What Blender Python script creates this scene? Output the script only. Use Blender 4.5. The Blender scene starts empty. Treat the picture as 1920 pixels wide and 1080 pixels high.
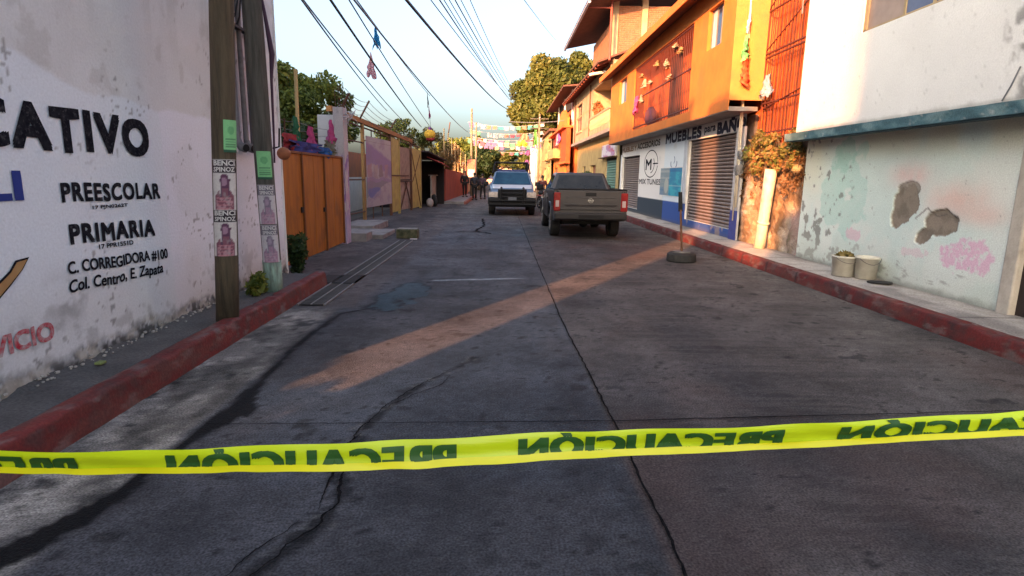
import bpy, bmesh, math, random
import numpy as np
from mathutils import Vector, Matrix
random.seed(7)
R = math.radians
scn = bpy.context.scene
col = scn.collection

# ------------------------------------------------------------------ camera, sky, sun, exposure
def rx(a):
    return Matrix.Rotation(a, 4, 'X')
def rz(a):
    return Matrix.Rotation(a, 4, 'Z')
cam_d = bpy.data.cameras.new('camera')
cam_d.sensor_width = 36; cam_d.lens = 20.4375
cam_d.clip_end = 2000; cam_d.clip_start = 0.05
cam = bpy.data.objects.new('camera', cam_d); col.objects.link(cam)
cam.matrix_world = Matrix.Translation((0, 0, 1.5)) @ rz(R(-1.2212)) @ rx(R(90 - 10.8857)) @ rz(R(1.0))
scn.camera = cam

world = bpy.data.worlds.new('World'); scn.world = world; world.use_nodes = True
wn = world.node_tree.nodes; wl = world.node_tree.links
SUN_EL, SUN_AZ = 15.0, 210.5      # azimuth clockwise from +Y: low sun behind and left of the camera
sky = wn.new('ShaderNodeTexSky'); sky.sky_type = 'NISHITA'; sky.sun_disc = False
sky.sun_elevation = R(SUN_EL); sky.sun_rotation = R(SUN_AZ)
sky.air_density = 1.0; sky.dust_density = 9.0; sky.ozone_density = 1.6; sky.altitude = 380
hsv = wn.new('ShaderNodeHueSaturation'); hsv.inputs['Saturation'].default_value = 0.90
wl.new(sky.outputs[0], hsv.inputs['Color'])
bg = wn['Background']; bg.inputs['Strength'].default_value = 0.15
wl.new(hsv.outputs[0], bg.inputs['Color'])
sun_d = bpy.data.lights.new('sun', 'SUN'); sun_d.energy = 4.6; sun_d.angle = R(0.8)
sun_d.color = (1.0, 0.40, 0.15)
sun = bpy.data.objects.new('sun', sun_d); col.objects.link(sun)
sun.rotation_euler = Vector((0.507, 0.862, -math.tan(R(SUN_EL)))).to_track_quat('-Z', 'Y').to_euler()
scn.view_settings.view_transform = 'Standard'; scn.view_settings.look = 'None'
scn.view_settings.gamma = 1; scn.view_settings.use_curve_mapping = False
scn.view_settings.exposure = 2.1
scn.cycles.max_bounces = 6

# ------------------------------------------------------------------ noise (numpy)
def _h(xi, yi, s):
    n = (xi.astype(np.int64) * 374761393 + yi.astype(np.int64) * 668265263 + s * 974711) & 0xffffffff
    n = ((n ^ (n >> 13)) * 1274126177) & 0xffffffff
    n = n ^ (n >> 16)
    return (n & 0xffff) / 65535.0
def vn(x, y, s=0):
    x = np.asarray(x, float); y = np.asarray(y, float)
    xi = np.floor(x); yi = np.floor(y); fx = x - xi; fy = y - yi
    fx = fx * fx * (3 - 2 * fx); fy = fy * fy * (3 - 2 * fy)
    a = _h(xi, yi, s); b = _h(xi + 1, yi, s); c = _h(xi, yi + 1, s); d = _h(xi + 1, yi + 1, s)
    return (a * (1 - fx) + b * fx) * (1 - fy) + (c * (1 - fx) + d * fx) * fy
def fbm(x, y, s=0, o=4):
    t = 0; a = 0.5; n = 0
    for k in range(o):
        t = t + a * vn(x * 2 ** k, y * 2 ** k, s + k * 17); n += a; a *= 0.55
    return t / n
def sm(a, b, x):
    t = np.clip((x - a) / (b - a), 0, 1); return t * t * (3 - 2 * t)
def mix(c, c2, m):
    m = np.asarray(m)[..., None]; return c * (1 - m) + np.array(c2) * m

# ------------------------------------------------------------------ materials
MATS = {}
def mat(name, color, rough=0.8, color2=None, scale=6.0, amt=0.5, bump=0.15, bscale=40.0, metal=0.0, spec=0.4,
        stretch=(1, 1, 1), dirt=None, coat=0.0, trans=0.0):
    if name in MATS: return MATS[name]
    m = bpy.data.materials.new(name); m.use_nodes = True; nt = m.node_tree; n = nt.nodes; l = nt.links
    b = n['Principled BSDF']
    b.inputs['Roughness'].default_value = rough; b.inputs['Metallic'].default_value = metal
    b.inputs['Specular IOR Level'].default_value = spec
    b.inputs['Coat Weight'].default_value = coat
    b.inputs['Transmission Weight'].default_value = trans
    tc = n.new('ShaderNodeTexCoord'); mp = n.new('ShaderNodeMapping'); mp.inputs['Scale'].default_value = stretch
    l.new(tc.outputs['Object'], mp.inputs['Vector'])
    c2 = color2 if color2 else tuple(x * 0.62 for x in color)
    nz = n.new('ShaderNodeTexNoise'); nz.inputs['Scale'].default_value = scale; nz.inputs['Detail'].default_value = 8
    nz.inputs['Roughness'].default_value = 0.62
    l.new(mp.outputs[0], nz.inputs['Vector'])
    rp = n.new('ShaderNodeMapRange'); rp.inputs[1].default_value = 0.38; rp.inputs[2].default_value = 0.68
    rp.inputs[3].default_value = 0.0; rp.inputs[4].default_value = amt
    l.new(nz.outputs['Fac'], rp.inputs[0])
    mx = n.new('ShaderNodeMix'); mx.data_type = 'RGBA'
    mx.inputs[6].default_value = (*color, 1); mx.inputs[7].default_value = (*c2, 1)
    l.new(rp.outputs[0], mx.inputs[0]); out = mx.outputs[2]
    if dirt:
        n2 = n.new('ShaderNodeTexNoise'); n2.inputs['Scale'].default_value = dirt[1]; n2.inputs['Detail'].default_value = 10
        l.new(tc.outputs['Object'], n2.inputs['Vector'])
        r2 = n.new('ShaderNodeMapRange'); r2.inputs[1].default_value = 0.55; r2.inputs[2].default_value = 0.7
        r2.inputs[4].default_value = dirt[2]
        l.new(n2.outputs['Fac'], r2.inputs[0])
        m2 = n.new('ShaderNodeMix'); m2.data_type = 'RGBA'; m2.inputs[7].default_value = (*dirt[0], 1)
        l.new(r2.outputs[0], m2.inputs[0]); l.new(out, m2.inputs[6]); out = m2.outputs[2]
    l.new(out, b.inputs['Base Color'])
    if bump:
        n3 = n.new('ShaderNodeTexNoise'); n3.inputs['Scale'].default_value = bscale; n3.inputs['Detail'].default_value = 6
        l.new(mp.outputs[0], n3.inputs['Vector'])
        bp = n.new('ShaderNodeBump'); bp.inputs['Strength'].default_value = bump; bp.inputs['Distance'].default_value = 0.02
        l.new(n3.outputs['Fac'], bp.inputs['Height']); l.new(bp.outputs[0], b.inputs['Normal'])
    MATS[name] = m; return m
def matcol(name, rough=0.85, bump=0.3, bscale=45.0, amt=0.25, spec=0.35, wet=False, fine=60.0, trans=0.0):
    """colour from the mesh's own painted-colour attribute, broken up by fine noise"""
    if name in MATS: return MATS[name]
    m = bpy.data.materials.new(name); m.use_nodes = True; nt = m.node_tree; n = nt.nodes; l = nt.links
    b = n['Principled BSDF']; b.inputs['Roughness'].default_value = rough; b.inputs['Specular IOR Level'].default_value = spec
    at = n.new('ShaderNodeAttribute'); at.attribute_name = 'paint'
    tc = n.new('ShaderNodeTexCoord')
    nz = n.new('ShaderNodeTexNoise'); nz.inputs['Scale'].default_value = fine; nz.inputs['Detail'].default_value = 6
    l.new(tc.outputs['Object'], nz.inputs['Vector'])
    rp = n.new('ShaderNodeMapRange'); rp.inputs[1].default_value = 0.3; rp.inputs[2].default_value = 0.7
    rp.inputs[3].default_value = 1 - amt; rp.inputs[4].default_value = 1 + amt
    l.new(nz.outputs['Fac'], rp.inputs[0])
    vm = n.new('ShaderNodeVectorMath'); vm.operation = 'SCALE'
    l.new(at.outputs['Color'], vm.inputs[0]); l.new(rp.outputs[0], vm.inputs['Scale'])
    l.new(vm.outputs[0], b.inputs['Base Color'])
    if wet:
        sp = n.new('ShaderNodeMapRange'); sp.inputs[3].default_value = rough; sp.inputs[4].default_value = 0.16
        l.new(at.outputs['Alpha'], sp.inputs[0]); l.new(sp.outputs[0], b.inputs['Roughness'])
    if bump:
        n3 = n.new('ShaderNodeTexNoise'); n3.inputs['Scale'].default_value = bscale; n3.inputs['Detail'].default_value = 8
        l.new(tc.outputs['Object'], n3.inputs['Vector'])
        bp = n.new('ShaderNodeBump'); bp.inputs['Strength'].default_value = bump; bp.inputs['Distance'].default_value = 0.015
        l.new(n3.outputs['Fac'], bp.inputs['Height']); l.new(bp.outputs[0], b.inputs['Normal'])
    MATS[name] = m; return m
def leafmat(name):
    if name in MATS: return MATS[name]
    m = bpy.data.materials.new(name); m.use_nodes = True; nt = m.node_tree; n = nt.nodes; l = nt.links
    b = n['Principled BSDF']; b.inputs['Roughness'].default_value = 0.6; b.inputs['Specular IOR Level'].default_value = 0.3
    at = n.new('ShaderNodeAttribute'); at.attribute_name = 'paint'
    l.new(at.outputs['Color'], b.inputs['Base Color'])
    tr = n.new('ShaderNodeBsdfTranslucent'); l.new(at.outputs['Color'], tr.inputs['Color'])
    ms = n.new('ShaderNodeMixShader'); ms.inputs[0].default_value = 0.3
    l.new(b.outputs[0], ms.inputs[1]); l.new(tr.outputs[0], ms.inputs[2])
    l.new(ms.outputs[0], n['Material Output'].inputs['Surface'])
    MATS[name] = m; return m
def glass(name, color=(0.02, 0.03, 0.04), rough=0.08):
    return mat(name, color, rough=rough, amt=0.1, bump=0.0, spec=0.7)

# ------------------------------------------------------------------ mesh building
def wloc(o):
    v = Vector((0, 0, 0))
    while o is not None:
        v = v + o.location; o = o.parent
    return v
class MB:
    def __init__(s): s.v = []; s.f = []; s.c = None
    def add(s, vs, fs):
        k = len(s.v); s.v += [tuple(p) for p in vs]; s.f += [tuple(i + k for i in f) for f in fs]; return s
    def box(s, x0, y0, z0, x1, y1, z1):
        vs = [(x0, y0, z0), (x1, y0, z0), (x1, y1, z0), (x0, y1, z0), (x0, y0, z1), (x1, y0, z1), (x1, y1, z1), (x0, y1, z1)]
        return s.add(vs, [(0, 3, 2, 1), (4, 5, 6, 7), (0, 1, 5, 4), (1, 2, 6, 5), (2, 3, 7, 6), (3, 0, 4, 7)])
    def hexa(s, b, t):   # bottom 4, top 4
        return s.add(list(b) + list(t), [(0, 3, 2, 1), (4, 5, 6, 7), (0, 1, 5, 4), (1, 2, 6, 5), (2, 3, 7, 6), (3, 0, 4, 7)])
    def tube(s, pts, r, n=8, caps=True):
        pts = [Vector(p) for p in pts]
        rr = r if isinstance(r, (list, tuple)) else [r] * len(pts)
        k = len(s.v); prev = None
        for i, p in enumerate(pts):
            d = (pts[min(i + 1, len(pts) - 1)] - pts[max(i - 1, 0)]).normalized()
            if prev is None:
                a = d.orthogonal().normalized()
            else:
                a = (prev - d * prev.dot(d)).normalized()
            prev = a; b = d.cross(a)
            for j in range(n):
                t = 2 * math.pi * j / n
                q = p + (a * math.cos(t) + b * math.sin(t)) * rr[i]
                s.v.append(tuple(q))
        for i in range(len(pts) - 1):
            for j in range(n):
                a0 = k + i * n + j; a1 = k + i * n + (j + 1) % n
                s.f.append((a0, a1, a1 + n, a0 + n))
        if caps:
            s.f.append(tuple(k + j for j in reversed(range(n))))
            s.f.append(tuple(k + (len(pts) - 1) * n + j for j in range(n)))
        return s
    def prism(s, poly, axis, a, b):
        """poly of 2-D points extruded along an axis; axis 'x': (y,z), 'y': (x,z), 'z': (x,y)"""
        def P(p, t):
            return (t, p[0], p[1]) if axis == 'x' else ((p[0], t, p[1]) if axis == 'y' else (p[0], p[1], t))
        n = len(poly)
        vs = [P(p, a) for p in poly] + [P(p, b) for p in poly]
        fs = [tuple(range(n)), tuple(reversed(range(n, 2 * n)))]
        fs += [(i, i + n, (i + 1) % n + n, (i + 1) % n) for i in range(n)]
        return s.add(vs, fs)
    def quad(s, a, b, c, d): return s.add([a, b, c, d], [(0, 1, 2, 3)])
    def ring(s, c, axis, R0, r, n=24, m=8):
        k = len(s.v); c = Vector(c); ax = Vector(axis).normalized(); u = ax.orthogonal().normalized(); w = ax.cross(u)
        for i in range(n):
            t = 2 * math.pi * i / n; d = u * math.cos(t) + w * math.sin(t)
            for j in range(m):
                q = 2 * math.pi * j / m
                s.v.append(tuple(c + d * (R0 + r * math.cos(q)) + ax * r * math.sin(q)))
        for i in range(n):
            for j in range(m):
                s.f.append((k + i * m + j, k + ((i + 1) % n) * m + j, k + ((i + 1) % n) * m + (j + 1) % m, k + i * m + (j + 1) % m))
        return s
    def disc(s, c, axis, R0, h, n=24):
        ax = Vector(axis).normalized(); c = Vector(c)
        return s.tube([c - ax * h / 2, c + ax * h / 2], R0, n)
    def ball(s, c, r, n=12, m=8, sc=(1, 1, 1)):
        pts = []; k = len(s.v)
        for i in range(m + 1):
            ph = math.pi * i / m
            for j in range(n):
                t = 2 * math.pi * j / n
                s.v.append((c[0] + r * sc[0] * math.sin(ph) * math.cos(t), c[1] + r * sc[1] * math.sin(ph) * math.sin(t), c[2] + r * sc[2] * math.cos(ph)))
        for i in range(m):
            for j in range(n):
                s.f.append((k + i * n + j, k + (i + 1) * n + j, k + (i + 1) * n + (j + 1) % n, k + i * n + (j + 1) % n))
        return s
    def build(s, name, m, parent=None, local=False, smooth=False, bevel=0.0, kind=None, fix=True):
        me = bpy.data.meshes.new(name)
        off = Vector((0, 0, 0)) if (local or parent is None) else wloc(parent)
        me.from_pydata([(v[0] - off.x, v[1] - off.y, v[2] - off.z) for v in s.v], [], s.f)
        if fix:
            bm = bmesh.new(); bm.from_mesh(me)
            bmesh.ops.recalc_face_normals(bm, faces=bm.faces[:])
            bm.to_mesh(me); bm.free()
        me.materials.append(m)
        if smooth: me.shade_smooth()
        me.update()
        o = bpy.data.objects.new(name, me); col.objects.link(o)
        if parent is not None: o.parent = parent
        if bevel:
            bv = o.modifiers.new('bevel', 'BEVEL'); bv.width = bevel; bv.segments = 2; bv.limit_method = 'ANGLE'; bv.angle_limit = R(40)
        if kind: o['kind'] = kind
        return o
def thing(name, label, cat, loc=(0, 0, 0), group=None, rot=None):
    o = bpy.data.objects.new(name, None); col.objects.link(o); o.location = loc
    o.empty_display_size = 0.2
    if rot: o.rotation_euler = rot
    return tag(o, label, cat, group)
def tag(o, label, cat, group=None):
    o['label'] = label; o['category'] = cat
    if group: o['group'] = group
    return o
def struct(o): o['kind'] = 'structure'; return o
def dup(o, loc, parent=None):
    c = o.copy(); c.location = loc; col.objects.link(c)
    if parent is not None: c.parent = parent
    return c
def box_(name, m, parent, *a, bevel=0.0): return MB().box(*a).build(name, m, parent, bevel=bevel)

def sheet(name, P0, U, V, us, vs, cfn, m, parent=None, dfn=None, nrm=None, kind=None):
    """grid on the plane P0+u*U+v*V with a painted-colour attribute cfn(u,v)->rgb or rgba, relief dfn along nrm"""
    us = np.asarray(us, float); vs = np.asarray(vs, float)
    uu, vv = np.meshgrid(us, vs); nu, nv = len(us), len(vs)
    off = np.array(wloc(parent)) if parent is not None else np.zeros(3)
    P = np.array(P0)[None, None] + uu[..., None] * np.array(U) + vv[..., None] * np.array(V) - off
    if dfn is not None:
        P = P + dfn(uu, vv)[..., None] * np.array(nrm)
    me = bpy.data.meshes.new(name)
    idx = np.arange(nu * nv).reshape(nv, nu)
    q = np.stack([idx[:-1, :-1], idx[:-1, 1:], idx[1:, 1:], idx[1:, :-1]], -1).reshape(-1, 4)
    me.vertices.add(nu * nv); me.vertices.foreach_set('co', P.reshape(-1).astype(np.float32))
    nf = len(q); me.loops.add(nf * 4); me.loops.foreach_set('vertex_index', q.reshape(-1).astype(np.int32))
    me.polygons.add(nf); me.polygons.foreach_set('loop_start', (np.arange(nf) * 4).astype(np.int32))
    me.polygons.foreach_set('loop_total', np.full(nf, 4, np.int32))
    me.update(calc_edges=True); me.validate()
    c = cfn(uu, vv)
    if c.shape[-1] == 3: c = np.concatenate([c, np.zeros(c.shape[:-1] + (1,))], -1)
    at = me.color_attributes.new('paint', 'FLOAT_COLOR', 'POINT')
    at.data.foreach_set('color', np.clip(c, 0, 1).reshape(-1).astype(np.float32))
    me.materials.append(m); me.shade_smooth()
    o = bpy.data.objects.new(name, me); col.objects.link(o)
    if parent is not None: o.parent = parent
    if kind: o['kind'] = kind
    return o

def text(s, name, m, parent, y0, y1, z0, z1, X, facing, weight=0.0, tilt=0.0, depth=0.0, shear=0.0, jit=0.0, space=1.0):
    """lettering on a wall x=X; facing +1: wall faces +X (reads towards +Y), -1: faces -X (reads towards -Y)"""
    cu = bpy.data.curves.new('t', 'FONT'); cu.body = s; cu.size = 1.0; cu.resolution_u = 4; cu.shear = shear; cu.space_character = space
    o = bpy.data.objects.new('t', cu); col.objects.link(o)
    dg = bpy.context.evaluated_depsgraph_get(); me = bpy.data.meshes.new_from_object(o.evaluated_get(dg))
    bpy.data.objects.remove(o)
    n = len(me.vertices); co = np.zeros(n * 3); me.vertices.foreach_get('co', co); co = co.reshape(-1, 3)
    a = (co[:, 0] - co[:, 0].min()) / np.ptp(co[:, 0]); b = (co[:, 1] - co[:, 1].min()) / np.ptp(co[:, 1])
    W = abs(y1 - y0); H = z1 - z0
    Y = (min(y0, y1) + a * W) if facing > 0 else (max(y0, y1) - a * W)
    Z = z0 + b * H + tilt * (a - 0.5) + (jit * (vn(a * 9, a * 0, 5) - 0.5) if jit else 0)
    off = wloc(parent)
    out = np.stack([np.full(n, X) - off.x, Y - off.y, Z - off.z], 1)
    fs = [tuple(p_.vertices) for p_ in me.polygons]; w_ = weight * H * 1.1
    shifts = [(0, 0)] if weight < 0.004 else [(0, 0), (-w_, 0), (w_, 0), (0, w_), (0, -w_), (w_, w_), (-w_, -w_), (w_, -w_), (-w_, w_)]
    V_ = []; F_ = []
    for k_, (a_, b_) in enumerate(shifts):
        o_ = out.copy(); o_[:, 0] += facing * 0.0002 * k_; o_[:, 1] += a_; o_[:, 2] += b_
        V_ += o_.tolist(); F_ += [tuple(i_ + k_ * n for i_ in f_) for f_ in fs]
    bpy.data.meshes.remove(me); me = bpy.data.meshes.new(name); me.from_pydata(V_, [], F_); me.materials.append(m); me.update()
    ob = bpy.data.objects.new(name, me); col.objects.link(ob); ob.parent = parent
    if np.array([p.normal.x for p in me.polygons][:5]).mean() * facing < 0: me.flip_normals()
    return ob

def wall_x(X, y0, y1, z0, z1, holes, depth, facing=-1):
    """wall on x=X with rectangular openings (y0,y1,z0,z1) that have real reveals"""
    mb = MB(); ys = sorted({y0, y1, *[h[0] for h in holes], *[h[1] for h in holes]}); zs = sorted({z0, z1, *[h[2] for h in holes], *[h[3] for h in holes]})
    for i in range(len(ys) - 1):
        for j in range(len(zs) - 1):
            cy = (ys[i] + ys[i + 1]) / 2; cz = (zs[j] + zs[j + 1]) / 2
            if any(h[0] < cy < h[1] and h[2] < cz < h[3] for h in holes): continue
            mb.quad((X, ys[i], zs[j]), (X, ys[i + 1], zs[j]), (X, ys[i + 1], zs[j + 1]), (X, ys[i], zs[j + 1]))
    for h in holes:
        a, b, c, d = h[:4]; dd = h[4] if len(h) > 4 else depth
        Xb = X - facing * dd
        for (p, q) in (((a, c), (b, c)), ((b, c), (b, d)), ((b, d), (a, d)), ((a, d), (a, c))):
            mb.quad((X, p[0], p[1]), (X, q[0], q[1]), (Xb, q[0], q[1]), (Xb, p[0], p[1]))
    return mb

def foliage(name, m, parent, blobs, n, size, cols, seed=0, flat=0.0, kind=None):
    """thousands of leaf faces filling a set of ellipsoid clumps [(cx,cy,cz,rx,ry,rz)]"""
    rg = np.random.default_rng(seed); B = np.array(blobs, float)
    wgt = (B[:, 3] * B[:, 4] * B[:, 5]) ** 0.7; wgt /= wgt.sum()
    k = rg.choice(len(B), n, p=wgt)
    d = rg.normal(size=(n, 3)); d /= np.linalg.norm(d, axis=1)[:, None]
    rad = rg.random(n) ** 0.22
    P = B[k, :3] + d * rad[:, None] * B[k, 3:6] * (0.85 + 0.3 * rg.random((n, 1)))
    a = rg.normal(size=(n, 3)) + d * 0.2; a /= np.linalg.norm(a, axis=1)[:, None]
    b = np.cross(a, d + rg.normal(size=(n, 3)) * 0.6); b /= np.linalg.norm(b, axis=1)[:, None]
    s = size * (0.6 + 0.8 * rg.random((n, 1)))
    v = np.stack([P - a * s, P + b * s * 0.45, P + a * s, P - b * s * 0.45], 1)
    off = np.array(wloc(parent)) if parent is not None else 0
    v = (v - off).reshape(-1, 3)
    C = np.array(cols, float); tone = rg.random(len(B)); t = np.clip(tone[k] * 0.55 + rg.random(n) * 0.5 , 0, 0.999) * (len(C) - 1)
    i0 = t.astype(int); f = (t - i0)[:, None]; cc = C[i0] * (1 - f) + C[np.minimum(i0 + 1, len(C) - 1)] * f
    cc = np.repeat(cc, 4, axis=0); cc = np.concatenate([cc, np.ones((len(cc), 1))], 1)
    me = bpy.data.meshes.new(name); me.vertices.add(n * 4); me.vertices.foreach_set('co', v.reshape(-1).astype(np.float32))
    me.loops.add(n * 4); me.loops.foreach_set('vertex_index', np.arange(n * 4, dtype=np.int32))
    me.polygons.add(n); me.polygons.foreach_set('loop_start', (np.arange(n) * 4).astype(np.int32)); me.polygons.foreach_set('loop_total', np.full(n, 4, np.int32))
    me.update(calc_edges=True)
    at = me.color_attributes.new('paint', 'FLOAT_COLOR', 'POINT'); at.data.foreach_set('color', cc.reshape(-1).astype(np.float32))
    me.materials.append(m)
    o = bpy.data.objects.new(name, me); col.objects.link(o)
    if parent is not None: o.parent = parent
    if kind: o['kind'] = kind
    return o

# ------------------------------------------------------------------ palette
PL_WHITE = mat('white_plaster', (0.72, 0.70, 0.68), 0.9, (0.5, 0.49, 0.48), 3, 0.5, 0.3, 60)
CONC = mat('concrete', (0.27, 0.25, 0.235), 0.9, (0.15, 0.14, 0.135), 5, 0.8, 0.4, 50, dirt=((0.08, 0.075, 0.07), 2.2, 0.6))
CONC_D = mat('dark_concrete', (0.14, 0.13, 0.125), 0.9, (0.08, 0.075, 0.07), 6, 0.8, 0.4, 50)
RED_PAINT = matcol('red_kerb_paint', 0.75, 0.35, 40, 0.2)
WOOD = mat('weathered_wood', (0.105, 0.08, 0.048), 0.85, (0.05, 0.038, 0.024), 5, 1.0, 0.6, 30, stretch=(6, 6, 0.5))
WOOD_G = mat('grey_weathered_wood', (0.10, 0.095, 0.08), 0.85, (0.045, 0.042, 0.036), 5, 1.0, 0.6, 30, stretch=(6, 6, 0.5))
GREENP = mat('faded_green_paint', (0.26, 0.38, 0.30), 0.8, (0.12, 0.14, 0.11), 8, 1.0, 0.4, 30, stretch=(3, 3, 0.6))
ORANGE = mat('orange_plaster', (0.62, 0.18, 0.028), 0.85, (0.46, 0.125, 0.022), 2.2, 0.7, 0.25, 40, dirt=((0.38, 0.14, 0.04), 1.3, 0.5))
ORANGE_D = mat('deep_orange_plaster', (0.68, 0.145, 0.03), 0.85, (0.5, 0.09, 0.02), 2.5, 0.8, 0.25, 40, dirt=((0.3, 0.07, 0.03), 1.5, 0.5))
GATE = mat('orange_brown_gate_paint', (0.36, 0.125, 0.012), 0.6, (0.22, 0.07, 0.01), 3, 0.9, 0.2, 20, stretch=(3, 3, 0.5), dirt=((0.12, 0.05, 0.02), 2, 0.6))
BEIGE = mat('beige_plaster', (0.40, 0.29, 0.18), 0.9, (0.26, 0.18, 0.11), 2.0, 0.8, 0.3, 40, dirt=((0.2, 0.14, 0.1), 1.6, 0.5))
YELLOWP = mat('yellow_plaster', (0.42, 0.30, 0.13), 0.9, (0.28, 0.19, 0.08), 2.0, 0.8, 0.3, 40)
YGATE = mat('yellow_sheet_metal', (0.42, 0.35, 0.10), 0.6, (0.26, 0.2, 0.07), 4, 0.8, 0.15, 20)
RUST = mat('rusty_steel', (0.12, 0.055, 0.03), 0.8, (0.06, 0.03, 0.02), 12, 0.9, 0.3, 50)
DKRED = mat('dark_red_ironwork', (0.11, 0.025, 0.016), 0.6, (0.05, 0.015, 0.01), 10, 0.8, 0.1, 50)
BLACKM = mat('black_metal', (0.010, 0.010, 0.011), 0.6, amt=0.4, bump=0.05, spec=0.25)
RUB = mat('black_rubber', (0.015, 0.015, 0.016), 0.8, (0.03, 0.028, 0.026), 20, 0.6, 0.2, 60)
CHROME = mat('worn_chrome', (0.55, 0.55, 0.56), 0.25, amt=0.3, bump=0.0, metal=1.0)
STEEL = mat('dull_steel', (0.20, 0.19, 0.185), 0.6, amt=0.7, bump=0.1, metal=0.3)
SHUT = mat('brown_rolling_shutter_steel', (0.26, 0.20, 0.175), 0.55, (0.17, 0.13, 0.12), 7, 0.8, 0.1, 30, metal=0.2, stretch=(1, 0.6, 3))
SHUT_G = mat('green_rolling_shutter_steel', (0.12, 0.24, 0.19), 0.6, (0.07, 0.15, 0.12), 7, 0.7, 0.1, 30)
BLACKP = mat('black_wall_paint', (0.008, 0.008, 0.013), 0.95, (0.035, 0.035, 0.04), 22, 0.6, 0, spec=0.05, dirt=((0.25, 0.24, 0.25), 45, 0.2))
BLUEP = mat('blue_wall_paint', (0.015, 0.035, 0.22), 0.8, amt=0.3, bump=0)
REDP = mat('red_wall_paint', (0.42, 0.02, 0.04), 0.85, (0.45, 0.4, 0.4), 30, 0.9, 0)
OCHRE = mat('ochre_wall_paint', (0.36, 0.19, 0.07), 0.8, (0.42, 0.27, 0.12), 8, 0.8, 0)
PVC = mat('cream_pvc', (0.62, 0.55, 0.42), 0.5, (0.42, 0.36, 0.27), 6, 0.7, 0.05, 30, dirt=((0.12, 0.1, 0.07), 5, 0.6))
CABLE = mat('black_cable_sheath', (0.03, 0.03, 0.035), 0.6, amt=0.2, bump=0)
CABLE_G = mat('grey_cable_sheath', (0.14, 0.15, 0.17), 0.6, amt=0.2, bump=0)
TILE = mat('roof_tile_clay', (0.14, 0.06, 0.04), 0.9, (0.08, 0.04, 0.03), 8, 0.9, 0.4, 40)
DARK = mat('dark_interior', (0.02, 0.017, 0.016), 0.9, amt=0.5, bump=0)
CURT = mat('white_curtain', (0.6, 0.6, 0.62), 0.9, (0.35, 0.36, 0.4), 6, 0.8, 0.3, 10, stretch=(1, 6, 0.5))
GLS = glass('window_glass', (0.03, 0.045, 0.09))
LEAF = leafmat('leaf')
GREENS = [(0.03, 0.05, 0.01), (0.07, 0.10, 0.018), (0.13, 0.16, 0.025), (0.21, 0.20, 0.035)]
OLIVE = [(0.03, 0.042, 0.01), (0.06, 0.08, 0.016), (0.10, 0.115, 0.022), (0.16, 0.15, 0.035)]
DEEP = [(0.01, 0.022, 0.008), (0.022, 0.045, 0.014), (0.04, 0.07, 0.02), (0.08, 0.1, 0.03)]

# ================================================================== SETTING: ground, road, pavements
gm = mat('dusty_ground', (0.13, 0.115, 0.10), 0.95, (0.08, 0.07, 0.06), 0.6, 0.8, 0.3, 8)
g = MB(); g.quad((-400, -200, -0.03), (400, -200, -0.03), (400, 900, -0.03), (-400, 900, -0.03))
struct(g.build('ground', gm))

def seg_d(x, y, pts):
    """distance to a polyline, and parameter along it"""
    best = np.full(x.shape, 1e9); side = np.zeros(x.shape); par = np.zeros(x.shape)
    n = len(pts) - 1
    for i in range(n):
        (ax, ay), (bx, by) = pts[i], pts[i + 1]
        dx, dy = bx - ax, by - ay; t = np.clip(((x - ax) * dx + (y - ay) * dy) / (dx * dx + dy * dy), 0, 1)
        d = np.hypot(x - ax - t * dx, y - ay - t * dy); sgn = np.sign((x - ax) * dy - (y - ay) * dx)
        m_ = d < best; best = np.where(m_, d, best); side = np.where(m_, sgn, side); par = np.where(m_, (i + t) / n, par)
    return best, side, par
TAR = [(-2.3, 1.3), (-1.95, 2.12), (-1.79, 2.5), (-1.77, 3.0), (-1.72, 3.6), (-1.80, 5.1), (-1.74, 6.2), (-1.45, 6.5)]
CRKL = [(-0.98, 1.7), (-0.90, 2.0), (-0.84, 2.16), (-0.76, 2.3), (-0.74, 2.48), (-0.79, 2.75), (-0.83, 3.0), (-0.82, 3.25), (-0.76, 3.5), (-0.66, 3.8), (-0.52, 4.1), (-0.34, 4.4), (-0.2, 4.69)]
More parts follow.
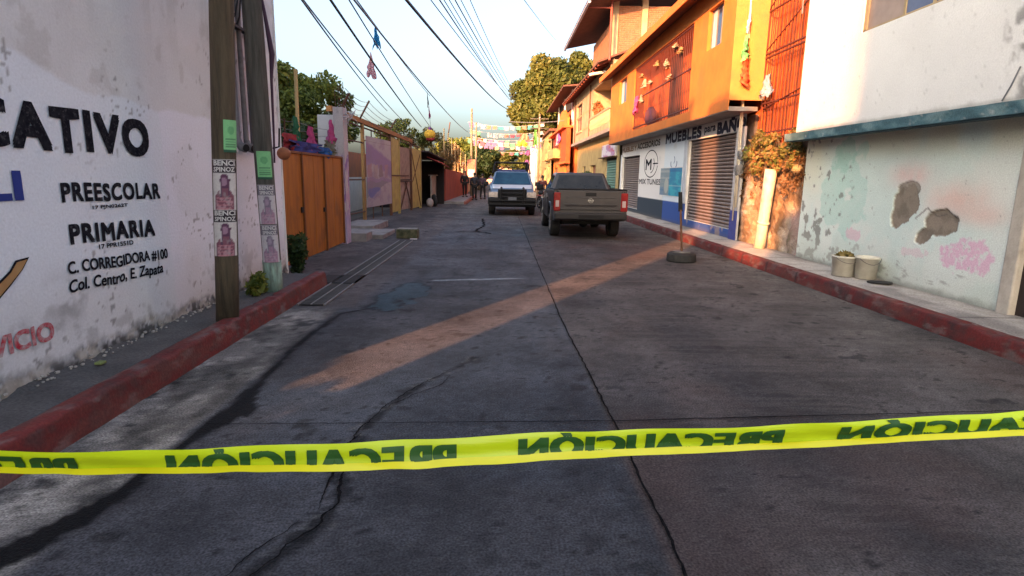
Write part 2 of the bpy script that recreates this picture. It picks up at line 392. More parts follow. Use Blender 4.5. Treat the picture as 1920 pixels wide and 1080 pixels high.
def road_col(x, y):
    n1 = fbm(x * 0.9, y * 0.9, 3); n2 = fbm(x * 4, y * 4, 11); n3 = fbm(x * 14, y * 14, 23); st = fbm(x * 1.2, y * 9, 31); lg = fbm(x * 9, y * 0.8, 37)
    c = np.zeros(x.shape + (3,)) + np.array((0.068, 0.068, 0.076))
    # right lane slab: browner and lighter, brushed
    right = sm(0.66, 0.70, x + 0.02 * (n2 - 0.5))
    c = mix(c, (0.100, 0.088, 0.084), right * 0.9)
    c = mix(c, (0.16, 0.145, 0.13), right * sm(0.45, 0.75, st) * 0.32 * sm(2.0, 3.6, x))
    c = mix(c, (0.165, 0.15, 0.135), sm(3.0, 4.4, x) * 0.45 * (0.5 + n1 * 0.6))
    c = mix(c, (0.085, 0.095, 0.115), (1 - right) * sm(0.42, 0.62, n1) * 0.6)
    c = mix(c, (0.12, 0.12, 0.125), (1 - right) * sm(6, 10, y) * 0.5)
    c = mix(c, (0.15, 0.135, 0.13), sm(14, 24, y) * 0.6)
    # concrete gutter strip beside the left kerb
    gut = (1 - sm(-1.86, -1.78, x + 0.05 * (n2 - 0.5))) * (1 - sm(6.2, 6.6, y))
    c = mix(c, (0.215, 0.20, 0.185), gut * 0.9)
    c = mix(c, (0.36, 0.34, 0.31), gut * sm(0.54, 0.66, fbm(x * 7, y * 7, 121, 6)) * 0.7)
    c = mix(c, (0.06, 0.058, 0.056), gut * sm(0.56, 0.66, fbm(x * 9, y * 6, 123, 6)) * 0.6)
    c = mix(c, (0.05, 0.048, 0.045), gut * sm(0.5, 0.7, fbm(x * 2, y * 1.2, 91)) * 0.7)
    # driveway in front of the gates
    dr = (1 - sm(-1.75, -1.5, x + 0.2 * (n2 - 0.5))) * sm(6.3, 6.7, y)
    c = mix(c, (0.115, 0.10, 0.098), dr * 0.9)
    c = mix(c, (0.055, 0.05, 0.05), dr * sm(0.5, 0.7, n1) * 0.6)
    c *= (0.78 + 0.44 * n2)[..., None]
    c *= (0.86 + 0.28 * n3)[..., None]
    c *= (0.92 + 0.16 * lg)[..., None]
    # oil spots and worn tyre tracks
    c = mix(c, (0.03, 0.03, 0.032), sm(0.70, 0.78, fbm(x * 5, y * 5, 51)) * 0.8)
    c = mix(c, (0.04, 0.04, 0.044), np.exp(-((x + 0.2) / 0.5) ** 2) * 0.3 + np.exp(-((x - 2.0) / 0.5) ** 2) * 0.3)
    c = mix(c, (0.035, 0.035, 0.04), sm(0.58, 0.8, fbm(x * 1.1 + 7, y * 0.35, 53)) * 0.55)
    wet = np.zeros(x.shape)
    # dark wet seam: jagged towards the road
    d, sd, p = seg_d(x, y, TAR)
    w = 0.035 + 0.20 * (1 - sm(0.0, 0.22, p)) + 0.09 * np.exp(-((y - 3.55) / 0.35) ** 2) + 0.07 * np.exp(-((y - 2.3) / 0.3) ** 2)
    w = w * (0.45 + 1.1 * fbm(x * 7, y * 5, 61)) + 0.05 * (fbm(x * 16, y * 9, 63) - 0.5)
    w = np.where(sd < 0, np.minimum(w * 0.5, 0.04), w)
    m_ = 1 - sm(w - 0.008, w + 0.008, d)
    halo = np.exp(-(np.maximum(d - w, 0) / 0.07) ** 2) * sm(0.35, 0.6, n2)
    c = mix(c, (0.03, 0.03, 0.034), halo * 0.6)
    SEAM = m_
    dc_, _, pc = seg_d(x, y, CRKL)
    wc = (0.012 + 0.045 * np.exp(-((y - 3.0) / 0.35) ** 2) + 0.05 * np.exp(-((y - 2.35) / 0.25) ** 2)) * (0.2 + 1.8 * sm(0.35, 0.7, fbm(x * 14, y * 9, 65)))
    c = mix(c, (0.018, 0.018, 0.02), (1 - sm(wc - 0.006, wc + 0.014, dc_)) * 0.85)
    c = mix(c, (0.14, 0.135, 0.13), (1 - sm(0.04, 0.10, dc_)) * sm(0.62, 0.7, fbm(x * 20, y * 14, 67)) * 0.5)
    # damp patch by the drain; trickle out of it, water sheen painted pale
    pd = ((x + 1.22 - 0.30 * (y - 7.2) * 0.55) / 0.26) ** 2 + ((y - 7.25) / 0.95) ** 2 + 2.2 * (n2 - 0.5)
    m2 = 1 - sm(0.75, 1.0, pd)
    c = mix(c, (0.04, 0.075, 0.095), m2 * 0.75); wet = np.maximum(wet, m2 * 0.15)
    ed = np.exp(-((pd - 0.95) / 0.18) ** 2) * (x < -1.05 + (y - 7) * .2)
    c = mix(c, (0.015, 0.016, 0.02), ed * 0.85)
    tr = np.exp(-((y - (8.30 + 0.22 * (x + 0.9) + 0.05 * (fbm(x * 3, x * 0, 5) - 0.5))) / 0.045) ** 2) * sm(-1.05, -0.9, x) * (1 - sm(0.1, 0.5, x))
    c = mix(c, (0.25, 0.27, 0.30), tr * 0.7); wet = np.maximum(wet, tr)
    dmp = sm(0.5, 0.62, fbm(x * 1.5, y * 0.5, 71)) * sm(7, 9, y) * (1 - sm(19, 23, y)) * np.exp(-((x + 0.5) / 0.9) ** 2)
    wet = np.maximum(wet, dmp * 0.25); c = mix(c, (0.06, 0.068, 0.085), dmp * 0.45)
    # muddy trace past the post
    c = mix(c, (0.05, 0.035, 0.025), sm(0.55, 0.65, fbm(x * 2, y * 2.5, 81)) * np.exp(-((y - 11.2) / 0.5) ** 2) * sm(1.0, 2.2, x) * 0.8)
    c = c * 0.84
    c = c * (0.87 + 0.26 * sm(0.3, 0.7, fbm(x * 32, y * 32, 125, 3)))[..., None]
    mot = fbm(x * 2.2, y * 2.2, 101, 6); c = c * (0.76 + 0.48 * sm(0.25, 0.75, mot))[..., None]
    c = mix(c, (0.085, 0.055, 0.05), sm(0.5, 0.7, fbm(x * 0.7 + 3, y * 0.5, 103)) * right * 0.45)
    gr = sm(0.5, 0.62, fbm(x * 1.5, y * 22, 105)) * sm(0.9, 1.5, x) * sm(0.35, 0.6, fbm(x * 1.1, y * 0.8, 107)); c = mix(c, (0.15, 0.13, 0.12), gr * 0.22)
    sp = sm(0.70, 0.80, fbm(x * 60 + 3 * n2, y * 60 + 3 * n3, 109, 3)); c = mix(c, (0.12, 0.115, 0.11), sp * 0.25)
    sp = sm(0.84, 0.88, vn(x * 26, y * 26, 111)) * sm(0.5, 0.6, mot); c = mix(c, (0.012, 0.012, 0.013), sp * 0.7)
    c = mix(c, (0.004, 0.004, 0.005), SEAM * 0.97)
    return np.concatenate([c, wet[..., None]], -1)
def road_dis(x, y):
    return 0.010 * (fbm(x * 1.2, y * 1.2, 5) - 0.5) + 0.004 * (fbm(x * 12, y * 12, 6) - 0.5)
xs = np.arange(-4.9, 4.475, 0.032)
ys = [0.3]
while ys[-1] < 130: ys.append(ys[-1] + max(0.016, ys[-1] * 0.0052))
ROADM = matcol('worn_street_concrete', 0.85, 0.6, 80, 0.55, 0.14, wet=True, fine=90)
road = struct(sheet('road', (0, 0, 0), (1, 0, 0), (0, 1, 0), xs, ys, road_col, ROADM, dfn=road_dis, nrm=(0, 0, 1)))
g = MB(); g.quad((-7, -30, -0.012), (9, -30, -0.012), (9, 0.35, -0.012), (-7, 0.35, -0.012))
struct(g.build('side_street', CONC_D))
g = MB(); g.quad((-9.5, 7.9, -0.015), (-4.85, 7.9, -0.015), (-4.85, 34, -0.015), (-9.5, 34, -0.015))
struct(g.build('yard_ground', gm))

# joints and cracks as sunken-looking dark fissures with ragged lips (own sheets just above the slab)
CRK = mat('crack_shadowed_dirt', (0.006, 0.006, 0.007), 0.98, (0.02, 0.018, 0.018), 30, 0.8, 0.2, 80, spec=0.02)
def ribbon(name, pts, w, parent, seed=1, jag=0.5, step=0.03, z=0.011, wander=0.0):
    P = []
    for (a, b) in zip(pts[:-1], pts[1:]):
        L = math.hypot(b[0] - a[0], b[1] - a[1]); n = max(1, int(L / step))
        for i in range(n): P.append((a[0] + (b[0] - a[0]) * i / n, a[1] + (b[1] - a[1]) * i / n))
    P.append(pts[-1]); P = np.array(P); s = np.arange(len(P)) * step
    d = np.gradient(P, axis=0); d /= np.linalg.norm(d, axis=1)[:, None] + 1e-9; nrm = np.stack([-d[:, 1], d[:, 0]], 1)
    P = P + nrm * ((fbm(s * 3, s * 0, seed, 5) - 0.5) * 0.8 * wander + (fbm(s * 13, s * 0, seed + 2, 4) - 0.5) * 1.1 * wander)[:, None]
    ww = w if np.isscalar(w) else np.interp(np.linspace(0, 1, len(P)), np.linspace(0, 1, len(w)), w)
    wl_ = ww * (1 - jag + 2 * jag * fbm(s * 9, s * 0, seed + 3)); wr_ = ww * (1 - jag + 2 * jag * fbm(s * 9, s * 0, seed + 9))
    A = P + nrm * wl_[:, None]; B = P - nrm * wr_[:, None]
    mb = MB(); mb.v = [(p[0], p[1], z) for p in A] + [(p[0], p[1], z) for p in B]; k = len(A)
    mb.f = [(i, i + 1, i + 1 + k, i + k) for i in range(k - 1)]
    return mb.build(name, CRK, parent)
ribbon('slab_joint', [(0.74, 0.4), (0.73, 2), (0.72, 3.4), (0.66, 6), (0.655, 15), (0.66, 60)], [0.006, 0.005, 0.006, 0.009, 0.014], road, 1, 0.7, wander=0.018)
ribbon('slab_joint', [(-1.75, 3.30), (0.72, 3.40), (4.44, 3.70)], [0.003, 0.004, 0.007, 0.004, 0.003], road, 4, 0.5, wander=0.012)
ribbon('slab_joint', [(-1.7, 9.3), (0.65, 9.4), (4.44, 9.5)], [0.003, 0.005, 0.004], road, 5, 0.6, wander=0.02)
ribbon('slab_joint', [(-1.6, 15.4), (0.65, 15.5), (4.44, 15.7)], [0.006, 0.008], road, 6, 0.5, wander=0.02)
ribbon('crack', CRKL, [0.003, 0.004, 0.007, 0.005, 0.0035, 0.004, 0.002, 0.001], road, 12, 0.95, 0.010, wander=0.035)
ribbon('crack', [(-0.80, 3.2), (-0.87, 2.9), (-0.82, 2.6), (-0.80, 2.4)], [0.002, 0.005, 0.006, 0.002], road, 15, 0.9, 0.010, wander=0.03)
ribbon('crack', [(-0.72, 3.6), (-0.62, 3.75), (-0.42, 4.0), (-0.36, 4.2)], [0.002, 0.004, 0.002], road, 16, 0.9, 0.010, wander=0.03)
ribbon('crack', [(-0.86, 2.3), (-0.98, 2.1), (-1.02, 1.9)], [0.002, 0.004, 0.002], road, 17, 0.9, 0.010, wander=0.03)
ribbon('crack', [(-1.27, 15.65), (-0.64, 15.7), (-0.26, 15.5)], [0.03, 0.04, 0.02], road, 18, 0.8, wander=0.08)
ribbon('crack', [(-0.64, 20.7), (-0.5, 18), (-0.7, 16), (-0.3, 15.2)], [0.03, 0.03], road, 19, 0.8, wander=0.15)

# left pavement and red kerb
def pave_col(u, v):
    n2 = fbm(u * 5, v * 5, 41); n1 = fbm(u * 1.3, v * 1.3, 43)
    c = np.zeros(u.shape + (3,)) + np.array((0.085, 0.082, 0.08)); c *= (0.7 + 0.6 * n2)[..., None]
    c = mix(c, (0.05, 0.05, 0.05), sm(0.5, 0.7, n1) * 0.5); return c
def kerb_col_f(seed):
    def f(u, v):
        n = fbm(u * 3, v * 3, seed); n2 = fbm(u * 14, v * 14, seed + 5)
        c = np.zeros(u.shape + (3,)) + np.array((0.125, 0.017, 0.015)); c *= (0.6 + 0.75 * n)[..., None]
        c = mix(c, (0.06, 0.03, 0.028), sm(0.48, 0.68, n2) * 0.7)
        c = mix(c, (0.03, 0.027, 0.027), sm(0.62, 0.8, n) * 0.6)
        c = mix(c, (0.17, 0.15, 0.14), sm(0.56, 0.68, fbm(u * 5, v * 11, seed + 31, 5)) * 0.45)
        c = mix(c, (0.14, 0.045, 0.035), sm(0.5, 0.75, fbm(u * 1.1, v * 6, seed + 37)) * 0.5)
        jn = np.abs(((u + 0.4) / 1.0) % 1 - 0.5) > 0.4945; c = mix(c, (0.02, 0.015, 0.015), jn * 0.7)
        return c
    return f
PAVE = matcol('pavement_concrete', 0.9, 0.4, 60, 0.3)
def kerb(name, x_in, x_out, y0, y1, h, seed, step):
    """kerb profile as a closed loop, swept along Y: x_out is the street side"""
    s = 1 if x_out > x_in else -1
    prof = [(x_in, 0.0), (x_in, h - 0.004), (x_in + s * 0.01, h), (x_out - s * 0.016, h), (x_out - s * 0.006, h - 0.006), (x_out, h - 0.018), (x_out + s * 0.012, 0.07), (x_out + s * 0.02, -0.02)]
    L = [0]
    for a, b in zip(prof[:-1], prof[1:]): L.append(L[-1] + math.hypot(b[0] - a[0], b[1] - a[1]))
    # resample
    us = np.linspace(0, L[-1], 34); px = np.interp(us, L, [p[0] for p in prof]); pz = np.interp(us, L, [p[1] for p in prof])
    ysk = [y0]
    while ysk[-1] < y1: ysk.append(min(y1, ysk[-1] + max(step, 0.005 * ysk[-1])))
    ysk = np.array(ysk)
    o = sheet(name, (0, 0, 0), (0, 1, 0), (0, 0, 1), ysk, us, kerb_col_f(seed), RED_PAINT)
    uu, vv = np.meshgrid(ysk, us); X = np.interp(vv, us, px); Z = np.interp(vv, us, pz)
    X = X + 0.014 * (fbm(uu * 1.5, vv * 4, seed + 8) - 0.5) + 0.01 * (fbm(uu * 9, vv * 9, seed + 9) - 0.5); Z = Z + 0.016 * (fbm(uu * 2, vv * 3, seed + 2) - 0.5) * (vv > 0.05) - 0.014 * sm(0.62, 0.66, fbm(uu * 7, vv * 3 + 1, seed + 41, 5)) * (vv > 0.17)
    co = np.stack([X, uu, Z], -1).reshape(-1).astype(np.float32); o.data.vertices.foreach_set('co', co); o.data.update()
    return struct(o)
kl = kerb('red_kerb', -2.50, -2.375, -0.3, 7.82, 0.19, 101, 0.04)
e = MB(); e.prism([(-2.50, -0.02), (-2.50, 0.188), (-2.41, 0.188), (-2.38, 0.155), (-2.36, -0.02)], 'y', 7.80, 7.90)
e.build('kerb_end', mat('kerb_end_red', (0.10, 0.016, 0.014), 0.8, (0.08, 0.04, 0.04), 12, 0.8, 0.3, 40), kl, bevel=0.02)
MB().box(-2.96, -0.3, -0.02, -2.485, 7.85, 0.14).build('pavement_bed', CONC_D, kl)
struct(sheet('pavement', (0, 0, 0.155), (1, 0, 0), (0, 1, 0), np.arange(-2.97, -2.47, 0.03), np.arange(-0.3, 7.86, 0.03), pave_col, PAVE,
             dfn=lambda u, v: 0.012 * (fbm(u * 4, v * 3, 9) - 0.5) + 0.10 * sm(-2.84, -2.97, u) * (fbm(u * 9, v * 7, 19) - 0.35), nrm=(0, 0, 1)))
# right kerb and pavement
kr = kerb('red_kerb', 4.64, 4.49, -0.3, 80, 0.17, 131, 0.04)
def pave_r(u, v):
    n2 = fbm(u * 6, v * 6, 141); n1 = fbm(u * 2.3, v * 0.9, 143)
    c = np.zeros(u.shape + (3,)) + np.array((0.40, 0.36, 0.32)); c *= (0.75 + 0.6 * n2)[..., None]
    c = mix(c, (0.14, 0.125, 0.115), sm(0.48, 0.7, n1) * 0.6)
    c = mix(c, (0.10, 0.09, 0.08), sm(5.2, 5.36, u) * 0.5)
    ln = np.abs(((v + 0.3) / 1.5) % 1 - 0.5) > 0.488
    c = mix(c, (0.07, 0.06, 0.06), ln * 0.7); return c
ysr = [-0.3]
while ysr[-1] < 80: ysr.append(ysr[-1] + max(0.04, 0.005 * ysr[-1]))
pr = struct(sheet('pavement', (0, 0, 0.16), (1, 0, 0), (0, 1, 0), np.arange(4.62, 5.9, 0.04), ysr, pave_r, PAVE,
             dfn=lambda u, v: 0.014 * (fbm(u * 3, v * 2, 29) - 0.5), nrm=(0, 0, 1)))
MB().box(4.63, -0.3, -0.02, 5.9, 80, 0.145).build('pavement_bed', CONC_D, pr)
# small raised pavement in front of the red wall, left far side
sp = struct(MB().box(-3.0, 31, -0.02, -1.95, 44, 0.14).build('pavement', CONC, bevel=0.02))
MB().prism([(-1.96, -0.02), (-1.96, 0.15), (-1.84, 0.15), (-1.82, -0.02)], 'y', 31, 44).build('kerb_edge', mat('faded_red_kerb', (0.25, 0.09, 0.07), 0.85), sp)

# ================================================================== LEFT: school building with painted lettering
sb = thing('school_building', 'tall white rendered building with black painted school lettering, left of the street', 'building', (-2.95, 4.9, 0.1))
def sw_col(y, z):
    n = fbm(y * 1.6, z * 1.6, 201); n2 = fbm(y * 6, z * 6, 203); n3 = fbm(y * 22, z * 22, 207)
    top = np.array((0.65, 0.66, 0.67)); c = np.zeros(y.shape + (3,)) + top
    c = mix(c, (0.57, 0.575, 0.58), sm(0.42, 0.6, n) * 0.5)
    c = mix(c, (0.40, 0.385, 0.37), sm(0.62, 0.72, n2) * 0.35)
    edge = 2.02 + 0.22 * (1 - sm(3.3, 4.6, y)) + 0.10 * (fbm(y * 2.5, y * 0, 209) - 0.5) + 0.03 * (n2 - 0.5)
    wht = 1 - sm(edge - 0.015, edge + 0.02, z)
    lil = mix(np.zeros(y.shape + (3,)) + np.array((0.71, 0.75, 0.80)), (0.75, 0.76, 0.83), sm(5.22, 5.27, y))
    c = c * (1 - wht[..., None] * 0.93) + lil * wht[..., None] * 0.93
    c = mix(c, (0.62, 0.645, 0.68), wht * sm(0.5, 0.66, n) * 0.35)
    # grey dirt and yellow damp near the base
    low = 1 - sm(0.35, 0.95, z + 0.5 * (n - 0.5))
    c = mix(c, (0.50, 0.475, 0.44), low * 0.45)
    c = mix(c, (0.17, 0.16, 0.155), sm(0.60, 0.72, n2 + 0.15 * (n3 - 0.5)) * (1 - sm(0.4, 0.8, z)) * 0.35)
    c = mix(c, (0.36, 0.30, 0.22), (1 - sm(0.2, 0.5, z)) * sm(4.5, 7, y) * 0.5)
    sc = np.exp(-((y - 3.95) / 0.28) ** 2 - ((z - 0.62) / 0.13) ** 2)
    c = mix(c, (0.22, 0.215, 0.215), sc * sm(0.4, 0.6, n2) * 0.7)
    c = mix(c, (0.07, 0.065, 0.06), sm(0.78, 0.83, n3) * 0.6 * (0.1 + low * 0.4))
    c = mix(c, (0.06, 0.055, 0.05), sm(0.30, 0.17, z + 0.12 * (n3 - .5) + 0.1 * (n2 - .5)) * 0.85)
    ch = sm(0.30, 0.20, z + 0.16 * (fbm(y * 4, z * 0, 231) - .5)); c = mix(c, (0.05, 0.048, 0.045), ch * sm(0.44, 0.54, fbm(y * 20, z * 26, 233, 5)) * 0.9)
    c = mix(c, (0.40, 0.36, 0.30), ch * sm(0.50, 0.6, fbm(y * 9, z * 14, 235, 5)) * 0.7)
    c = mix(c, (0.5, 0.36, 0.30), np.exp(-((y - 4.35) / 0.16) ** 2 - ((z - 2.95) / 0.13) ** 2) * 0.35)  # pinkish patch of reflected light painted high on the wall
    st = sm(0.62, 0.8, fbm(y * 5, z * 0.35, 211)) * sm(2.2, 3.4, z); c = mix(c, (0.26, 0.25, 0.24), st * 0.35)
    pit = sm(0.83, 0.86, vn(y * 30, z * 30, 215)) * sm(0.6, 0.7, vn(y * 3, z * 3, 216)); c = mix(c, (0.12, 0.11, 0.1), pit * 0.6)
    return c
SWM = matcol('painted_rough_render', 0.92, 0.32, 38, 0.06)
yy = np.arange(2.6, 8.001, 0.018)
sheet('wall', (-2.95, 0, 0), (0, 1, 0), (0, 0, 1), yy, np.concatenate([np.arange(0.1, 2.4, 0.018), np.arange(2.4, 4.2, 0.03)]), sw_col, SWM, sb,
      dfn=lambda y, z: 0.006 * (fbm(y * 3, z * 3, 220) - 0.5) + 0.03 * sm(0.24, 0.16, z + 0.1 * (fbm(y * 9, z * 9, 221) - .5)) * fbm(y * 18, z * 18, 223) , nrm=(1, 0, 0))
b = MB().box(-9.0, 1.9, 0.0, -2.965, 7.998, 7.35); b.build('wall', PL_WHITE, sb)
MB().box(-9.1, 1.88, 7.352, -2.9, 8.05, 7.5).build('roof', CONC, sb)
MB().box(-2.964, 1.91, 4.19, -2.945, 7.995, 7.34).build('wall', PL_WHITE, sb)
MB().box(-2.964, 1.91, 0.1, -2.945, 2.61, 4.19).build('wall', PL_WHITE, sb)
MB().box(-2.97, 7.999, 0.0, -2.93, 8.02, 7.34).build('wall_corner', PL_WHITE, sb, bevel=0.008)
TX = -2.9435
def t(s, y0, y1, z0, z1, m=BLACKP, w=0.0, tilt=0, sh=0, jit=0.0): return text(s, 'lettering', m, sb, y0, y1, z0, z1, TX, 1, w, tilt, 0, sh, jit)
text('CATIVO', 'lettering', BLACKP, sb, 3.36, 5.03, 1.625, 1.885, TX, 1, 0.062, 0, 0, 0, 0.02, 1.16)
t('LI', 3.40, 3.67, 1.315, 1.47, BLUEP, w=0.07)
text('PREESCOLAR', 'lettering', BLACKP, sb, 4.0, 5.13, 1.270, 1.392, TX, 1, 0.045, -0.015, 0, 0, 0.012, 1.14)
t('17 PJN0262T', 4.28, 4.68, 1.208, 1.238, w=0.04)
text('PRIMARIA', 'lettering', BLACKP, sb, 4.03, 5.0, 0.975, 1.10, TX, 1, 0.055, -0.035, 0, 0, 0.01, 1.14)
t('17 PPR1551D', 4.30, 4.70, 0.918, 0.950, w=0.04, tilt=-0.01)
t('C. CORREGIDORA #100', 3.97, 5.16, 0.755, 0.845, w=0.03, tilt=-0.05, jit=0.015)
t('Col. Centro, E. Zapata', 3.96, 5.07, 0.615, 0.725, w=0.022, tilt=-0.035, sh=0.15, jit=0.02)
t('SERVICIO', 3.02, 3.77, 0.40, 0.515, REDP, w=0.05, tilt=-0.01)
def wallpoly(pts, m, nm, x=TX):
    mb = MB(); mb.v = [(x, p[0], p[1]) for p in pts]; mb.f = [tuple(range(len(pts)))]; return mb.build(nm, m, sb)
arc1 = [(3.35, 0.80), (3.50, 0.89), (3.55, 0.945), (3.66, 0.953), (3.60, 0.885), (3.50, 0.805), (3.35, 0.70)]
wallpoly(arc1, BLACKP, 'emblem_outline')
wallpoly([(3.35, 0.785), (3.505, 0.878), (3.558, 0.933), (3.638, 0.941), (3.588, 0.885), (3.495, 0.815), (3.35, 0.715)], OCHRE, 'emblem_stroke', TX + 0.003)
wallpoly([(3.35, 1.11), (3.46, 1.12), (3.41, 1.04), (3.35, 1.0)], BLACKP, 'emblem_outline')
wallpoly([(3.35, 1.10), (3.443, 1.107), (3.40, 1.045), (3.35, 1.015)], OCHRE, 'emblem_stroke', TX + 0.003)

# rubble along the wall foot
rg = random.Random(3)
ru = MB()
for i in range(150):
    y = rg.uniform(2.6, 7.9); x = -2.93 + abs(rg.gauss(0, 0.035)); s = rg.uniform(0.004, 0.016) * (0.6 + 0.6 * float(vn(y * 3, 0, 4)))
    ru.ball((x, y, 0.165 + s * 0.3 + max(0, 0.03 - (x + 2.93)) * rg.random()), s, 5, 3, (1, 1.3, 0.7))
o = ru.build('loose_rubble', mat('broken_render', (0.36, 0.34, 0.31), 0.95, (0.2, 0.18, 0.16), 30, 0.8)); o['kind'] = 'stuff'

# ------------------------------------------------------------------ utility poles with posters
def leaning_pole(nm, label, base, top, r0, r1, m):
    th = thing(nm, label, 'utility pole', base)
    pts = [Vector(base).lerp(Vector(top), i / 14) + Vector((0.004 * math.sin(i * 1.7), 0.004 * math.cos(i * 2.1), 0)) for i in range(15)]
    MB().tube(pts, [r0 + (r1 - r0) * i / 14 for i in range(15)], 20).build('shaft', m, th, smooth=True)
    return th
PB, PT = (-2.505, 5.25, 0.12), (-2.06, 5.25, 8.2)
p1 = leaning_pole('utility_pole', 'brown wooden utility pole nearest the camera, two campaign posters and a green flyer', PB, PT, 0.098, 0.094, WOOD)
QB, QT = (-2.60, 6.62, 0.12), (-2.72, 6.62, 8.0)
p2 = leaning_pole('utility_pole', 'grey wooden utility pole with green painted foot, behind the brown pole', QB, QT, 0.098, 0.094, WOOD_G)
def wrap(name, parent, base, top, r, z0, z1, w, ang, cfn, nx=22, nz=44, m=None):
    """paper pasted round a pole: facing angle ang (radians), width w along the arc"""
    us = np.linspace(0, 1, nx); vs = np.linspace(0, 1, nz)
    o = sheet(name, (0, 0, 0), (1, 0, 0), (0, 0, 1), us, vs, cfn, m or matcol('pasted_paper', 0.8, 0.15, 60, 0.08))
    uu, vv = np.meshgrid(us, vs); z = z0 + (z1 - z0) * vv; f = (z - base[2]) / (top[2] - base[2])
    th = ang + (uu - 0.5) * w / r; rr = r + 0.005 + 0.006 * np.abs(uu - 0.5) * fbm(uu * 5, vv * 5, int(z0 * 100))
    X = base[0] + (top[0] - base[0]) * f + rr * np.cos(th); Y = base[1] + rr * np.sin(th)
    o.data.vertices.foreach_set('co', np.stack([X - base[0], Y - base[1], z - base[2]], -1).reshape(-1).astype(np.float32)); o.data.update()
    o.parent = parent; return o
def poster_col(seed, body=(0.19, 0.07, 0.10), fade=0.0):
    def f(u, v):
        c = np.zeros(u.shape + (3,)) + np.array((0.55, 0.52, 0.50))
        x = u - 0.5
        c = mix(c, (0.10, 0.04, 0.08), ((np.abs(x - 0.02) < 0.20 + 0.04 * np.sin(v * 11)) & (v < 0.62) & (v > 0.20)) * 1.0)  # hair
        c = mix(c, (0.10, 0.04, 0.08), (((x - 0.0) / 0.17) ** 2 + ((v - 0.60) / 0.12) ** 2 < 1) * 1.0)
        c = mix(c, (0.30, 0.17, 0.24), (((x + 0.01) / 0.105) ** 2 + ((v - 0.56) / 0.09) ** 2 < 1) * 1.0)  # face
        sh = 0.36 * np.sqrt(np.clip((0.44 - v) / 0.16, 0, 1))
        c = mix(c, body, ((np.abs(x) < sh) & (v < 0.42) & ~((np.abs(x - 0.02) > 0.10) & (np.abs(x - 0.02) < 0.19) & (v > 0.22))) * 1.0)
        c = mix(c, (0.5, 0.3, 0.33), ((np.abs(x) < 0.34) & (v < 0.24) & (fbm(u * 14, v * 20, seed + 3) > 0.5)) * 0.6)
        c = mix(c, (0.55, 0.22, 0.24), ((np.abs(x) < 0.3) & (v < 0.26) & (((v * 40).astype(int) % 3) == 0)) * 0.5)
        c = mix(c, (0.03, 0.02, 0.03), ((v > 0.74) & (v < 0.995)) * 1.0)
        n = fbm(u * 6, v * 9, seed); c = mix(c, (0.3, 0.28, 0.28), sm(0.6, 0.75, n) * 0.5)
        return mix(c, (0.40, 0.38, 0.46), np.full(u.shape, fade))
    return f
def wraptext(s, parent, base, top, r, z0, z1, w, ang, m):
    cu = bpy.data.curves.new('t', 'FONT'); cu.body = s; cu.offset = 0.03; cu.resolution_u = 2
    o = bpy.data.objects.new('t', cu); col.objects.link(o)
    me = bpy.data.meshes.new_from_object(o.evaluated_get(bpy.context.evaluated_depsgraph_get())); bpy.data.objects.remove(o)
    n = len(me.vertices); co = np.zeros(n * 3); me.vertices.foreach_get('co', co); co = co.reshape(-1, 3)
    a = (co[:, 0] - co[:, 0].min()) / np.ptp(co[:, 0]); b = (co[:, 1] - co[:, 1].min()) / np.ptp(co[:, 1])
    z = z0 + (z1 - z0) * b; f = (z - base[2]) / (top[2] - base[2]); th = ang + (a - 0.5) * w / r; rr = r + 0.011
    X = (top[0] - base[0]) * f + rr * np.cos(th); Y = rr * np.sin(th)
    me.vertices.foreach_set('co', np.stack([X, Y, z - base[2]], 1).reshape(-1)); me.materials.clear(); me.materials.append(m); me.update()
    ob = bpy.data.objects.new('lettering', me); col.objects.link(ob); ob.parent = parent
A1 = math.atan2(-5.25, 2.5); WPAPER = mat('white_print', (0.6, 0.58, 0.56), 0.8, amt=0.3, bump=0)
for k, (z0, z1) in enumerate(((1.17, 1.60), (0.76, 1.17))):
    wrap('poster', p1, PB, PT, 0.1, z0, z1, 0.20, A1 - 0.05, poster_col(300 + k))
    hgt = z1 - z0
    wraptext('BENCI', p1, PB, PT, 0.1, z1 - hgt * 0.125, z1 - hgt * 0.02, 0.165, A1 - 0.05, WPAPER)
    wraptext('SPINOZ', p1, PB, PT, 0.1, z1 - hgt * 0.245, z1 - hgt * 0.15, 0.165, A1 - 0.05, WPAPER)
def flyer_col(u, v):
    c = np.zeros(u.shape + (3,)) + np.array((0.20, 0.50, 0.22))
    c = mix(c, (0.10, 0.30, 0.13), ((((u - 0.5) / 0.25) ** 2 + ((v - 0.68) / 0.13) ** 2) < 1) * 0.7)
    c = mix(c, (0.05, 0.14, 0.07), ((v < 0.42) & (v > 0.14) & (((v * 26).astype(int) % 2) == 0) & (np.abs(u - 0.5) < 0.38)) * 0.7)
    c = mix(c, (0.03, 0.10, 0.06), (v < 0.07) * 1.0); return c
wrap('flyer', p1, PB, PT, 0.1, 1.66, 1.93, 0.12, A1 + 0.55, flyer_col)
A2 = math.atan2(-6.6, 2.6)
wrap('flyer', p2, QB, QT, 0.1, 1.42, 1.72, 0.15, A2, flyer_col)
for k, (z0, z1) in enumerate(((0.93, 1.36), (0.50, 0.92))):
    wrap('poster', p2, QB, QT, 0.1, z0, z1, 0.19, A2 - 0.03, poster_col(310 + k, (0.28, 0.10, 0.17), 0.35))
    wraptext('BENCI', p2, QB, QT, 0.1, z1 - 0.055, z1 - 0.01, 0.14, A2, WPAPER)
    wraptext('SPINOZ', p2, QB, QT, 0.1, z1 - 0.105, z1 - 0.065, 0.14, A2, WPAPER)
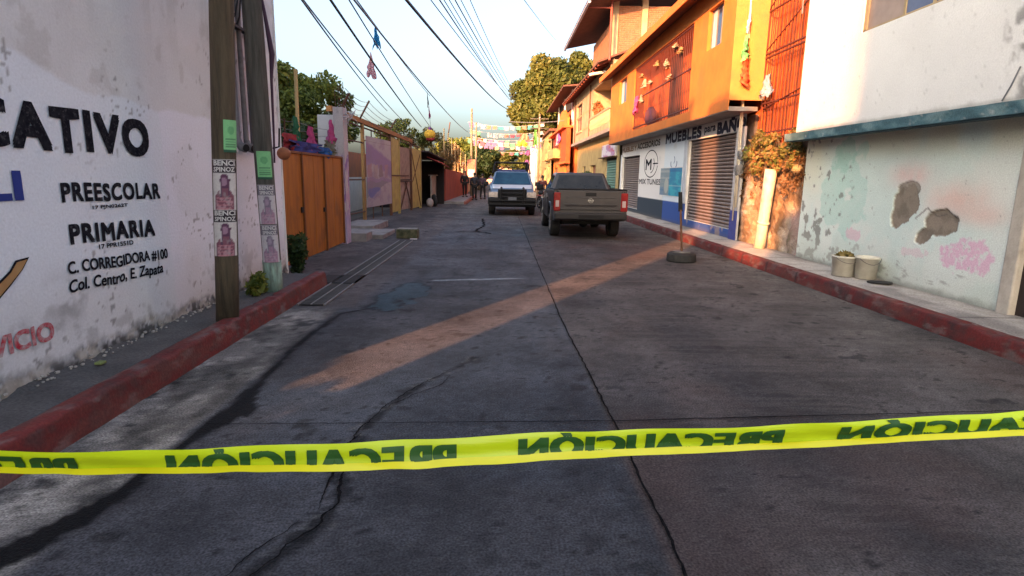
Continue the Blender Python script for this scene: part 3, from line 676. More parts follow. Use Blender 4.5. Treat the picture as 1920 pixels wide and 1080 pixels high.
MB().tube([(QB[0] + (QT[0] - QB[0]) * f_, 6.62, 0.12 + 7.88 * f_) for f_ in (0, 0.02, 0.05)], 0.102, 20).build('painted_foot', GREENP, p2, smooth=True)
# conduits on the wall between the two poles, and their entry elbows
cd = thing('conduit_bundle', 'three grey electrical conduits with open elbow ends clamped on the white wall', 'conduits', (-2.9, 6.6, 1.7))
GPIPE = mat('grey_conduit', (0.16, 0.15, 0.16), 0.55, (0.08, 0.075, 0.08), 12, 0.8, 0.05)
for k, y in enumerate((6.64, 6.85, 7.04)):
    d = -0.03 * k
    pi_ = MB().tube([(-2.90, y - 0.02, 4.6), (-2.90, y - 0.01, 3.2), (-2.90, y, 1.86), (-2.89, y, 1.80), (-2.86, y - 0.01, 1.765), (-2.81, y - 0.03, 1.755)], [0.027, 0.027, 0.029, 0.040, 0.048, 0.052], 12).build('conduit', GPIPE, cd, smooth=True)
    MB().disc((-2.805, y - 0.032, 1.755), (1, -0.5, 0), 0.040, 0.012, 12).build('opening', DARK, cd)
MB().box(-2.93, 6.56, 3.02, -2.86, 7.12, 3.05).build('clamp', BLACKM, cd)
for k in range(3):
    MB().tube([(-2.90, 6.42 + 0.18 * k, 3.0 + 0.02 * k), (-2.82, 6.5 + 0.1 * k, 3.12), (-2.72, 6.56, 3.45), (-2.68, 6.6, 4.4), (-2.7, 6.62, 6)], 0.010, 6).build('wire', CABLE, cd)
dc = tag(MB().tube([(-2.58, 6.66, 7.5), (-2.585, 6.67, 4.0), (-2.56, 6.67, 3.3), (-2.50, 6.70, 2.75), (-2.52, 6.70, 2.5), (-2.53, 6.7, 1.9), (-2.54, 6.7, 1.6)], [0.014, 0.014, 0.014, 0.03, 0.016, 0.012, 0.01], 7).build('hanging_cable', mat('purple_black_cable', (0.05, 0.02, 0.045), 0.7, amt=0.3, bump=0)),
         'dark loose cable hanging down the street side of the grey pole', 'cable')
bo = thing('round_lamp', 'rust orange round fitting on the corner of the white school wall', 'fitting', (-2.90, 7.75, 1.74))
MB().ball((-2.80, 7.72, 1.735), 0.085, 16, 10, (1, 1, 0.95)).build('globe', mat('rust_orange_paint', (0.32, 0.11, 0.045), 0.7, (0.2, 0.07, 0.03), 14, 0.8), bo, smooth=True)
MB().tube([(-2.945, 7.75, 1.8), (-2.86, 7.73, 1.82), (-2.84, 7.72, 2.05)], 0.012, 6).build('bracket', BLACKM, bo)

# ------------------------------------------------------------------ orange gate
og = thing('metal_gate', 'large orange brown panelled metal gate beyond the white school building', 'gate', (-3.35, 10.4, 0.02))
ed = [8.05, 8.95, 9.98, 10.62, 11.22, 11.86, 12.48]
for a, b_ in zip(ed[:-1], ed[1:]):
    pn = MB(); pn.box(-3.37, a + 0.012, 0.05, -3.345, b_ - 0.012, 1.80)
    k = a + 0.12
    pn.build('panel', GATE, og, bevel=0.004)
for y, w in ((8.95, 0.03), (9.98, 0.05), (11.22, 0.045), (12.48, 0.04)):
    MB().box(-3.36, y - w / 2, 0.03, -3.315, y + w / 2, 1.83).build('stile', mat('dark_gate_stile', (0.15, 0.05, 0.012), 0.6), og)
MB().box(-3.39, 8.05, 1.802, -3.32, 12.5, 1.84).build('top_rail', mat('dark_gate_stile', (0.15, 0.05, 0.012), 0.6), og)
MB().box(-3.343, 9.85, 0.84, -3.32, 9.95, 0.93).build('latch', BLACKM, og)
MB().box(-3.343, 11.10, 0.78, -3.32, 11.18, 0.86).build('latch', BLACKM, og)
# rebar fence with tarps behind / over the gate
yf = thing('wire_fence', 'sagging wire fence on thin posts above the orange gate', 'fence', (-3.5, 10.4, 0.02))
for y in (8.3, 9.7, 10.9, 12.2):
    MB().tube([(-3.5, y, 0), (-3.49, y + 0.02, 2.35)], 0.012, 6).build('post', RUST, yf)
for z in (1.93, 2.06, 2.2, 2.33):
    MB().tube([(-3.5, 8.1 + 0.44 * i, z + 0.02 * math.sin(i * 1.9 + z * 7)) for i in range(11)], 0.005, 4).build('wire', CABLE_G, yf)
tag(MB().tube([(-3.9, 11.5, 0), (-3.88, 11.53, 3.4)], 0.035, 8).build('wooden_post', mat('pale_timber', (0.55, 0.38, 0.16), 0.7)), 'pale yellow timber post sticking up in front of the leafy tree behind the orange gate', 'post')
PAPER = {}
def paper(nm, c):
    if nm not in PAPER: PAPER[nm] = mat('tissue_' + nm, c, 0.8, tuple(x * 0.6 for x in c), 18, 0.7, 0.2, 20)
    return PAPER[nm]
PINK = paper('pink', (0.40, 0.06, 0.20)); RED = paper('red', (0.26, 0.02, 0.03)); GRN = paper('green', (0.02, 0.15, 0.075)); BLU = paper('blue', (0.025, 0.04, 0.20))
CYA = paper('cyan', (0.03, 0.40, 0.45)); PUR = paper('purple', (0.22, 0.08, 0.28)); YEL = paper('yellow', (0.75, 0.45, 0.05)); WHT = paper('white', (0.62, 0.58, 0.58))
SAL = paper('salmon', (0.6, 0.2, 0.13)); SKY = paper('sky_blue', (0.01, 0.22, 0.50)); LGR = paper('light_green', (0.12, 0.42, 0.14)); PALEP = paper('pale_pink', (0.62, 0.35, 0.40))
def crumple(name, m, c, w, h, dx, parent=None, seed=0, n=10, taper=0.6, amp=0.06, dirn=(0, 1)):
    """hanging crumpled cloth/paper, top centre c, drawn along dirn in plan, with real folds and two faces of thickness"""
    mb = MB(); vs = []; rg_ = random.Random(seed)
    rowj = [1 + rg_.uniform(-.22, .22) for _ in range(n + 1)]; rowo = [rg_.uniform(-.10, .10) * w for _ in range(n + 1)]; colj = [rg_.uniform(-.22, .12) for _ in range(n + 1)]; dj = [[rg_.uniform(-1, 1) for _ in range(n + 1)] for _ in range(n + 1)]
    for layer in (0, 0.004):
        for j in range(n + 1):
            f = j / n
            for i in range(n + 1):
                g_ = i / n - 0.5; ww = w * (taper + (1 - taper) * f) * rowj[j]
                dd = amp * math.sin(g_ * 14 + f * 3 + seed) * (0.3 + f) + amp * 0.7 * dj[j][i] * (0.3 + f)
                s_ = g_ * ww + dx * f + rowo[j] * f
                zz = c[2] - h * f * (1 + colj[i] * f)
                vs.append((c[0] + dirn[0] * s_ + dirn[1] * dd + layer * dirn[1], c[1] + dirn[1] * s_ - dirn[0] * dd - layer * dirn[0], zz))
    k = (n + 1) ** 2; fs = []
    for L in (0, k):
        for j in range(n):
            for i in range(n):
                a = L + j * (n + 1) + i; fs.append((a, a + 1, a + n + 2, a + n + 1))
    mb.v = vs; mb.f = fs
    return mb.build(name, m, parent, smooth=True)
tag(crumple('tarp', RED, (-3.46, 9.85, 2.12), 0.75, 0.28, 0.0, seed=1, amp=0.03, taper=0.9), 'crumpled red cloth on the wire fence, next to the school corner', 'cloth')
tag(crumple('tarp', BLU, (-3.42, 10.5, 2.02), 1.7, 0.24, 0.0, seed=2, amp=0.06, taper=0.9), 'dark blue tarp folded along the gate top', 'tarp')
tag(crumple('tarp', paper('deep_blue', (0.01, 0.09, 0.30)), (-3.40, 11.55, 1.98), 0.7, 0.20, 0.0, seed=5, amp=0.05, taper=0.9), 'brighter blue bundle further along the gate top', 'tarp')
tag(crumple('paper_banner', GRN, (-3.47, 10.15, 2.42), 0.34, 0.52, 0.12, seed=3, amp=0.04, taper=0.5), 'green tissue banner left of the timber post', 'banner')
tag(crumple('paper_banner', PINK, (-3.47, 10.95, 2.32), 0.60, 0.46, 0.15, seed=4, amp=0.03, taper=0.55), 'pink tissue banner hanging just right of the timber post', 'banner')
tag(crumple('paper_banner', PINK, (-3.47, 12.25, 2.56), 0.55, 0.45, -0.05, seed=6, amp=0.04, taper=0.12), 'triangular magenta tissue banner beside the concrete gate post', 'banner')
tag(crumple('cloth', mat('grey_green_cloth', (0.14, 0.16, 0.12), 0.9), (-3.46, 12.1, 2.14), 0.8, 0.30, 0, seed=8, amp=0.05, taper=0.9), 'dull grey green cloth on the fence under the magenta banner', 'cloth')

# gate post with razor wire
gp = thing('gate_post', 'tall whitewashed concrete post with pink and purple stains at the end of the orange gate', 'post', (-3.38, 12.8, 0))
def post_col(u, v):
    c = np.zeros(u.shape + (3,)) + np.array((0.46, 0.42, 0.42)); n = fbm(u * 8, v * 4, 401)
    c = mix(c, (0.42, 0.24, 0.36), (1 - sm(1.7, 2.0, v)) * sm(0.35, 0.6, n) * 0.7)
    c = mix(c, (0.20, 0.10, 0.30), (v < 1.9) * sm(0.55, 0.62, fbm(u * 14, v * 6, 405)) * 0.8)
    c = mix(c, (0.40, 0.33, 0.45), (1 - sm(0.5, 0.7, v)) * 0.8)
    return mix(c, (0.2, 0.19, 0.18), sm(0.6, 0.75, n) * 0.5)
MB().box(-3.52, 12.62, 0.0, -3.32, 12.96, 2.85).build('shaft', mat('post_render', (0.42, 0.40, 0.39), 0.9), gp)
sheet('painted_face', (-3.315, 0, 0), (0, 1, 0), (0, 0, 1), np.linspace(12.62, 12.96, 14), np.linspace(0.0, 2.85, 110), post_col, matcol('stained_render', 0.9, 0.3, 40, 0.15), gp)
sheet('painted_face', (0, 12.615, 0), (1, 0, 0), (0, 0, 1), np.linspace(-3.52, -3.315, 10), np.linspace(0.0, 2.85, 110), lambda u, v: post_col(u * 3, v), MATS['stained_render'], gp)
for k in range(4):
    MB().tube([(-3.48 + 0.05 * k, 12.7 + 0.04 * (k % 2), 2.85), (-3.49 + 0.055 * k, 12.7 + 0.05 * (k % 2), 3.25 + 0.04 * k)], 0.007, 5).build('rebar', RUST, gp)
tag(MB().tube([(-3.40, 12.8, 2.8), (-3.22, 12.8, 3.15)], 0.03, 8).build('broken_stick', RUST), 'short dark stick slanting from the top of the whitewashed post', 'stick')
tag(MB().box(-3.95, 12.95, 0, -3.55, 13.2, 2.72).build('concrete_pillar', PL_WHITE, bevel=0.01), 'pale square pillar standing just left of the stained gate post', 'pillar')
rz_ = MB(); rg = random.Random(12)
for k in range(16):
    c = (-3.35 + rg.uniform(-0.16, 0.18), 12.78 + rg.uniform(-0.1, 0.1), 2.72 + rg.uniform(-0.22, 0.2)); ax = (rg.uniform(-1, 1), rg.uniform(-1, 1), rg.uniform(-1, 1))
    rz_.ring(c, ax, rg.uniform(0.06, 0.14), 0.006, 14, 4)
tag(rz_.build('wire_tangle', mat('galvanised_wire', (0.5, 0.5, 0.52), 0.5, amt=0.3, bump=0)), 'tangled ball of pale wire on top of the whitewashed post', 'wire')

# concrete steps by the post
st_ = thing('concrete_steps', 'low worn concrete steps at the foot of the whitewashed gate post', 'steps', (-3.0, 13.8, 0))
for a in ((-4.1, 13.05, -0.01, -3.0, 13.65, 0.19), (-4.1, 13.66, -0.01, -2.75, 15.2, 0.10), (-4.2, 15.21, -0.01, -3.3, 17.2, 0.17)):
    MB().box(*a).build('step', CONC, st_, bevel=0.015)
# mossy block
mb = thing('concrete_block', 'mossy concrete block lying at the end of the drain', 'block', (-2.2, 14.0, 0))
MB().box(-2.48, 13.82, -0.005, -1.97, 14.15, 0.22).build('block', mat('mossy_concrete', (0.11, 0.105, 0.06), 0.95, (0.03, 0.04, 0.018), 9, 1.0, 0.5, 30), mb, bevel=0.03)
MB().box(-2.45, 13.85, 0.221, -2.0, 14.12, 0.235).build('cap', CONC, mb, bevel=0.01)
tag(MB().box(-2.12, 13.62, 0.005, -1.96, 13.72, 0.02).build('paper_scrap', WHT), 'scrap of white paper on the road below the mossy block', 'paper')
# drain grate
dg_ = thing('drain_grate', 'long steel drain grate running beside the driveway', 'drain', (-2.17, 9.8, 0))
MB().box(-2.30, 6.55, 0.006, -2.02, 13.3, 0.012).build('channel_shade', DARK, dg_)  # dark sheet on the uncut road stands in for the shaded channel
MB().box(-2.325, 6.55, 0.002, -2.305, 13.3, 0.022).build('rail', STEEL, dg_)
MB().box(-2.02, 6.55, 0.002, -2.0, 13.3, 0.022).build('rail', STEEL, dg_)
MB().box(-2.17, 6.55, 0.012, -2.155, 13.3, 0.024).build('rail', STEEL, dg_)
bar = MB().box(-0.13, -0.012, 0.012, 0.13, 0.012, 0.022); bar0 = bar.build('bar', mat('dark_grate_steel', (0.05, 0.048, 0.05), 0.7, (0.1, 0.09, 0.09), 14, 0.8), None); bar0.parent = dg_
for k in range(90):
    y = 6.6 + k * 0.0745
    if 7.85 < y < 8.55: continue
    o = bar0 if k == 0 else dup(bar0, (0, 0, 0), dg_)
    o.location = (0.01, y - 9.8, 0)
tag(MB().box(-2.55, 7.90, 0.006, -2.0, 8.55, 0.022).build('drain_hole_shade', DARK), 'dark plate standing in for the broken drain hole past the end of the left red kerb', 'drain')  # solid plate; the hole's shade is put into its near-black colour

# weeds
def weed(label, c, h, r, n, seed, cols=GREENS):
    th = thing('weed', label, 'plant', c)
    foliage('foliage', LEAF, th, [(c[0] + random.uniform(-r, r) * 0.6, c[1] + random.uniform(-r, r) * 0.6, c[2] + h * (0.25 + 0.6 * random.random()), r * 0.6, r * 0.6, h * 0.3) for _ in range(7)], n, 0.045, cols, seed)
    s_ = MB()
    for k in range(5): s_.tube([c, (c[0] + random.uniform(-r, r) * 0.6, c[1] + random.uniform(-r, r) * 0.6, c[2] + h * 0.8)], 0.005, 4)
    s_.build('stem', mat('green_stem', (0.05, 0.08, 0.02), 0.8), th)
weed('small green weed at the foot of the grey pole', (-2.66, 6.40, 0.16), 0.22, 0.13, 260, 1)
weed('taller dark green weed against the start of the orange gate', (-2.9, 8.35, 0.02), 0.62, 0.17, 700, 2, DEEP)
tag(MB().box(-2.80, 3.90, 0.165, -2.75, 3.96, 0.185).build('litter', paper('dull_green', (0.2, 0.24, 0.08)), bevel=0.006), 'scrap of yellow green litter on the left pavement by the wall', 'litter')

# ------------------------------------------------------------------ left yard: framed gates with banners
# gate line runs from G0 to G1 (slightly oblique)
G0 = Vector((-4.55, 14.0, 0)); G1 = Vector((-3.68, 27.0, 0)); GD = (G1 - G0).normalized(); GN = Vector((GD.y, -GD.x, 0))
def GP(y, off=0.0, z=0.0):
    p = G0 + (G1 - G0) * ((y - 14.0) / 13.0) + GN * off; return Vector((p.x, p.y, z))
def gslab(name, m, parent, y0, y1, z0, z1, off=0.0, th=0.03, z0b=None, z1b=None):
    a, b_ = GP(y0, off), GP(y1, off); c, d = GP(y1, off - th), GP(y0, off - th)
    z0b = z0 if z0b is None else z0b; z1b = z1 if z1b is None else z1b
    return MB().hexa([(a.x, a.y, z0), (b_.x, b_.y, z0b), (c.x, c.y, z0b), (d.x, d.y, z0)], [(a.x, a.y, z1), (b_.x, b_.y, z1b), (c.x, c.y, z1b), (d.x, d.y, z1)]).build(name, m, parent)
def gbar(name, m, parent, y0, z0, y1, z1, off=0.03, r=0.025): return MB().tube([GP(y0, off, z0), GP(y1, off, z1)], r, 6).build(name, m, parent)
BRN = mat('brown_painted_steel', (0.22, 0.11, 0.045), 0.7, (0.13, 0.06, 0.03), 10, 0.8)
yg = thing('framed_gate', 'long yellow and brown sheet metal gate frame in the yard on the left', 'gate', tuple(GP(20)))
gslab('top_beam', mat('orange_brown_beam', (0.42, 0.20, 0.07), 0.8, (0.3, 0.13, 0.05), 8, 0.7), yg, 15.6, 25.2, 3.06, 3.20, 0.06, 0.14, 2.80, 2.94)
gslab('top_rail', RUST, yg, 15.6, 27.0, 2.93, 2.97, 0.02, 0.04, 2.66, 2.70)
for y, w, m_, zt in ((16.2, 0.08, BRN, 3.05), (18.35, 0.14, mat('ochre_post', (0.32, 0.19, 0.07), 0.7), 3.02), (21.6, 0.10, RUST, 2.9), (22.9, 0.10, YGATE, 2.85), (25.0, 0.12, RUST, 2.78), (26.9, 0.16, YGATE, 2.7)):
    gslab('post', m_, yg, y - w / 2, y + w / 2, 0.0, zt, 0.05, 0.08)
gslab('sheet_panel', YGATE, yg, 21.7, 22.85, 0.10, 2.82, 0.03, 0.02, 0.1, 2.75)
gslab('sheet_panel', YGATE, yg, 25.1, 26.82, 0.08, 2.6, 0.03, 0.02, 0.08, 2.55)
for (a, b_, c, d) in ((14.6, 2.3, 16.2, 0.9), (14.3, 0.3, 16.2, 1.8), (25.1, 2.4, 26.8, 0.1), (26.8, 2.4, 25.2, 1.2), (23.0, 0.15, 24.2, 1.2), (24.9, 0.15, 23.8, 1.3)):
    gbar('brace', RUST, yg, a, b_, c, d)
for (a, b_, z) in ((14.2, 18.3, 2.42), (14.2, 18.3, 1.32), (21.6, 24.4, 1.45), (22.9, 25.0, 1.25), (14.2, 18.3, 0.35), (18.4, 21.6, 2.5)):
    gbar('rail', RUST, yg, a, z, b_, z, 0.04, 0.022)
for y in (19.4, 20.5): gbar('rail', RUST, yg, y, 0.05, y, 2.9, -0.02, 0.02)
gslab('frosted_pane', mat('dusty_mesh_pane', (0.36, 0.25, 0.18), 0.9, (0.22, 0.14, 0.1), 5, 0.9), yg, 23.0, 24.95, 1.3, 2.55, -0.02, 0.015)
gslab('lower_panel', mat('pale_brown_panel', (0.40, 0.30, 0.24), 0.9, (0.2, 0.14, 0.1), 4, 0.9), yg, 23.0, 24.95, 0.1, 1.2, -0.02, 0.015)
# printed banner on the gate
def banner_col(u, v):   # u along 0..1, v up 0..1
    u, v = u + 0.10 * (fbm(u * 5, v * 5, 511) - 0.5) + 0.03 * (fbm(u * 22, v * 22, 513) - 0.5), v + 0.08 * (fbm(u * 5, v * 5, 515) - 0.5) + 0.02 * (fbm(u * 22, v * 22, 517) - 0.5)
    c = np.zeros(u.shape + (3,)) + np.array((0.46, 0.44, 0.45)); n = fbm(u * 4, v * 6, 501)
    c = mix(c, (0.22, 0.12, 0.36), sm(0.06, 0.0, np.abs(v - 0.80 + 0.25 * u) - 0.10) * 0.9)
    c = mix(c, (0.26, 0.17, 0.40), sm(0.03, 0.0, np.abs(v - 0.64) - 0.035) * 0.8)
    for k, (x0, cc) in enumerate(((0.12, (0.42, 0.20, 0.22)), (0.34, (0.45, 0.35, 0.30)), (0.55, (0.20, 0.12, 0.14)), (0.78, (0.40, 0.22, 0.26)))):
        c = mix(c, cc, ((np.abs(u - x0) < 0.075) & (v > 0.42) & (v < 0.60)) * 0.9)
    c = mix(c, (0.28, 0.19, 0.38), ((v > 0.36) & (v < 0.415)) * 0.9)
    c = mix(c, (0.17, 0.17, 0.22), ((v < 0.36) & (v > 0.12 + 0.26 * u)) * 0.85)
    c = mix(c, (0.05, 0.11, 0.42), ((((u - 0.30) / 0.26) ** 2 + ((v - 0.20) / 0.085) ** 2) < 1) * 0.9)
    c = mix(c, (0.45, 0.40, 0.44), (v < 0.12 + 0.26 * u - 0.02) * 0.6)
    c = mix(c, (0.45, 0.42, 0.44), np.full(u.shape, 0.25)) * 0.8; return mix(c, (0.22, 0.17, 0.24), sm(0.5, 0.7, fbm(u * 7, v * 9, 519)) * 0.45)
a = GP(18.5, 0.06, 0.45); b_ = GP(21.55, 0.06, 0.45)
o = sheet('banner', tuple(a), tuple(b_ - a), (0, 0, 2.2), np.linspace(0, 1, 60), np.linspace(0, 1, 110), banner_col, matcol('printed_vinyl', 0.6, 0.1, 30, 0.1))
tag(o, 'faded purple printed banner tied to the yard gate, blue shape near its bottom', 'banner')
# background walls of the yard
yw = thing('yard_wall', 'pale low wall with orange brick upper part seen through the yard gate', 'wall', (-6.2, 20, 0))
MB().box(-6.3, 13.2, -0.02, -6.05, 27.5, 1.35).build('lower_wall', PL_WHITE, yw)
MB().box(-6.28, 13.2, 1.351, -6.07, 27.5, 2.35).build('upper_wall', mat('orange_brick_wall', (0.40, 0.15, 0.07), 0.9, (0.26, 0.12, 0.08), 4, 0.9, 0.5, 20), yw)
MB().box(-6.3, 27.52, -0.02, -4.2, 27.7, 2.4).build('end_wall', mat('brown_panel_wall', (0.2, 0.12, 0.08), 0.9), yw)
# sticks above the gate with barbed wire
for k, (y, dx, h) in enumerate(((18.0, 0.35, 0.62), (21.6, 0.25, 0.42))):
    p = GP(y, 0, 3.0); lab = ['nearer leaning stick that carries barbed wire above the yard gate', 'further leaning stick that carries barbed wire above the yard gate'][k]
    tag(MB().tube([p, p + Vector((dx, 0, h))], 0.03, 6).build('wire_support', RUST), lab, 'stick')
bw = thing('barbed_wire', 'four strands of barbed wire strung above the yard gate beam', 'wire', tuple(GP(14, 0, 3.2)))
for k in range(4):
    pts = [Vector((-3.3, 12.8, 2.95 + 0.10 * k))] + [GP(18, 0.10 + 0.08 * k, 3.22 + 0.12 * k)] + [GP(21.6, 0.06 + 0.06 * k, 3.05 + 0.10 * k), GP(26, 0.05 * k, 2.8 + 0.08 * k)]
    full = []
    for q0, q1 in zip(pts[:-1], pts[1:]):
        for i in range(6): f = i / 6; full.append(q0.lerp(q1, f) - Vector((0, 0, 0.10 * 4 * f * (1 - f))))
    full.append(pts[-1]); MB().tube(full, 0.007, 4).build('strand', CABLE_G, bw)
# dark shed with red awning
sh = thing('shed', 'dark open fronted shed with a red metal awning past the yellow gate', 'shed', (-4.0, 28.5, 0))
MB().box(-5.6, 27.2, -0.02, -3.66, 27.35, 2.6).build('side_wall', mat('black_tarred_sheet', (0.02, 0.015, 0.02), 0.9), sh)
MB().box(-5.6, 27.36, -0.02, -5.45, 31.0, 2.6).build('back_wall', DARK, sh)
MB().box(-5.6, 31.0, -0.02, -3.0, 31.15, 2.2).build('side_wall', DARK, sh)
MB().hexa([(-5.7, 27.1, 2.62), (-3.3, 27.1, 2.50), (-2.9, 31.3, 2.22), (-5.7, 31.3, 2.3)], [(-5.7, 27.1, 2.68), (-3.3, 27.1, 2.56), (-2.9, 31.3, 2.28), (-5.7, 31.3, 2.36)]).build('roof', mat('black_tarred_sheet', (0.02, 0.015, 0.02), 0.9), sh)
MB().hexa([(-3.5, 28.0, 2.30), (-2.75, 28.0, 2.02), (-2.75, 31.3, 1.88), (-3.5, 31.3, 2.16)], [(-3.5, 28.0, 2.34), (-2.75, 28.0, 2.06), (-2.75, 31.3, 1.92), (-3.5, 31.3, 2.20)]).build('awning', mat('red_awning', (0.28, 0.03, 0.03), 0.7), sh)
MB().box(-3.46, 28.9, 0.0, -3.40, 30.95, 1.45).build('counter_panel', mat('pale_counter', (0.33, 0.29, 0.25), 0.8), sh)
MB().box(-3.55, 28.85, 1.46, -3.3, 30.95, 1.50).build('counter_top', CONC, sh)
tag(MB().ring((-3.2, 28.3, 0.30), (0.9, 0.35, 0.1), 0.21, 0.09, 22, 8).build('old_tyre', RUB, smooth=True), 'old black tyre leaning by the shed counter', 'tyre')
tag(MB().ball((-3.35, 27.75, 0.2), 0.22, 10, 7, (0.8, 0.8, 1)).build('sack', mat('pale_sack', (0.35, 0.3, 0.28), 0.9), smooth=True), 'pale lumpy sack on the ground in front of the shed', 'sack')
# red boundary wall
rw = thing('boundary_wall', 'brick red boundary wall with tall mesh posts, left side far along the street', 'wall', (-2.8, 37, 0))
RW = mat('brick_red_paint', (0.27, 0.05, 0.03), 0.85, (0.18, 0.035, 0.025), 2, 0.8, 0.3, 20)
MB().hexa([(-2.95, 31.3, -0.02), (-2.6, 46, -0.02), (-2.8, 46, -0.02), (-3.15, 31.3, -0.02)], [(-2.95, 31.3, 1.82), (-2.6, 46, 1.60), (-2.8, 46, 1.60), (-3.15, 31.3, 1.82)]).build('wall', RW, rw)
for k in range(8):
    y = 31.6 + k * 1.9; x = -3.05 + (y - 31.3) * 0.024
    MB().tube([(x, y, 1.6), (x, y, 3.9 - 0.12 * k)], 0.035, 6).build('post', mat('pale_rust_post', (0.40, 0.27, 0.13), 0.7), rw)
for z in (2.2, 2.8, 3.3): MB().tube([(-3.05, 31.6, z), (-2.75, 44.9, z - 0.15)], 0.012, 5).build('rail', RUST, rw)
vb = [(-3.15 + random.uniform(-0.2, 0.15), 31.5 + random.uniform(0, 13), 2.3 + random.uniform(-0.4, 0.9), 0.25, 0.8, 0.35) for _ in range(16)]
vt = thing('climbing_vine', 'dry brown vine climbing the mesh above the brick red wall', 'vine', (-3.1, 37, 1.6))
foliage('foliage', LEAF, vt, vb, 4200, 0.10, [(0.06, 0.04, 0.015), (0.14, 0.09, 0.03), (0.24, 0.15, 0.06), (0.10, 0.10, 0.03)], 77)
s_ = MB()
for k in range(14): y = 31.6 + k * 0.95; s_.tube([(-3.1, y, 1.6), (-3.12, y + 0.4, 2.3), (-3.05, y + 0.2, 3.1)], 0.012, 4)
s_.build('stem', WOOD, vt)

# ================================================================== TREES
def tree(name, label, base, blobs, n, size, cols, trunk_r, seed, group=None, limbs=6):
    th = thing(name, label, 'tree', base, group)
    rg_ = random.Random(seed); cz = min(b[2] for b in blobs); c = Vector(np.mean(np.array(blobs)[:, :3], axis=0))
    fork = Vector((base[0] + (c.x - base[0]) * 0.4, base[1] + (c.y - base[1]) * 0.4, base[2] + (cz - base[2]) * 0.75))
    MB().tube([base, Vector(base).lerp(fork, 0.5) + Vector((rg_.uniform(-.1, .1), rg_.uniform(-.1, .1), 0)), fork], [trunk_r, trunk_r * 0.8, trunk_r * 0.65], 10).build('trunk', WOOD, th, smooth=True)
    for k in range(limbs):
        b = blobs[k % len(blobs)]; e_ = Vector(b[:3])
        m_ = fork.lerp(e_, 0.5) + Vector((rg_.uniform(-.3, .3), rg_.uniform(-.3, .3), rg_.uniform(0, .3))) * (trunk_r * 4)
        MB().tube([fork, m_, e_], [trunk_r * 0.5, trunk_r * 0.3, trunk_r * 0.12], 6).build('limb', WOOD, th, smooth=True)
    foliage('crown', LEAF, th, blobs, n, size, cols, seed)
    return th
def blobcloud(c, r, k, br, seed):
    rg_ = random.Random(seed); out = []
    for _ in range(k):
        while True:
            p = [rg_.uniform(-1, 1) for _ in range(3)]
            q = sum(x * x for x in p)
            if 0.12 < q < 1: break
        s = br * rg_.uniform(0.7, 1.3)
        out.append((c[0] + p[0] * r[0], c[1] + p[1] * r[1], c[2] + p[2] * r[2], s, s, s * 0.85))
    return out
tree('leafy_tree', 'bushy sunlit tree rising behind the orange gate', (-7.6, 20, 0), blobcloud((-7.35, 20, 3.2), (2.3, 1.6, 1.75), 64, 0.45, 5), 22000, 0.085, GREENS, 0.16, 5)
tree('leafy_tree', 'low dark shrub tree between the orange gate and the yard gate posts', (-6.3, 16.5, 0), blobcloud((-5.9, 16.2, 2.1), (1.4, 0.9, 0.75), 30, 0.32, 6), 8000, 0.07, DEEP, 0.08, 6)
tree('small_tree', 'small yellow green tree behind the far end of the yard gate', (-5.0, 29.5, 0), blobcloud((-4.9, 30, 3.4), (1.3, 1.0, 0.65), 22, 0.30, 7), 3600, 0.08, OLIVE, 0.08, 7)
tree('small_tree', 'thin sparse tree above the red awning of the shed', (-3.9, 33, 0), blobcloud((-3.9, 33.4, 3.3), (0.9, 1.0, 0.8), 14, 0.26, 8), 1700, 0.08, [(0.06, 0.05, 0.02), (0.12, 0.1, 0.03), (0.2, 0.15, 0.05)], 0.06, 8)
tree('leafy_tree', 'dark green tree standing left of the white police pickup', (-2.3, 62, 0), blobcloud((-1.9, 64, 3.0), (2.2, 2.0, 1.6), 34, 0.62, 9), 9000, 0.16, DEEP, 0.2, 9)
tree('leafy_tree', 'mid green tree behind the two concrete poles at the end of the street', (-5.5, 70, 0), blobcloud((-4.8, 72, 4.2), (3.2, 2.5, 1.9), 34, 0.8, 10), 8000, 0.2, GREENS, 0.25, 10)
tree('leafy_tree', 'small olive tree at the very end of the street above the police pickup', (3.0, 88, 0), blobcloud((2.6, 90, 3.6), (2.6, 2.0, 1.5), 22, 0.7, 11), 5000, 0.2, OLIVE, 0.2, 11)
tree('leafy_tree', 'large round olive green tree towering over the orange houses', (6.0, 62, 0), blobcloud((4.9, 62, 9.4), (3.7, 3.4, 3.5), 60, 1.05, 12) + blobcloud((9.0, 64, 11.2), (3.2, 3, 2.5), 26, 1.0, 13) + blobcloud((2.4, 62, 7.6), (1.2, 1.4, 1.6), 12, 0.8, 14), 46000, 0.24, OLIVE, 0.45, 12, limbs=12)

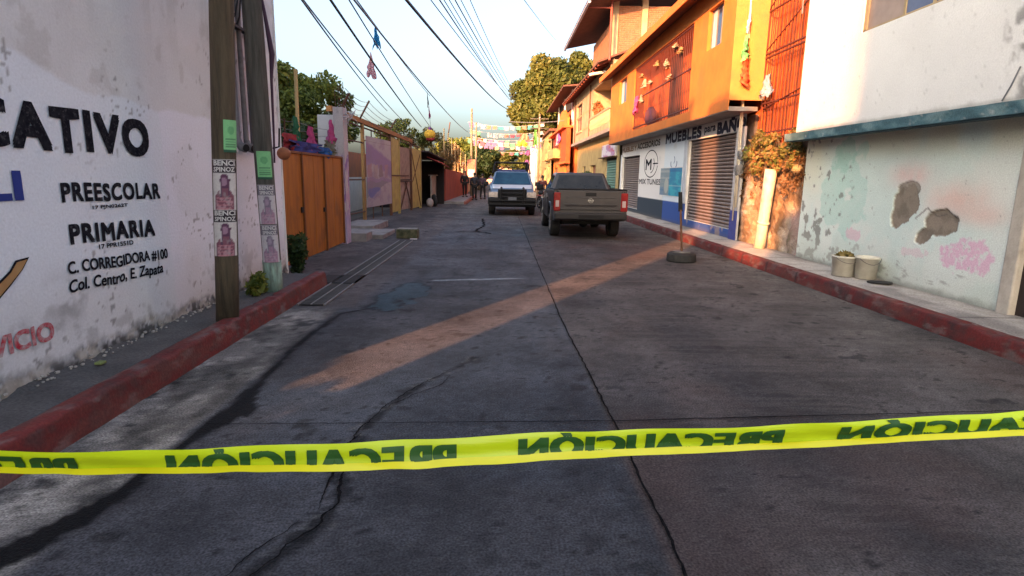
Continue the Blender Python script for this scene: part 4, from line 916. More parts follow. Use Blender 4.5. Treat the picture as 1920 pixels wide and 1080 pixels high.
# ================================================================== RIGHT: white and blue house
wh = thing('corner_house', 'two storey house, white upper floor over a peeling pale blue ground floor', 'house', (5.35, 7.5, 0.1))
def ell(y, z, cy, cz, ry, rz_, n, k=0.6): return 1 - sm(0.75, 1.1, ((y - cy) / ry) ** 2 + ((z - cz) / rz_) ** 2 + k * (n - 0.5) * 2)
def bw_col(y, z):
    n = fbm(y * 1.8, z * 1.8, 601); n2 = fbm(y * 7, z * 7, 603); n3 = fbm(y * 24, z * 24, 607)
    c = np.zeros(y.shape + (3,)) + np.array((0.62, 0.73, 0.69)); c *= (0.88 + 0.24 * n)[..., None]
    c = mix(c, (0.70, 0.72, 0.68), sm(0.45, 0.65, n) * 0.6)
    c = mix(c, (0.70, 0.68, 0.52), sm(1.75, 2.1, z) * sm(0.35, 0.6, fbm(y * 1.2, z, 609)) * 0.7)
    c = mix(c, (0.72, 0.70, 0.55), sm(9.4, 10.1, y) * sm(1.0, 1.7, z) * 0.7)  # yellow sunlit tone painted on the far upper end
    c = mix(c, (0.42, 0.64, 0.58), ell(y, z, 9.05, 1.35, 0.48, 0.62, 0.5 + 2.2 * (fbm(y * 3, z * 3, 619) - 0.5), 1.5) * (0.35 + 0.5 * n2))
    c = mix(c, (0.32, 0.58, 0.50), ell(y, z, 9.25, 1.85, 0.26, 0.23, 0.5 + 2.2 * (fbm(y * 5, z * 5, 621) - 0.5), 1.5) * 0.55)
    sg = np.exp(-(((y - 7.65) / 0.35) ** 2 + ((z - 1.60) / 0.16) ** 2)); c = mix(c, (0.74, 0.46, 0.44), sg * 0.8 * (0.5 + n2 * 0.7))
    sg = np.exp(-(((y - 6.80) / 0.52) ** 2 + ((z - 1.32) / 0.22) ** 2)); c = mix(c, (0.72, 0.47, 0.41), sg * 0.75 * (0.6 + n2 * 0.6))
    sg = np.exp(-(((y - 6.35) / 0.35) ** 2 + ((z - 1.15) / 0.12) ** 2)); c = mix(c, (0.72, 0.44, 0.38), sg * 0.5)
    c = mix(c, (0.70, 0.40, 0.56), ell(y, z, 6.55, 0.70, 0.36, 0.20, n2, 1.6) * 0.8 * (1 - sm(0.55, 0.66, n3) * 0.7))
    c = mix(c, (0.68, 0.42, 0.52), ell(y, z, 8.75, 0.72, 0.14, 0.11, 0.5 + 2.5 * (n2 - 0.5), 1.6) * 0.6)
    c = mix(c, (0.7, 0.5, 0.56), ell(y, z, 7.35, 0.62, 0.25, 0.04, 0.5 + 2.5 * (n2 - 0.5), 1.8) * 0.5)
    # flaking to grey plaster low down on the far end
    fl = sm(0.56, 0.62, n2 + 0.12 * sm(8.0, 10.2, y) - 0.16 * sm(0.3, 1.25, z) - 0.05) * sm(7.4, 9.6, y)
    c = mix(c, (0.20, 0.20, 0.185), fl * 0.85)
    c = mix(c, (0.48, 0.50, 0.44), (1 - sm(0.2, 0.75, z + 0.4 * (n - 0.5))) * 0.45)
    c = mix(c, (0.2, 0.2, 0.17), (1 - sm(0.16, 0.26, z + 0.1 * (n2 - 0.5))) * 0.7)
    c = mix(c, (0.16, 0.15, 0.14), sm(0.80, 0.84, n3) * 0.5)
    c = mix(c, (0.25, 0.25, 0.23), sm(0.66, 0.72, fbm(y * 3, z * 9, 617)) * (z < 0.5) * 0.6)
    m1, m2 = patches(y, z)
    pl = np.clip(m1 + m2, 0, 1); c = mix(c, (0.25, 0.205, 0.16), pl * 0.97)
    c = mix(c, (0.15, 0.12, 0.095), pl * sm(0.45, 0.65, n2) * 0.6)
    # hairline cracks running out of the patches
    d, _, p = seg_d(y, z, [(7.45, 1.05), (7.25, 1.20), (7.1, 1.10), (6.95, 1.14)]); c = mix(c, (0.12, 0.1, 0.09), (1 - sm(0.006, 0.012, d + 0.01 * (n3 - .5))) * 0.8)
    return c
def patches(y, z):
    n2 = fbm(y * 5, z * 5, 631, 6) * 1.5 - 0.25
    a = ((y - 7.70 + 0.25 * (z - 1.17)) / 0.25) ** 2 + ((z - 1.20) / 0.27) ** 2 + 1.3 * (n2 - 0.5)
    a2 = ((y - 7.62) / 0.22) ** 2 + ((z - 1.42) / 0.10) ** 2 + 1.2 * (n2 - 0.5)
    b_ = ((y - 6.98) / 0.28) ** 2 + ((z - 1.02) / 0.16) ** 2 + 1.3 * (n2 - 0.5)
    b2 = ((y - 7.24 + 0.6 * (z - 0.86)) / 0.12) ** 2 + ((z - 0.86) / 0.13) ** 2 + 1.1 * (n2 - 0.5)
    f = lambda q: 1 - sm(0.90, 0.96, q)
    return np.maximum(f(a), f(a2) * 0.8), np.maximum(f(b_), f(b2))
def bw_dis(y, z):
    m1, m2 = patches(y, z); return 0.022 * np.clip(m1 + m2, 0, 1) + 0.008 * (fbm(y * 3, z * 3, 640) - 0.5) + 0.012 * np.clip(m1 + m2, 0, 1) * (fbm(y * 9, z * 9, 641) - 0.5)
BWM = matcol('peeling_blue_render', 0.92, 0.5, 45, 0.12)
sheet('ground_floor_wall', (5.35, 0, 0), (0, 1, 0), (0, 0, 1), np.arange(6.02, 10.36, 0.016), np.arange(0.13, 2.26, 0.016), bw_col, BWM, wh, dfn=bw_dis, nrm=(1, 0, 0))
MB().box(5.39, 6.0, 0.05, 9.5, 10.345, 2.2).build('ground_floor_core', PL_WHITE, wh)
MB().box(5.33, 5.84, 0.1, 5.43, 6.015, 2.16).build('door_jamb', mat('cream_jamb', (0.50, 0.46, 0.40), 0.9, (0.32, 0.28, 0.24), 5, 0.8, 0.4), wh, bevel=0.02)
MB().box(5.40, 4.2, 0.1, 5.43, 5.838, 2.17).build('door', mat('dark_doorway_leaf', (0.03, 0.02, 0.018), 0.8), wh)
MB().box(5.35, 2.0, 0.1, 5.62, 4.2, 2.2).build('ground_floor_wall', mat('pale_blue_render', (0.45, 0.54, 0.52), 0.9), wh)
MB().box(5.68, 2.0, 0.05, 9.5, 5.99, 2.19).build('ground_floor_core', DARK, wh)
# slab with ragged teal edge
us = np.arange(2.0, 10.38, 0.03)
TEAL = matcol('teal_painted_slab', 0.85, 0.5, 30, 0.2)
def slab_col(y, z):
    n = fbm(y * 4, z * 8, 651); c = np.zeros(y.shape + (3,)) + np.array((0.055, 0.12, 0.145)); c *= (0.5 + n)[..., None]
    c = mix(c, (0.16, 0.24, 0.25), sm(0.5, 0.7, n) * 0.6); return mix(c, (0.4, 0.39, 0.37), sm(0.7, 0.8, fbm(y * 14, z * 14, 655)) * 0.5)
sheet('slab_edge', (4.93, 0, 0), (0, 1, 0), (0.0, 0, 1), us, np.linspace(2.175, 2.30, 8), slab_col, TEAL, wh, dfn=lambda y, z: 0.03 * (fbm(y * 5, z * 9, 661) - 0.5) + 0.10 * (z - 2.30) * -0.6, nrm=(1, 0, 0))
MB().hexa([(4.965, 2.0, 2.16), (5.5, 2.0, 2.205), (5.5, 10.37, 2.205), (4.965, 10.37, 2.16)], [(4.94, 2.0, 2.30), (5.5, 2.0, 2.30), (5.5, 10.37, 2.30), (4.94, 10.37, 2.30)]).build('slab', mat('teal_slab_under', (0.06, 0.12, 0.14), 0.9, (0.03, 0.05, 0.06), 8, 0.8), wh)
# upper floor
UX = 4.985
WN = (6.15, 8.55, 3.54, 4.75)
def up_col(y, z):
    n = fbm(y * 1.5, z * 1.5, 671); n2 = fbm(y * 8, z * 8, 673)
    c = np.zeros(y.shape + (3,)) + np.array((0.72, 0.72, 0.70)); c *= (0.92 + 0.16 * n)[..., None]
    c = mix(c, (0.46, 0.46, 0.44), sm(0.72, 0.80, fbm(y * 16, z * 16, 677)) * 0.5)
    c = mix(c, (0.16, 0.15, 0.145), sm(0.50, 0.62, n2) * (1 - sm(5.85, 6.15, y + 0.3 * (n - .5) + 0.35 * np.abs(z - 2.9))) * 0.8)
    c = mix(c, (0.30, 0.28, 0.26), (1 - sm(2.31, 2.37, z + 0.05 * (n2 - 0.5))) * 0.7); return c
UPM = matcol('whitewashed_render', 0.92, 0.5, 40, 0.06)
def up_part(y0, y1, z0, z1): sheet('upper_wall', (UX, 0, 0), (0, 1, 0), (0, 0, 1), np.linspace(y0, y1, max(3, int((y1 - y0) / 0.03))), np.linspace(z0, z1, max(3, int((z1 - z0) / 0.03))), up_col, UPM, wh, dfn=lambda y, z: 0.010 * (fbm(y * 2.5, z * 2.5, 680) - 0.5), nrm=(1, 0, 0))
up_part(2.6, 10.08, 2.295, WN[2]); up_part(WN[1], 10.08, WN[2], 5.4); up_part(2.6, WN[0], WN[2], 5.4)
MB().box(4.975, 2.0, 5.39, 5.2, 10.08, 7.2).build('upper_wall', PL_WHITE, wh)
MB().box(UX + 0.25, 2.0, 2.31, 9.5, 10.07, 7.19).build('upper_core', PL_WHITE, wh)
MB().box(UX + 0.005, 10.08, 2.31, 9.5, 10.10, 7.2).build('end_wall', PL_WHITE, wh)
MB().box(4.8, 1.9, 7.2, 9.6, 10.2, 7.35).build('roof', CONC, wh)
rv = MB()
a, b2_, c_, d_ = WN
for (p, q) in (((a, c_), (b2_, c_)), ((b2_, c_), (b2_, d_)), ((a, d_), (a, c_))):
    rv.quad((UX + 0.002, *p), (UX + 0.002, *q), (UX + 0.24, *q), (UX + 0.24, *p))
rv.build('window_reveal', PL_WHITE, wh)
wf = MB().box(UX + 0.03, b2_ - 0.07, c_, UX + 0.09, b2_ - 0.003, d_); wf.box(UX + 0.03, a, c_, UX + 0.09, b2_, c_ + 0.035); wf.box(UX + 0.035, a, 3.86, UX + 0.08, 7.75, 3.89)
for y in (7.72, 7.20, 6.7): wf.box(UX + 0.035, y - 0.02, c_, UX + 0.085, y + 0.02, d_)
wfo = wf.build('window', mat('ochre_window_frame', (0.40, 0.30, 0.16), 0.7, (0.25, 0.18, 0.1), 6, 0.7), wh)
MB().box(UX + 0.05, 7.74, c_ + 0.03, UX + 0.06, b2_ - 0.07, d_).build('pane', mat('dusty_brown_pane', (0.36, 0.26, 0.20), 0.35, (0.26, 0.18, 0.14), 3, 0.9, 0.05), wfo)
MB().box(UX + 0.05, a, c_ + 0.03, UX + 0.06, 7.70, d_).build('pane', mat('blue_reflecting_pane', (0.09, 0.11, 0.19), 0.12, (0.13, 0.15, 0.24), 3, 0.8, 0), wfo)
MB().tube([(UX - 0.01, 5.95, 2.32), (UX - 0.02, 5.86, 2.45), (UX - 0.01, 5.80, 2.62)], 0.008, 5).build('wire', CABLE_G, wh)

# pale downpipe, buckets
dp = thing('drain_pipe', 'fat cream plastic downpipe against the rough stone wall', 'pipe', (5.22, 11.55, 0.16))
MB().tube([(5.235, 11.42, 1.72), (5.225, 11.46, 1.2), (5.22, 11.52, 0.62), (5.21, 11.55, 0.17)], [0.115, 0.108, 0.105, 0.112], 20).build('pipe', PVC, dp, smooth=True)
MB().tube([(5.224, 11.50, 0.70), (5.222, 11.51, 0.66)], 0.120, 20).build('coupling', PVC, dp, smooth=True)
def bucket(label, x, y, r, h, fill=True):
    th = thing('bucket', label, 'bucket', (x, y, 0.168)); z = 0.168
    m_ = mat('dirty_white_plastic', (0.62, 0.60, 0.52), 0.5, (0.45, 0.42, 0.35), 7, 0.8, 0.05)
    bd = MB(); n = 24; prof = [(0.001, 0.002), (r * 0.88, 0.0), (r * 0.97, h * 0.9), (r * 1.04, h * 0.905), (r * 1.04, h), (r * 0.99, h), (r * 0.94, h * 0.93), (r * 0.86, 0.02), (0.001, 0.02)]
    for k in range(n):
        t_ = 2 * math.pi * k / n
        for p in prof: bd.v.append((x + p[0] * math.cos(t_), y + p[0] * math.sin(t_), z + p[1]))
    m = len(prof)
    for k in range(n):
        for j in range(m - 1): bd.f.append((k * m + j, ((k + 1) % n) * m + j, ((k + 1) % n) * m + j + 1, k * m + j + 1))
    bd.build('body', m_, th, smooth=True)
    MB().tube([(x + r * 1.03 * math.cos(q), y + r * 1.03 * math.sin(q) - 0.02, z + h * (0.93 - 0.25 * math.sin((q - 3.4) / 2.3 * math.pi) if 0 < (q - 3.4) / 2.3 < 1 else 0.93)) for q in np.linspace(3.4, 5.7, 12)], 0.004, 5).build('handle', STEEL, th)
    if fill: foliage('dry_cuttings', LEAF, th, [(x, y, z + h * 0.98, r * 0.7, r * 0.7, 0.05)], 160, 0.045, [(0.15, 0.12, 0.03), (0.3, 0.22, 0.08), (0.1, 0.12, 0.04)], 3)
    return th
bucket('white plastic bucket full of dry cuttings, in front by the blue wall', 4.98, 8.25, 0.165, 0.29)
bucket('white bucket half hidden behind the front bucket at the blue wall', 5.17, 8.02, 0.15, 0.31, False)
tag(MB().disc((5.12, 7.62, 0.18), (0, 0.05, 1), 0.15, 0.015, 20).build('black_lid', RUB), 'flat black lid lying on the pavement beside the buckets', 'lid')

# ------------------------------------------------------------------ rough stone wall with plants, orange wall, grille
sw = thing('stone_wall', 'rough crumbling stone and earth wall between the blue house and the shop', 'wall', (5.45, 11.8, 0.1))
def stone_d(y, z): return 0.16 * (fbm(y * 2.2, z * 2.2, 701) - 0.5) + 0.09 * (fbm(y * 7, z * 7, 703, 5) - 0.5) - 0.10 * np.exp(-((y - 12.75) / 0.25) ** 2)
def stone_c(y, z):
    n = fbm(y * 3, z * 3, 705); n2 = fbm(y * 10, z * 10, 707, 5)
    c = np.zeros(y.shape + (3,)) + np.array((0.34, 0.23, 0.14)); c *= (0.45 + 1.1 * n2)[..., None]
    c = mix(c, (0.10, 0.06, 0.03), sm(0.5, 0.65, n) * 0.7)
    c = mix(c, (0.42, 0.36, 0.30), sm(0.58, 0.7, fbm(y * 4, z * 5, 711)) * 0.6)
    c = mix(c, (0.30, 0.29, 0.26), (1 - sm(10.9, 11.3, y)) * (1 - sm(0.8, 1.1, z)) * 0.8)
    c = mix(c, (0.36, 0.20, 0.19), (1 - sm(10.9, 11.3, y)) * sm(0.4, 0.6, n) * (1 - sm(0.8, 1.1, z)) * 0.5)
    c = mix(c, (0.07, 0.085, 0.045), sm(0.45, 0.6, n) * np.exp(-((y - 10.95) / 0.3) ** 2) * (1 - sm(0.4, 0.8, z)) * 0.8)
    return c
sheet('wall_face', (5.44, 0, 0), (0, 1, 0), (0, 0, 1), np.arange(10.33, 13.16, 0.022), np.arange(0.12, 2.25, 0.022), stone_c, matcol('earth_and_stone', 0.95, 0.8, 25, 0.35), sw, dfn=stone_d, nrm=(1, 0, 0))
MB().box(5.56, 10.36, 0.05, 6.4, 13.14, 2.15).build('core', CONC_D, sw)
fg = thing('wall_plant', 'straggly green and brown plants hanging over the top of the stone wall', 'plant', (5.4, 11.7, 2.1))
pb = []
for k in range(46):
    y = random.uniform(10.45, 13.0); z = 2.0 + 0.5 * random.random() ** 1.5 - 0.25 * random.random(); q = random.uniform(0.03, 0.10)
    pb.append((5.33 + random.uniform(-0.14, 0.12), y, z, q, q * 2.2, q * random.uniform(0.8, 2.2)))
foliage('foliage', LEAF, fg, pb, 2300, 0.05, [(0.10, 0.05, 0.02), (0.10, 0.12, 0.03), (0.22, 0.2, 0.06), (0.30, 0.13, 0.05), (0.12, 0.2, 0.05), (0.3, 0.28, 0.08)], 31)
pb2 = []
for k in range(44):
    y = random.uniform(10.4, 13.0); q = random.uniform(0.02, 0.06); L_ = random.uniform(0.1, 0.8)
    for m_ in range(4): pb2.append((5.40 + random.uniform(-0.08, 0.03), y + random.uniform(-0.04, 0.04), 2.0 - L_ * (m_ + 1) / 4, q, q * 1.6, q * 1.6))
foliage('dry_twigs', LEAF, fg, pb2, 3000, 0.035, [(0.06, 0.03, 0.02), (0.14, 0.08, 0.035), (0.25, 0.13, 0.06), (0.2, 0.14, 0.08)], 33)
st2 = MB()
for k in range(60):
    y = random.uniform(10.5, 12.9); z = random.uniform(1.9, 2.1); q = (5.42, y, z)
    st2.tube([q, (5.32, y + random.uniform(-.15, .15), z + random.uniform(-.25, .3)), (5.28, y + random.uniform(-.3, .3), z + random.uniform(-.5, .4))], 0.006, 4)
st2.build('stem', WOOD, fg)
tag(MB().ball((5.33, 10.62, 1.72), 0.10, 8, 6, (0.9, 1.6, 0.8)).build('loose_stone', mat('yellow_stone', (0.45, 0.33, 0.16), 0.9, (0.28, 0.2, 0.1), 12, 0.8, 0.5), bevel=0.0), 'yellowish stone sticking out of the wall under the teal slab', 'stone')
for k, (y, z) in enumerate(((12.95, 2.05), (13.05, 1.72))):
    o = thing('meter_box', ['upper rounded grey electricity meter beside the large shutter', 'lower rounded grey electricity meter beside the large shutter'][k], 'meter', (5.25, y, z))
    MB().box(5.2, y - 0.11, z - 0.13, 5.34, y + 0.11, z + 0.13).build('case', CONC, o, bevel=0.04)
    MB().disc((5.19, y, z + 0.02), (1, 0, 0), 0.07, 0.03, 16).build('dial', STEEL, o)
# orange wall behind grille
ow = thing('orange_wall', 'deep orange rendered wall above the stone wall, behind the iron bars', 'wall', (5.7, 11.5, 2.1))
MB().box(5.62, 10.11, 2.15, 5.8, 13.3, 6.4).build('wall', ORANGE_D, ow)
gr = thing('iron_grille', 'tall dark red iron bar grille over the deep orange wall', 'grille', (5.42, 11.4, 2.2))
y0_, y1_ = 10.22, 12.55
vb_ = MB().box(-0.009, -0.009, 0, 0.009, 0.009, 4.1).build('bar', DKRED, None); vb_.parent = gr
for k in range(17):
    o = vb_ if k == 0 else dup(vb_, (0, 0, 0), gr); o.location = (0, y0_ + (y1_ - y0_) * k / 16 - 11.4 + random.uniform(-0.02, 0.02), 0.05)
for z in (2.45, 3.05, 3.95, 4.03, 4.85, 5.6):
    MB().box(5.40, y0_, z, 5.435, y1_, z + 0.03).build('rail', DKRED, gr)
for (ya, za, yb, zb) in ((12.5, 4.1, 10.3, 4.9), (12.5, 4.9, 11.3, 5.6), (12.4, 2.95, 10.3, 3.25)):
    MB().tube([(5.39, ya, za), (5.39, yb, zb)], 0.014, 6).build('brace', DKRED, gr)
tag(MB().tube([(5.37, 10.95, 4.9), (5.36, 11.1, 4.75), (5.36, 11.08, 4.45)], 0.016, 6).build('loose_pipe', STEEL), 'short bent grey pipe hanging on the iron grille', 'pipe')
# conduits running down the corner
for k, (ya, yb) in enumerate(((12.62, 12.98), (12.72, 13.08))):
    tag(MB().tube([(5.0 - 0.0 * k, ya, 6.5), (5.05, ya + 0.02, 4.5), (5.15, yb - 0.12, 3.0), (5.22, yb, 2.0), (5.24, yb + 0.03, 0.9 - 0.3 * k)], 0.022 - 0.006 * k, 8).build('conduit', PVC, smooth=True),
        ['thicker cream conduit running down the corner of the orange house', 'thinner cream conduit beside the thicker one at the orange house corner'][k], 'conduit')
tag(crumple('hanging_paper', WHT, (5.0, 12.55, 4.9), 0.16, 0.42, 0, seed=21, amp=0.02, taper=0.2), 'narrow white paper scrap high on the corner of the orange house', 'paper')
tag(crumple('hanging_paper', LGR, (4.98, 12.55, 4.42), 0.18, 0.48, 0, seed=22, amp=0.05, taper=0.6), 'bright green tissue paper hanging at the corner of the orange house', 'paper')
tag(crumple('hanging_paper', paper('orange_red', (0.75, 0.10, 0.03)), (4.98, 12.5, 3.95), 0.24, 0.5, 0, seed=23, amp=0.06, taper=0.6), 'orange red tissue paper hanging below the green one', 'paper')
tag(crumple('hanging_paper', paper('silver', (0.28, 0.33, 0.38)), (5.30, 12.1, 3.58), 0.40, 0.42, 0.05, seed=24, amp=0.05, taper=0.6), 'silvery blue crumpled paper on the iron grille above the plants', 'paper')

# ------------------------------------------------------------------ orange house with shop
oh = thing('orange_house', 'long bright orange upper storey house over the furniture shop', 'house', (5.35, 19.5, 0.1))
FX = 4.75
H1 = (13.37, 14.30, 4.43, 5.32, 0.14); HB = (15.35, 21.85, 3.20, 5.34, 0.55); H2 = (23.2, 24.6, 4.40, 5.33, 0.14)
wall_x(FX, 12.65, 26.4, 3.02, 5.80, [H1, HB, H2], 0.14).build('wall', ORANGE, oh)
MB().box(FX + 0.002, 12.64, 3.15, 6.4, 12.652, 6.0).build('end_wall', mat('stained_orange_end', (0.60, 0.22, 0.05), 0.9, (0.36, 0.15, 0.05), 1.6, 0.9, 0.3), oh)
MB().box(6.0, 12.66, 3.0, 9.0, 26.4, 6.2).build('core', ORANGE_D, oh)
MB().box(FX - 0.005, 12.6, 2.93, 5.36, 26.42, 3.017).build('slab', CONC, oh)
MB().box(FX - 0.02, 12.6, 2.95, FX - 0.006, 26.42, 3.16).build('slab_edge', ORANGE, oh)
# eaves
MB().hexa([(4.30, 12.5, 5.62), (4.9, 12.5, 5.81), (4.9, 26.8, 5.81), (4.30, 26.8, 5.62)], [(4.30, 12.5, 5.70), (4.9, 12.5, 5.95), (4.9, 26.8, 5.95), (4.30, 26.8, 5.70)]).build('eave_soffit', mat('brown_eave', (0.16, 0.06, 0.035), 0.9, (0.1, 0.04, 0.03), 6, 0.8), oh)
MB().box(4.27, 12.45, 5.60, 4.299, 26.85, 5.80).build('fascia', ORANGE, oh)
MB().hexa([(4.30, 12.45, 5.702), (6.5, 12.45, 6.6), (6.5, 26.85, 6.6), (4.30, 26.85, 5.702)], [(4.30, 12.45, 5.80), (6.5, 12.45, 6.7), (6.5, 26.85, 6.7), (4.30, 26.85, 5.80)]).build('roof', TILE, oh)
# windows
ORS = mat('orange_grime_streak', (0.36, 0.12, 0.03), 0.9, (0.26, 0.09, 0.03), 6, 0.8, 0.2)
def window(parent, X, y0, y1, z0, z1, fm, panes=2, dark=GLS, curtain=None, fw=0.035):
    f = MB().box(X, y0, z0, X + 0.04, y0 + fw, z1); f.box(X, y1 - fw, z0, X + 0.04, y1, z1); f.box(X, y0 + fw, z0, X + 0.04, y1 - fw, z0 + fw); f.box(X, y0 + fw, z1 - fw, X + 0.04, y1 - fw, z1)
    w_ = (y1 - y0 - 2 * fw) / panes
    for k in range(1, panes): yy_ = y0 + fw + w_ * k; f.box(X + 0.002, yy_ - 0.012, z0 + fw, X + 0.038, yy_ + 0.012, z1 - fw)
    fo = f.build('window', fm, parent)
    for k in range(panes):
        ya = y0 + fw + w_ * k; mm = curtain if (curtain and k % 2 == 0) else dark
        MB().box(X + 0.018, ya + 0.001, z0 + fw, X + 0.026, ya + w_ - 0.001, z1 - fw).build('pane', mm, fo)
    return fo
window(oh, FX + 0.09, H1[0], H1[1], H1[2], H1[3], STEEL, 3, GLS, CURT)
window(oh, FX + 0.09, H2[0], H2[1], H2[2], H2[3], STEEL, 3, GLS, CURT)
# balcony recess
bk = MB().box(FX + 0.551, HB[0] - 0.1, 3.1, FX + 0.61, HB[1] + 0.1, 5.5).build('balcony_back_wall', ORANGE_D, oh)
for (ya, yb, zt) in ((15.6, 16.7, 5.2), (18.0, 19.1, 5.2)): MB().box(FX + 0.5, ya, 3.21, FX + 0.55, yb, zt).build('balcony_door', mat('dark_brown_door', (0.05, 0.025, 0.02), 0.6), oh)
br = MB().box(FX + 0.03, -0.010, 3.2, FX + 0.05, 0.010, 5.34).build('grille_bar', DKRED, None); br.parent = oh
for k in range(40):
    o = br if k == 0 else dup(br, (0, 0, 0), oh); o.location = (-5.35, HB[0] + 0.06 + k * 0.1635 - 19.5, -0.1)
for z in (3.28, 4.25, 5.28): MB().box(FX + 0.02, HB[0], z, FX + 0.06, HB[1], z + 0.03).build('grille_rail', DKRED, oh)
pf = [(16.3, 4.75), (16.9, 4.95), (17.7, 4.7), (18.6, 4.85), (19.4, 4.4), (20.2, 4.55), (20.8, 4.8), (17.2, 4.2), (20.5, 4.1)]
for k, (y, z) in enumerate(pf):
    tag(crumple('paper_garland', paper('beige_tissue', (0.36, 0.28, 0.20)) if k % 3 else paper('straw', (0.32, 0.20, 0.09)), (FX - 0.02, y + 0.1 * math.sin(k * 5), z + 0.2), (0.18, 0.3, 0.22)[k % 3], (0.16, 0.12, 0.26)[k % 3], 0.14 * math.sin(k * 3), seed=40 + k, amp=0.07, taper=0.5, n=9), 'pale tissue garland hanging on the balcony bars of the orange house', 'garland', 'tissue garlands on the balcony bars')
tag(MB().ball((FX + 0.27, 20.3, 3.55), 0.30, 12, 8, (0.6, 1.5, 1.1)).build('water_tank', mat('dark_blue_plastic', (0.03, 0.03, 0.12), 0.5), smooth=True), 'dark blue rounded container on the orange balcony', 'container')
tag(crumple('hanging_cloth', PINK, (FX + 0.0, 21.4, 4.35), 0.55, 0.6, 0, seed=60, amp=0.05, taper=0.8), 'pink cloth hanging at the far end of the orange balcony', 'cloth')
# ground floor shop
SXX = 5.35
S1 = (13.45, 16.95, 0.36, 2.58, 0.16); S2 = (22.95, 26.05, 0.30, 2.40, 0.14)
def shop_col(y, z):
    n = fbm(y * 1.2, z * 1.6, 731); c = np.zeros(y.shape + (3,)) + np.array((0.74, 0.71, 0.68))
    c = mix(c, (0.62, 0.70, 0.76), sm(19.5, 19.4, y) * sm(17.0, 17.3, y) * 0.8)
    c = mix(c, (0.62, 0.50, 0.36), sm(20.0, 22.0, y) * sm(2.5, 2.6, z) * 0.4)
    c = mix(c, (0.52, 0.5, 0.47), sm(0.6, 0.8, n) * 0.4)
    dado = 1 - sm(0.80, 0.815, z)
    c = mix(c, (0.035, 0.085, 0.30), dado * (y < 19.35)); c = mix(c, (0.035, 0.05, 0.07), dado * (y >= 19.35))
    c = mix(c, (0.30, 0.24, 0.25), dado * sm(0.58, 0.62, fbm(y * 3, z * 3, 735)) * (z < 0.4) * (y < 17) * 0.9)
    return mix(c, (0.15, 0.13, 0.11), sm(0.16, 0.0, z - 0.14) * 0.4)
SHM = matcol('shop_wall_paint', 0.85, 0.25, 40, 0.06)
def spart(y0, y1, z0, z1): sheet('shop_wall', (SXX, 0, 0), (0, 1, 0), (0, 0, 1), np.linspace(y0, y1, max(3, int((y1 - y0) / 0.04))), np.linspace(z0, z1, max(3, int((z1 - z0) / 0.03))), shop_col, SHM, oh)
spart(13.1, 26.4, 2.58, 2.93); spart(13.1, 13.45, 0.12, 2.58); spart(16.95, 22.95, 0.12, 2.58); spart(26.05, 26.4, 0.12, 2.58); spart(13.45, 16.95, 0.12, 0.36); spart(22.95, 26.05, 0.12, 0.30); spart(22.95, 26.05, 2.40, 2.58)
for h in (S1, S2):
    rv = MB(); a, b2_, c_, d_ = h[:4]
    for (p, q) in (((a, c_), (b2_, c_)), ((b2_, c_), (b2_, d_)), ((b2_, d_), (a, d_)), ((a, d_), (a, c_))): rv.quad((SXX + 0.001, *p), (SXX + 0.001, *q), (SXX + 0.16, *q), (SXX + 0.16, *p))
    rv.build('shutter_reveal', PL_WHITE, oh)
MB().box(SXX + 0.2, 13.12, 0.05, 9.0, 26.4, 2.92).build('shop_core', CONC_D, oh)
MB().box(SXX - 0.06, 13.0, 0.12, SXX - 0.004, 13.44, 2.66).build('pilaster', mat('white_blue_pilaster', (0.5, 0.48, 0.47), 0.9, (0.36, 0.34, 0.36), 3, 0.7), oh, bevel=0.01)
MB().box(SXX - 0.064, 13.0, 0.12, SXX - 0.0605, 13.42, 0.82).build('pilaster_dado', mat('blue_dado', (0.06, 0.07, 0.28), 0.85), oh)
MB().box(SXX - 0.05, 16.96, 0.82, SXX - 0.004, 17.25, 2.60).build('pilaster', mat('pale_blue_pilaster', (0.46, 0.50, 0.56), 0.9), oh, bevel=0.01)
MB().box(SXX - 0.04, 26.06, 0.14, SXX - 0.004, 26.4, 2.5).build('pilaster', PL_WHITE, oh)
def shutter(label, y0, y1, z0, z1, X, m, pitch=0.088):
    th = thing('rolling_shutter', label, 'shutter', (X, (y0 + y1) / 2, z0))
    w = (y1 - y0) / 2 - 0.01; n = int((z1 - z0) / pitch)
    s = MB(); prof = [(0.045, 0), (0.0, 0.012), (-0.022, pitch * 0.5), (0.0, pitch - 0.016), (0.045, pitch - 0.004)]
    s.prism(prof, 'y', -w, w)
    s0 = s.build('slat', m, None, local=True); s0.parent = th
    for k in range(n):
        o = s0 if k == 0 else dup(s0, (0, 0, 0), th); o.location = (random.uniform(-0.002, 0.002), 0, k * pitch)
    MB().box(X + 0.05, y0, z0, X + 0.06, y1, z1).build('backing', DARK, th)
    MB().box(X - 0.03, y0 - 0.0, z0, X + 0.045, y0 + 0.035, z1).build('guide', STEEL, th)
    MB().box(X - 0.03, y1 - 0.035, z0, X + 0.045, y1, z1).build('guide', STEEL, th)
    return th
shutter('large brown rolling shutter closed under the black lettering, nearest the stone wall', S1[0], S1[1], S1[2], S1[3], SXX + 0.09, SHUT)
shutter('smaller brown rolling shutter beside the round logo, behind the grey pickup', S2[0], S2[1], S2[2], S2[3], SXX + 0.08, SHUT)
def ts(s, y0, y1, z0, z1, m, w=0.0, X=SXX - 0.006, tilt=0): return text(s, 'lettering', m, oh, y0, y1, z0, z1, X, -1, w, tilt)
DKL = mat('black_blue_letter_paint', (0.02, 0.022, 0.05), 0.7, amt=0.3, bump=0); BRL = mat('brown_letter_paint', (0.30, 0.14, 0.06), 0.8, amt=0.3, bump=0)
ts('MUEBLES', 19.4, 16.0, 2.63, 2.90, DKL, 0.08)
ts('para', 15.75, 14.95, 2.66, 2.84, DKL, 0.04)
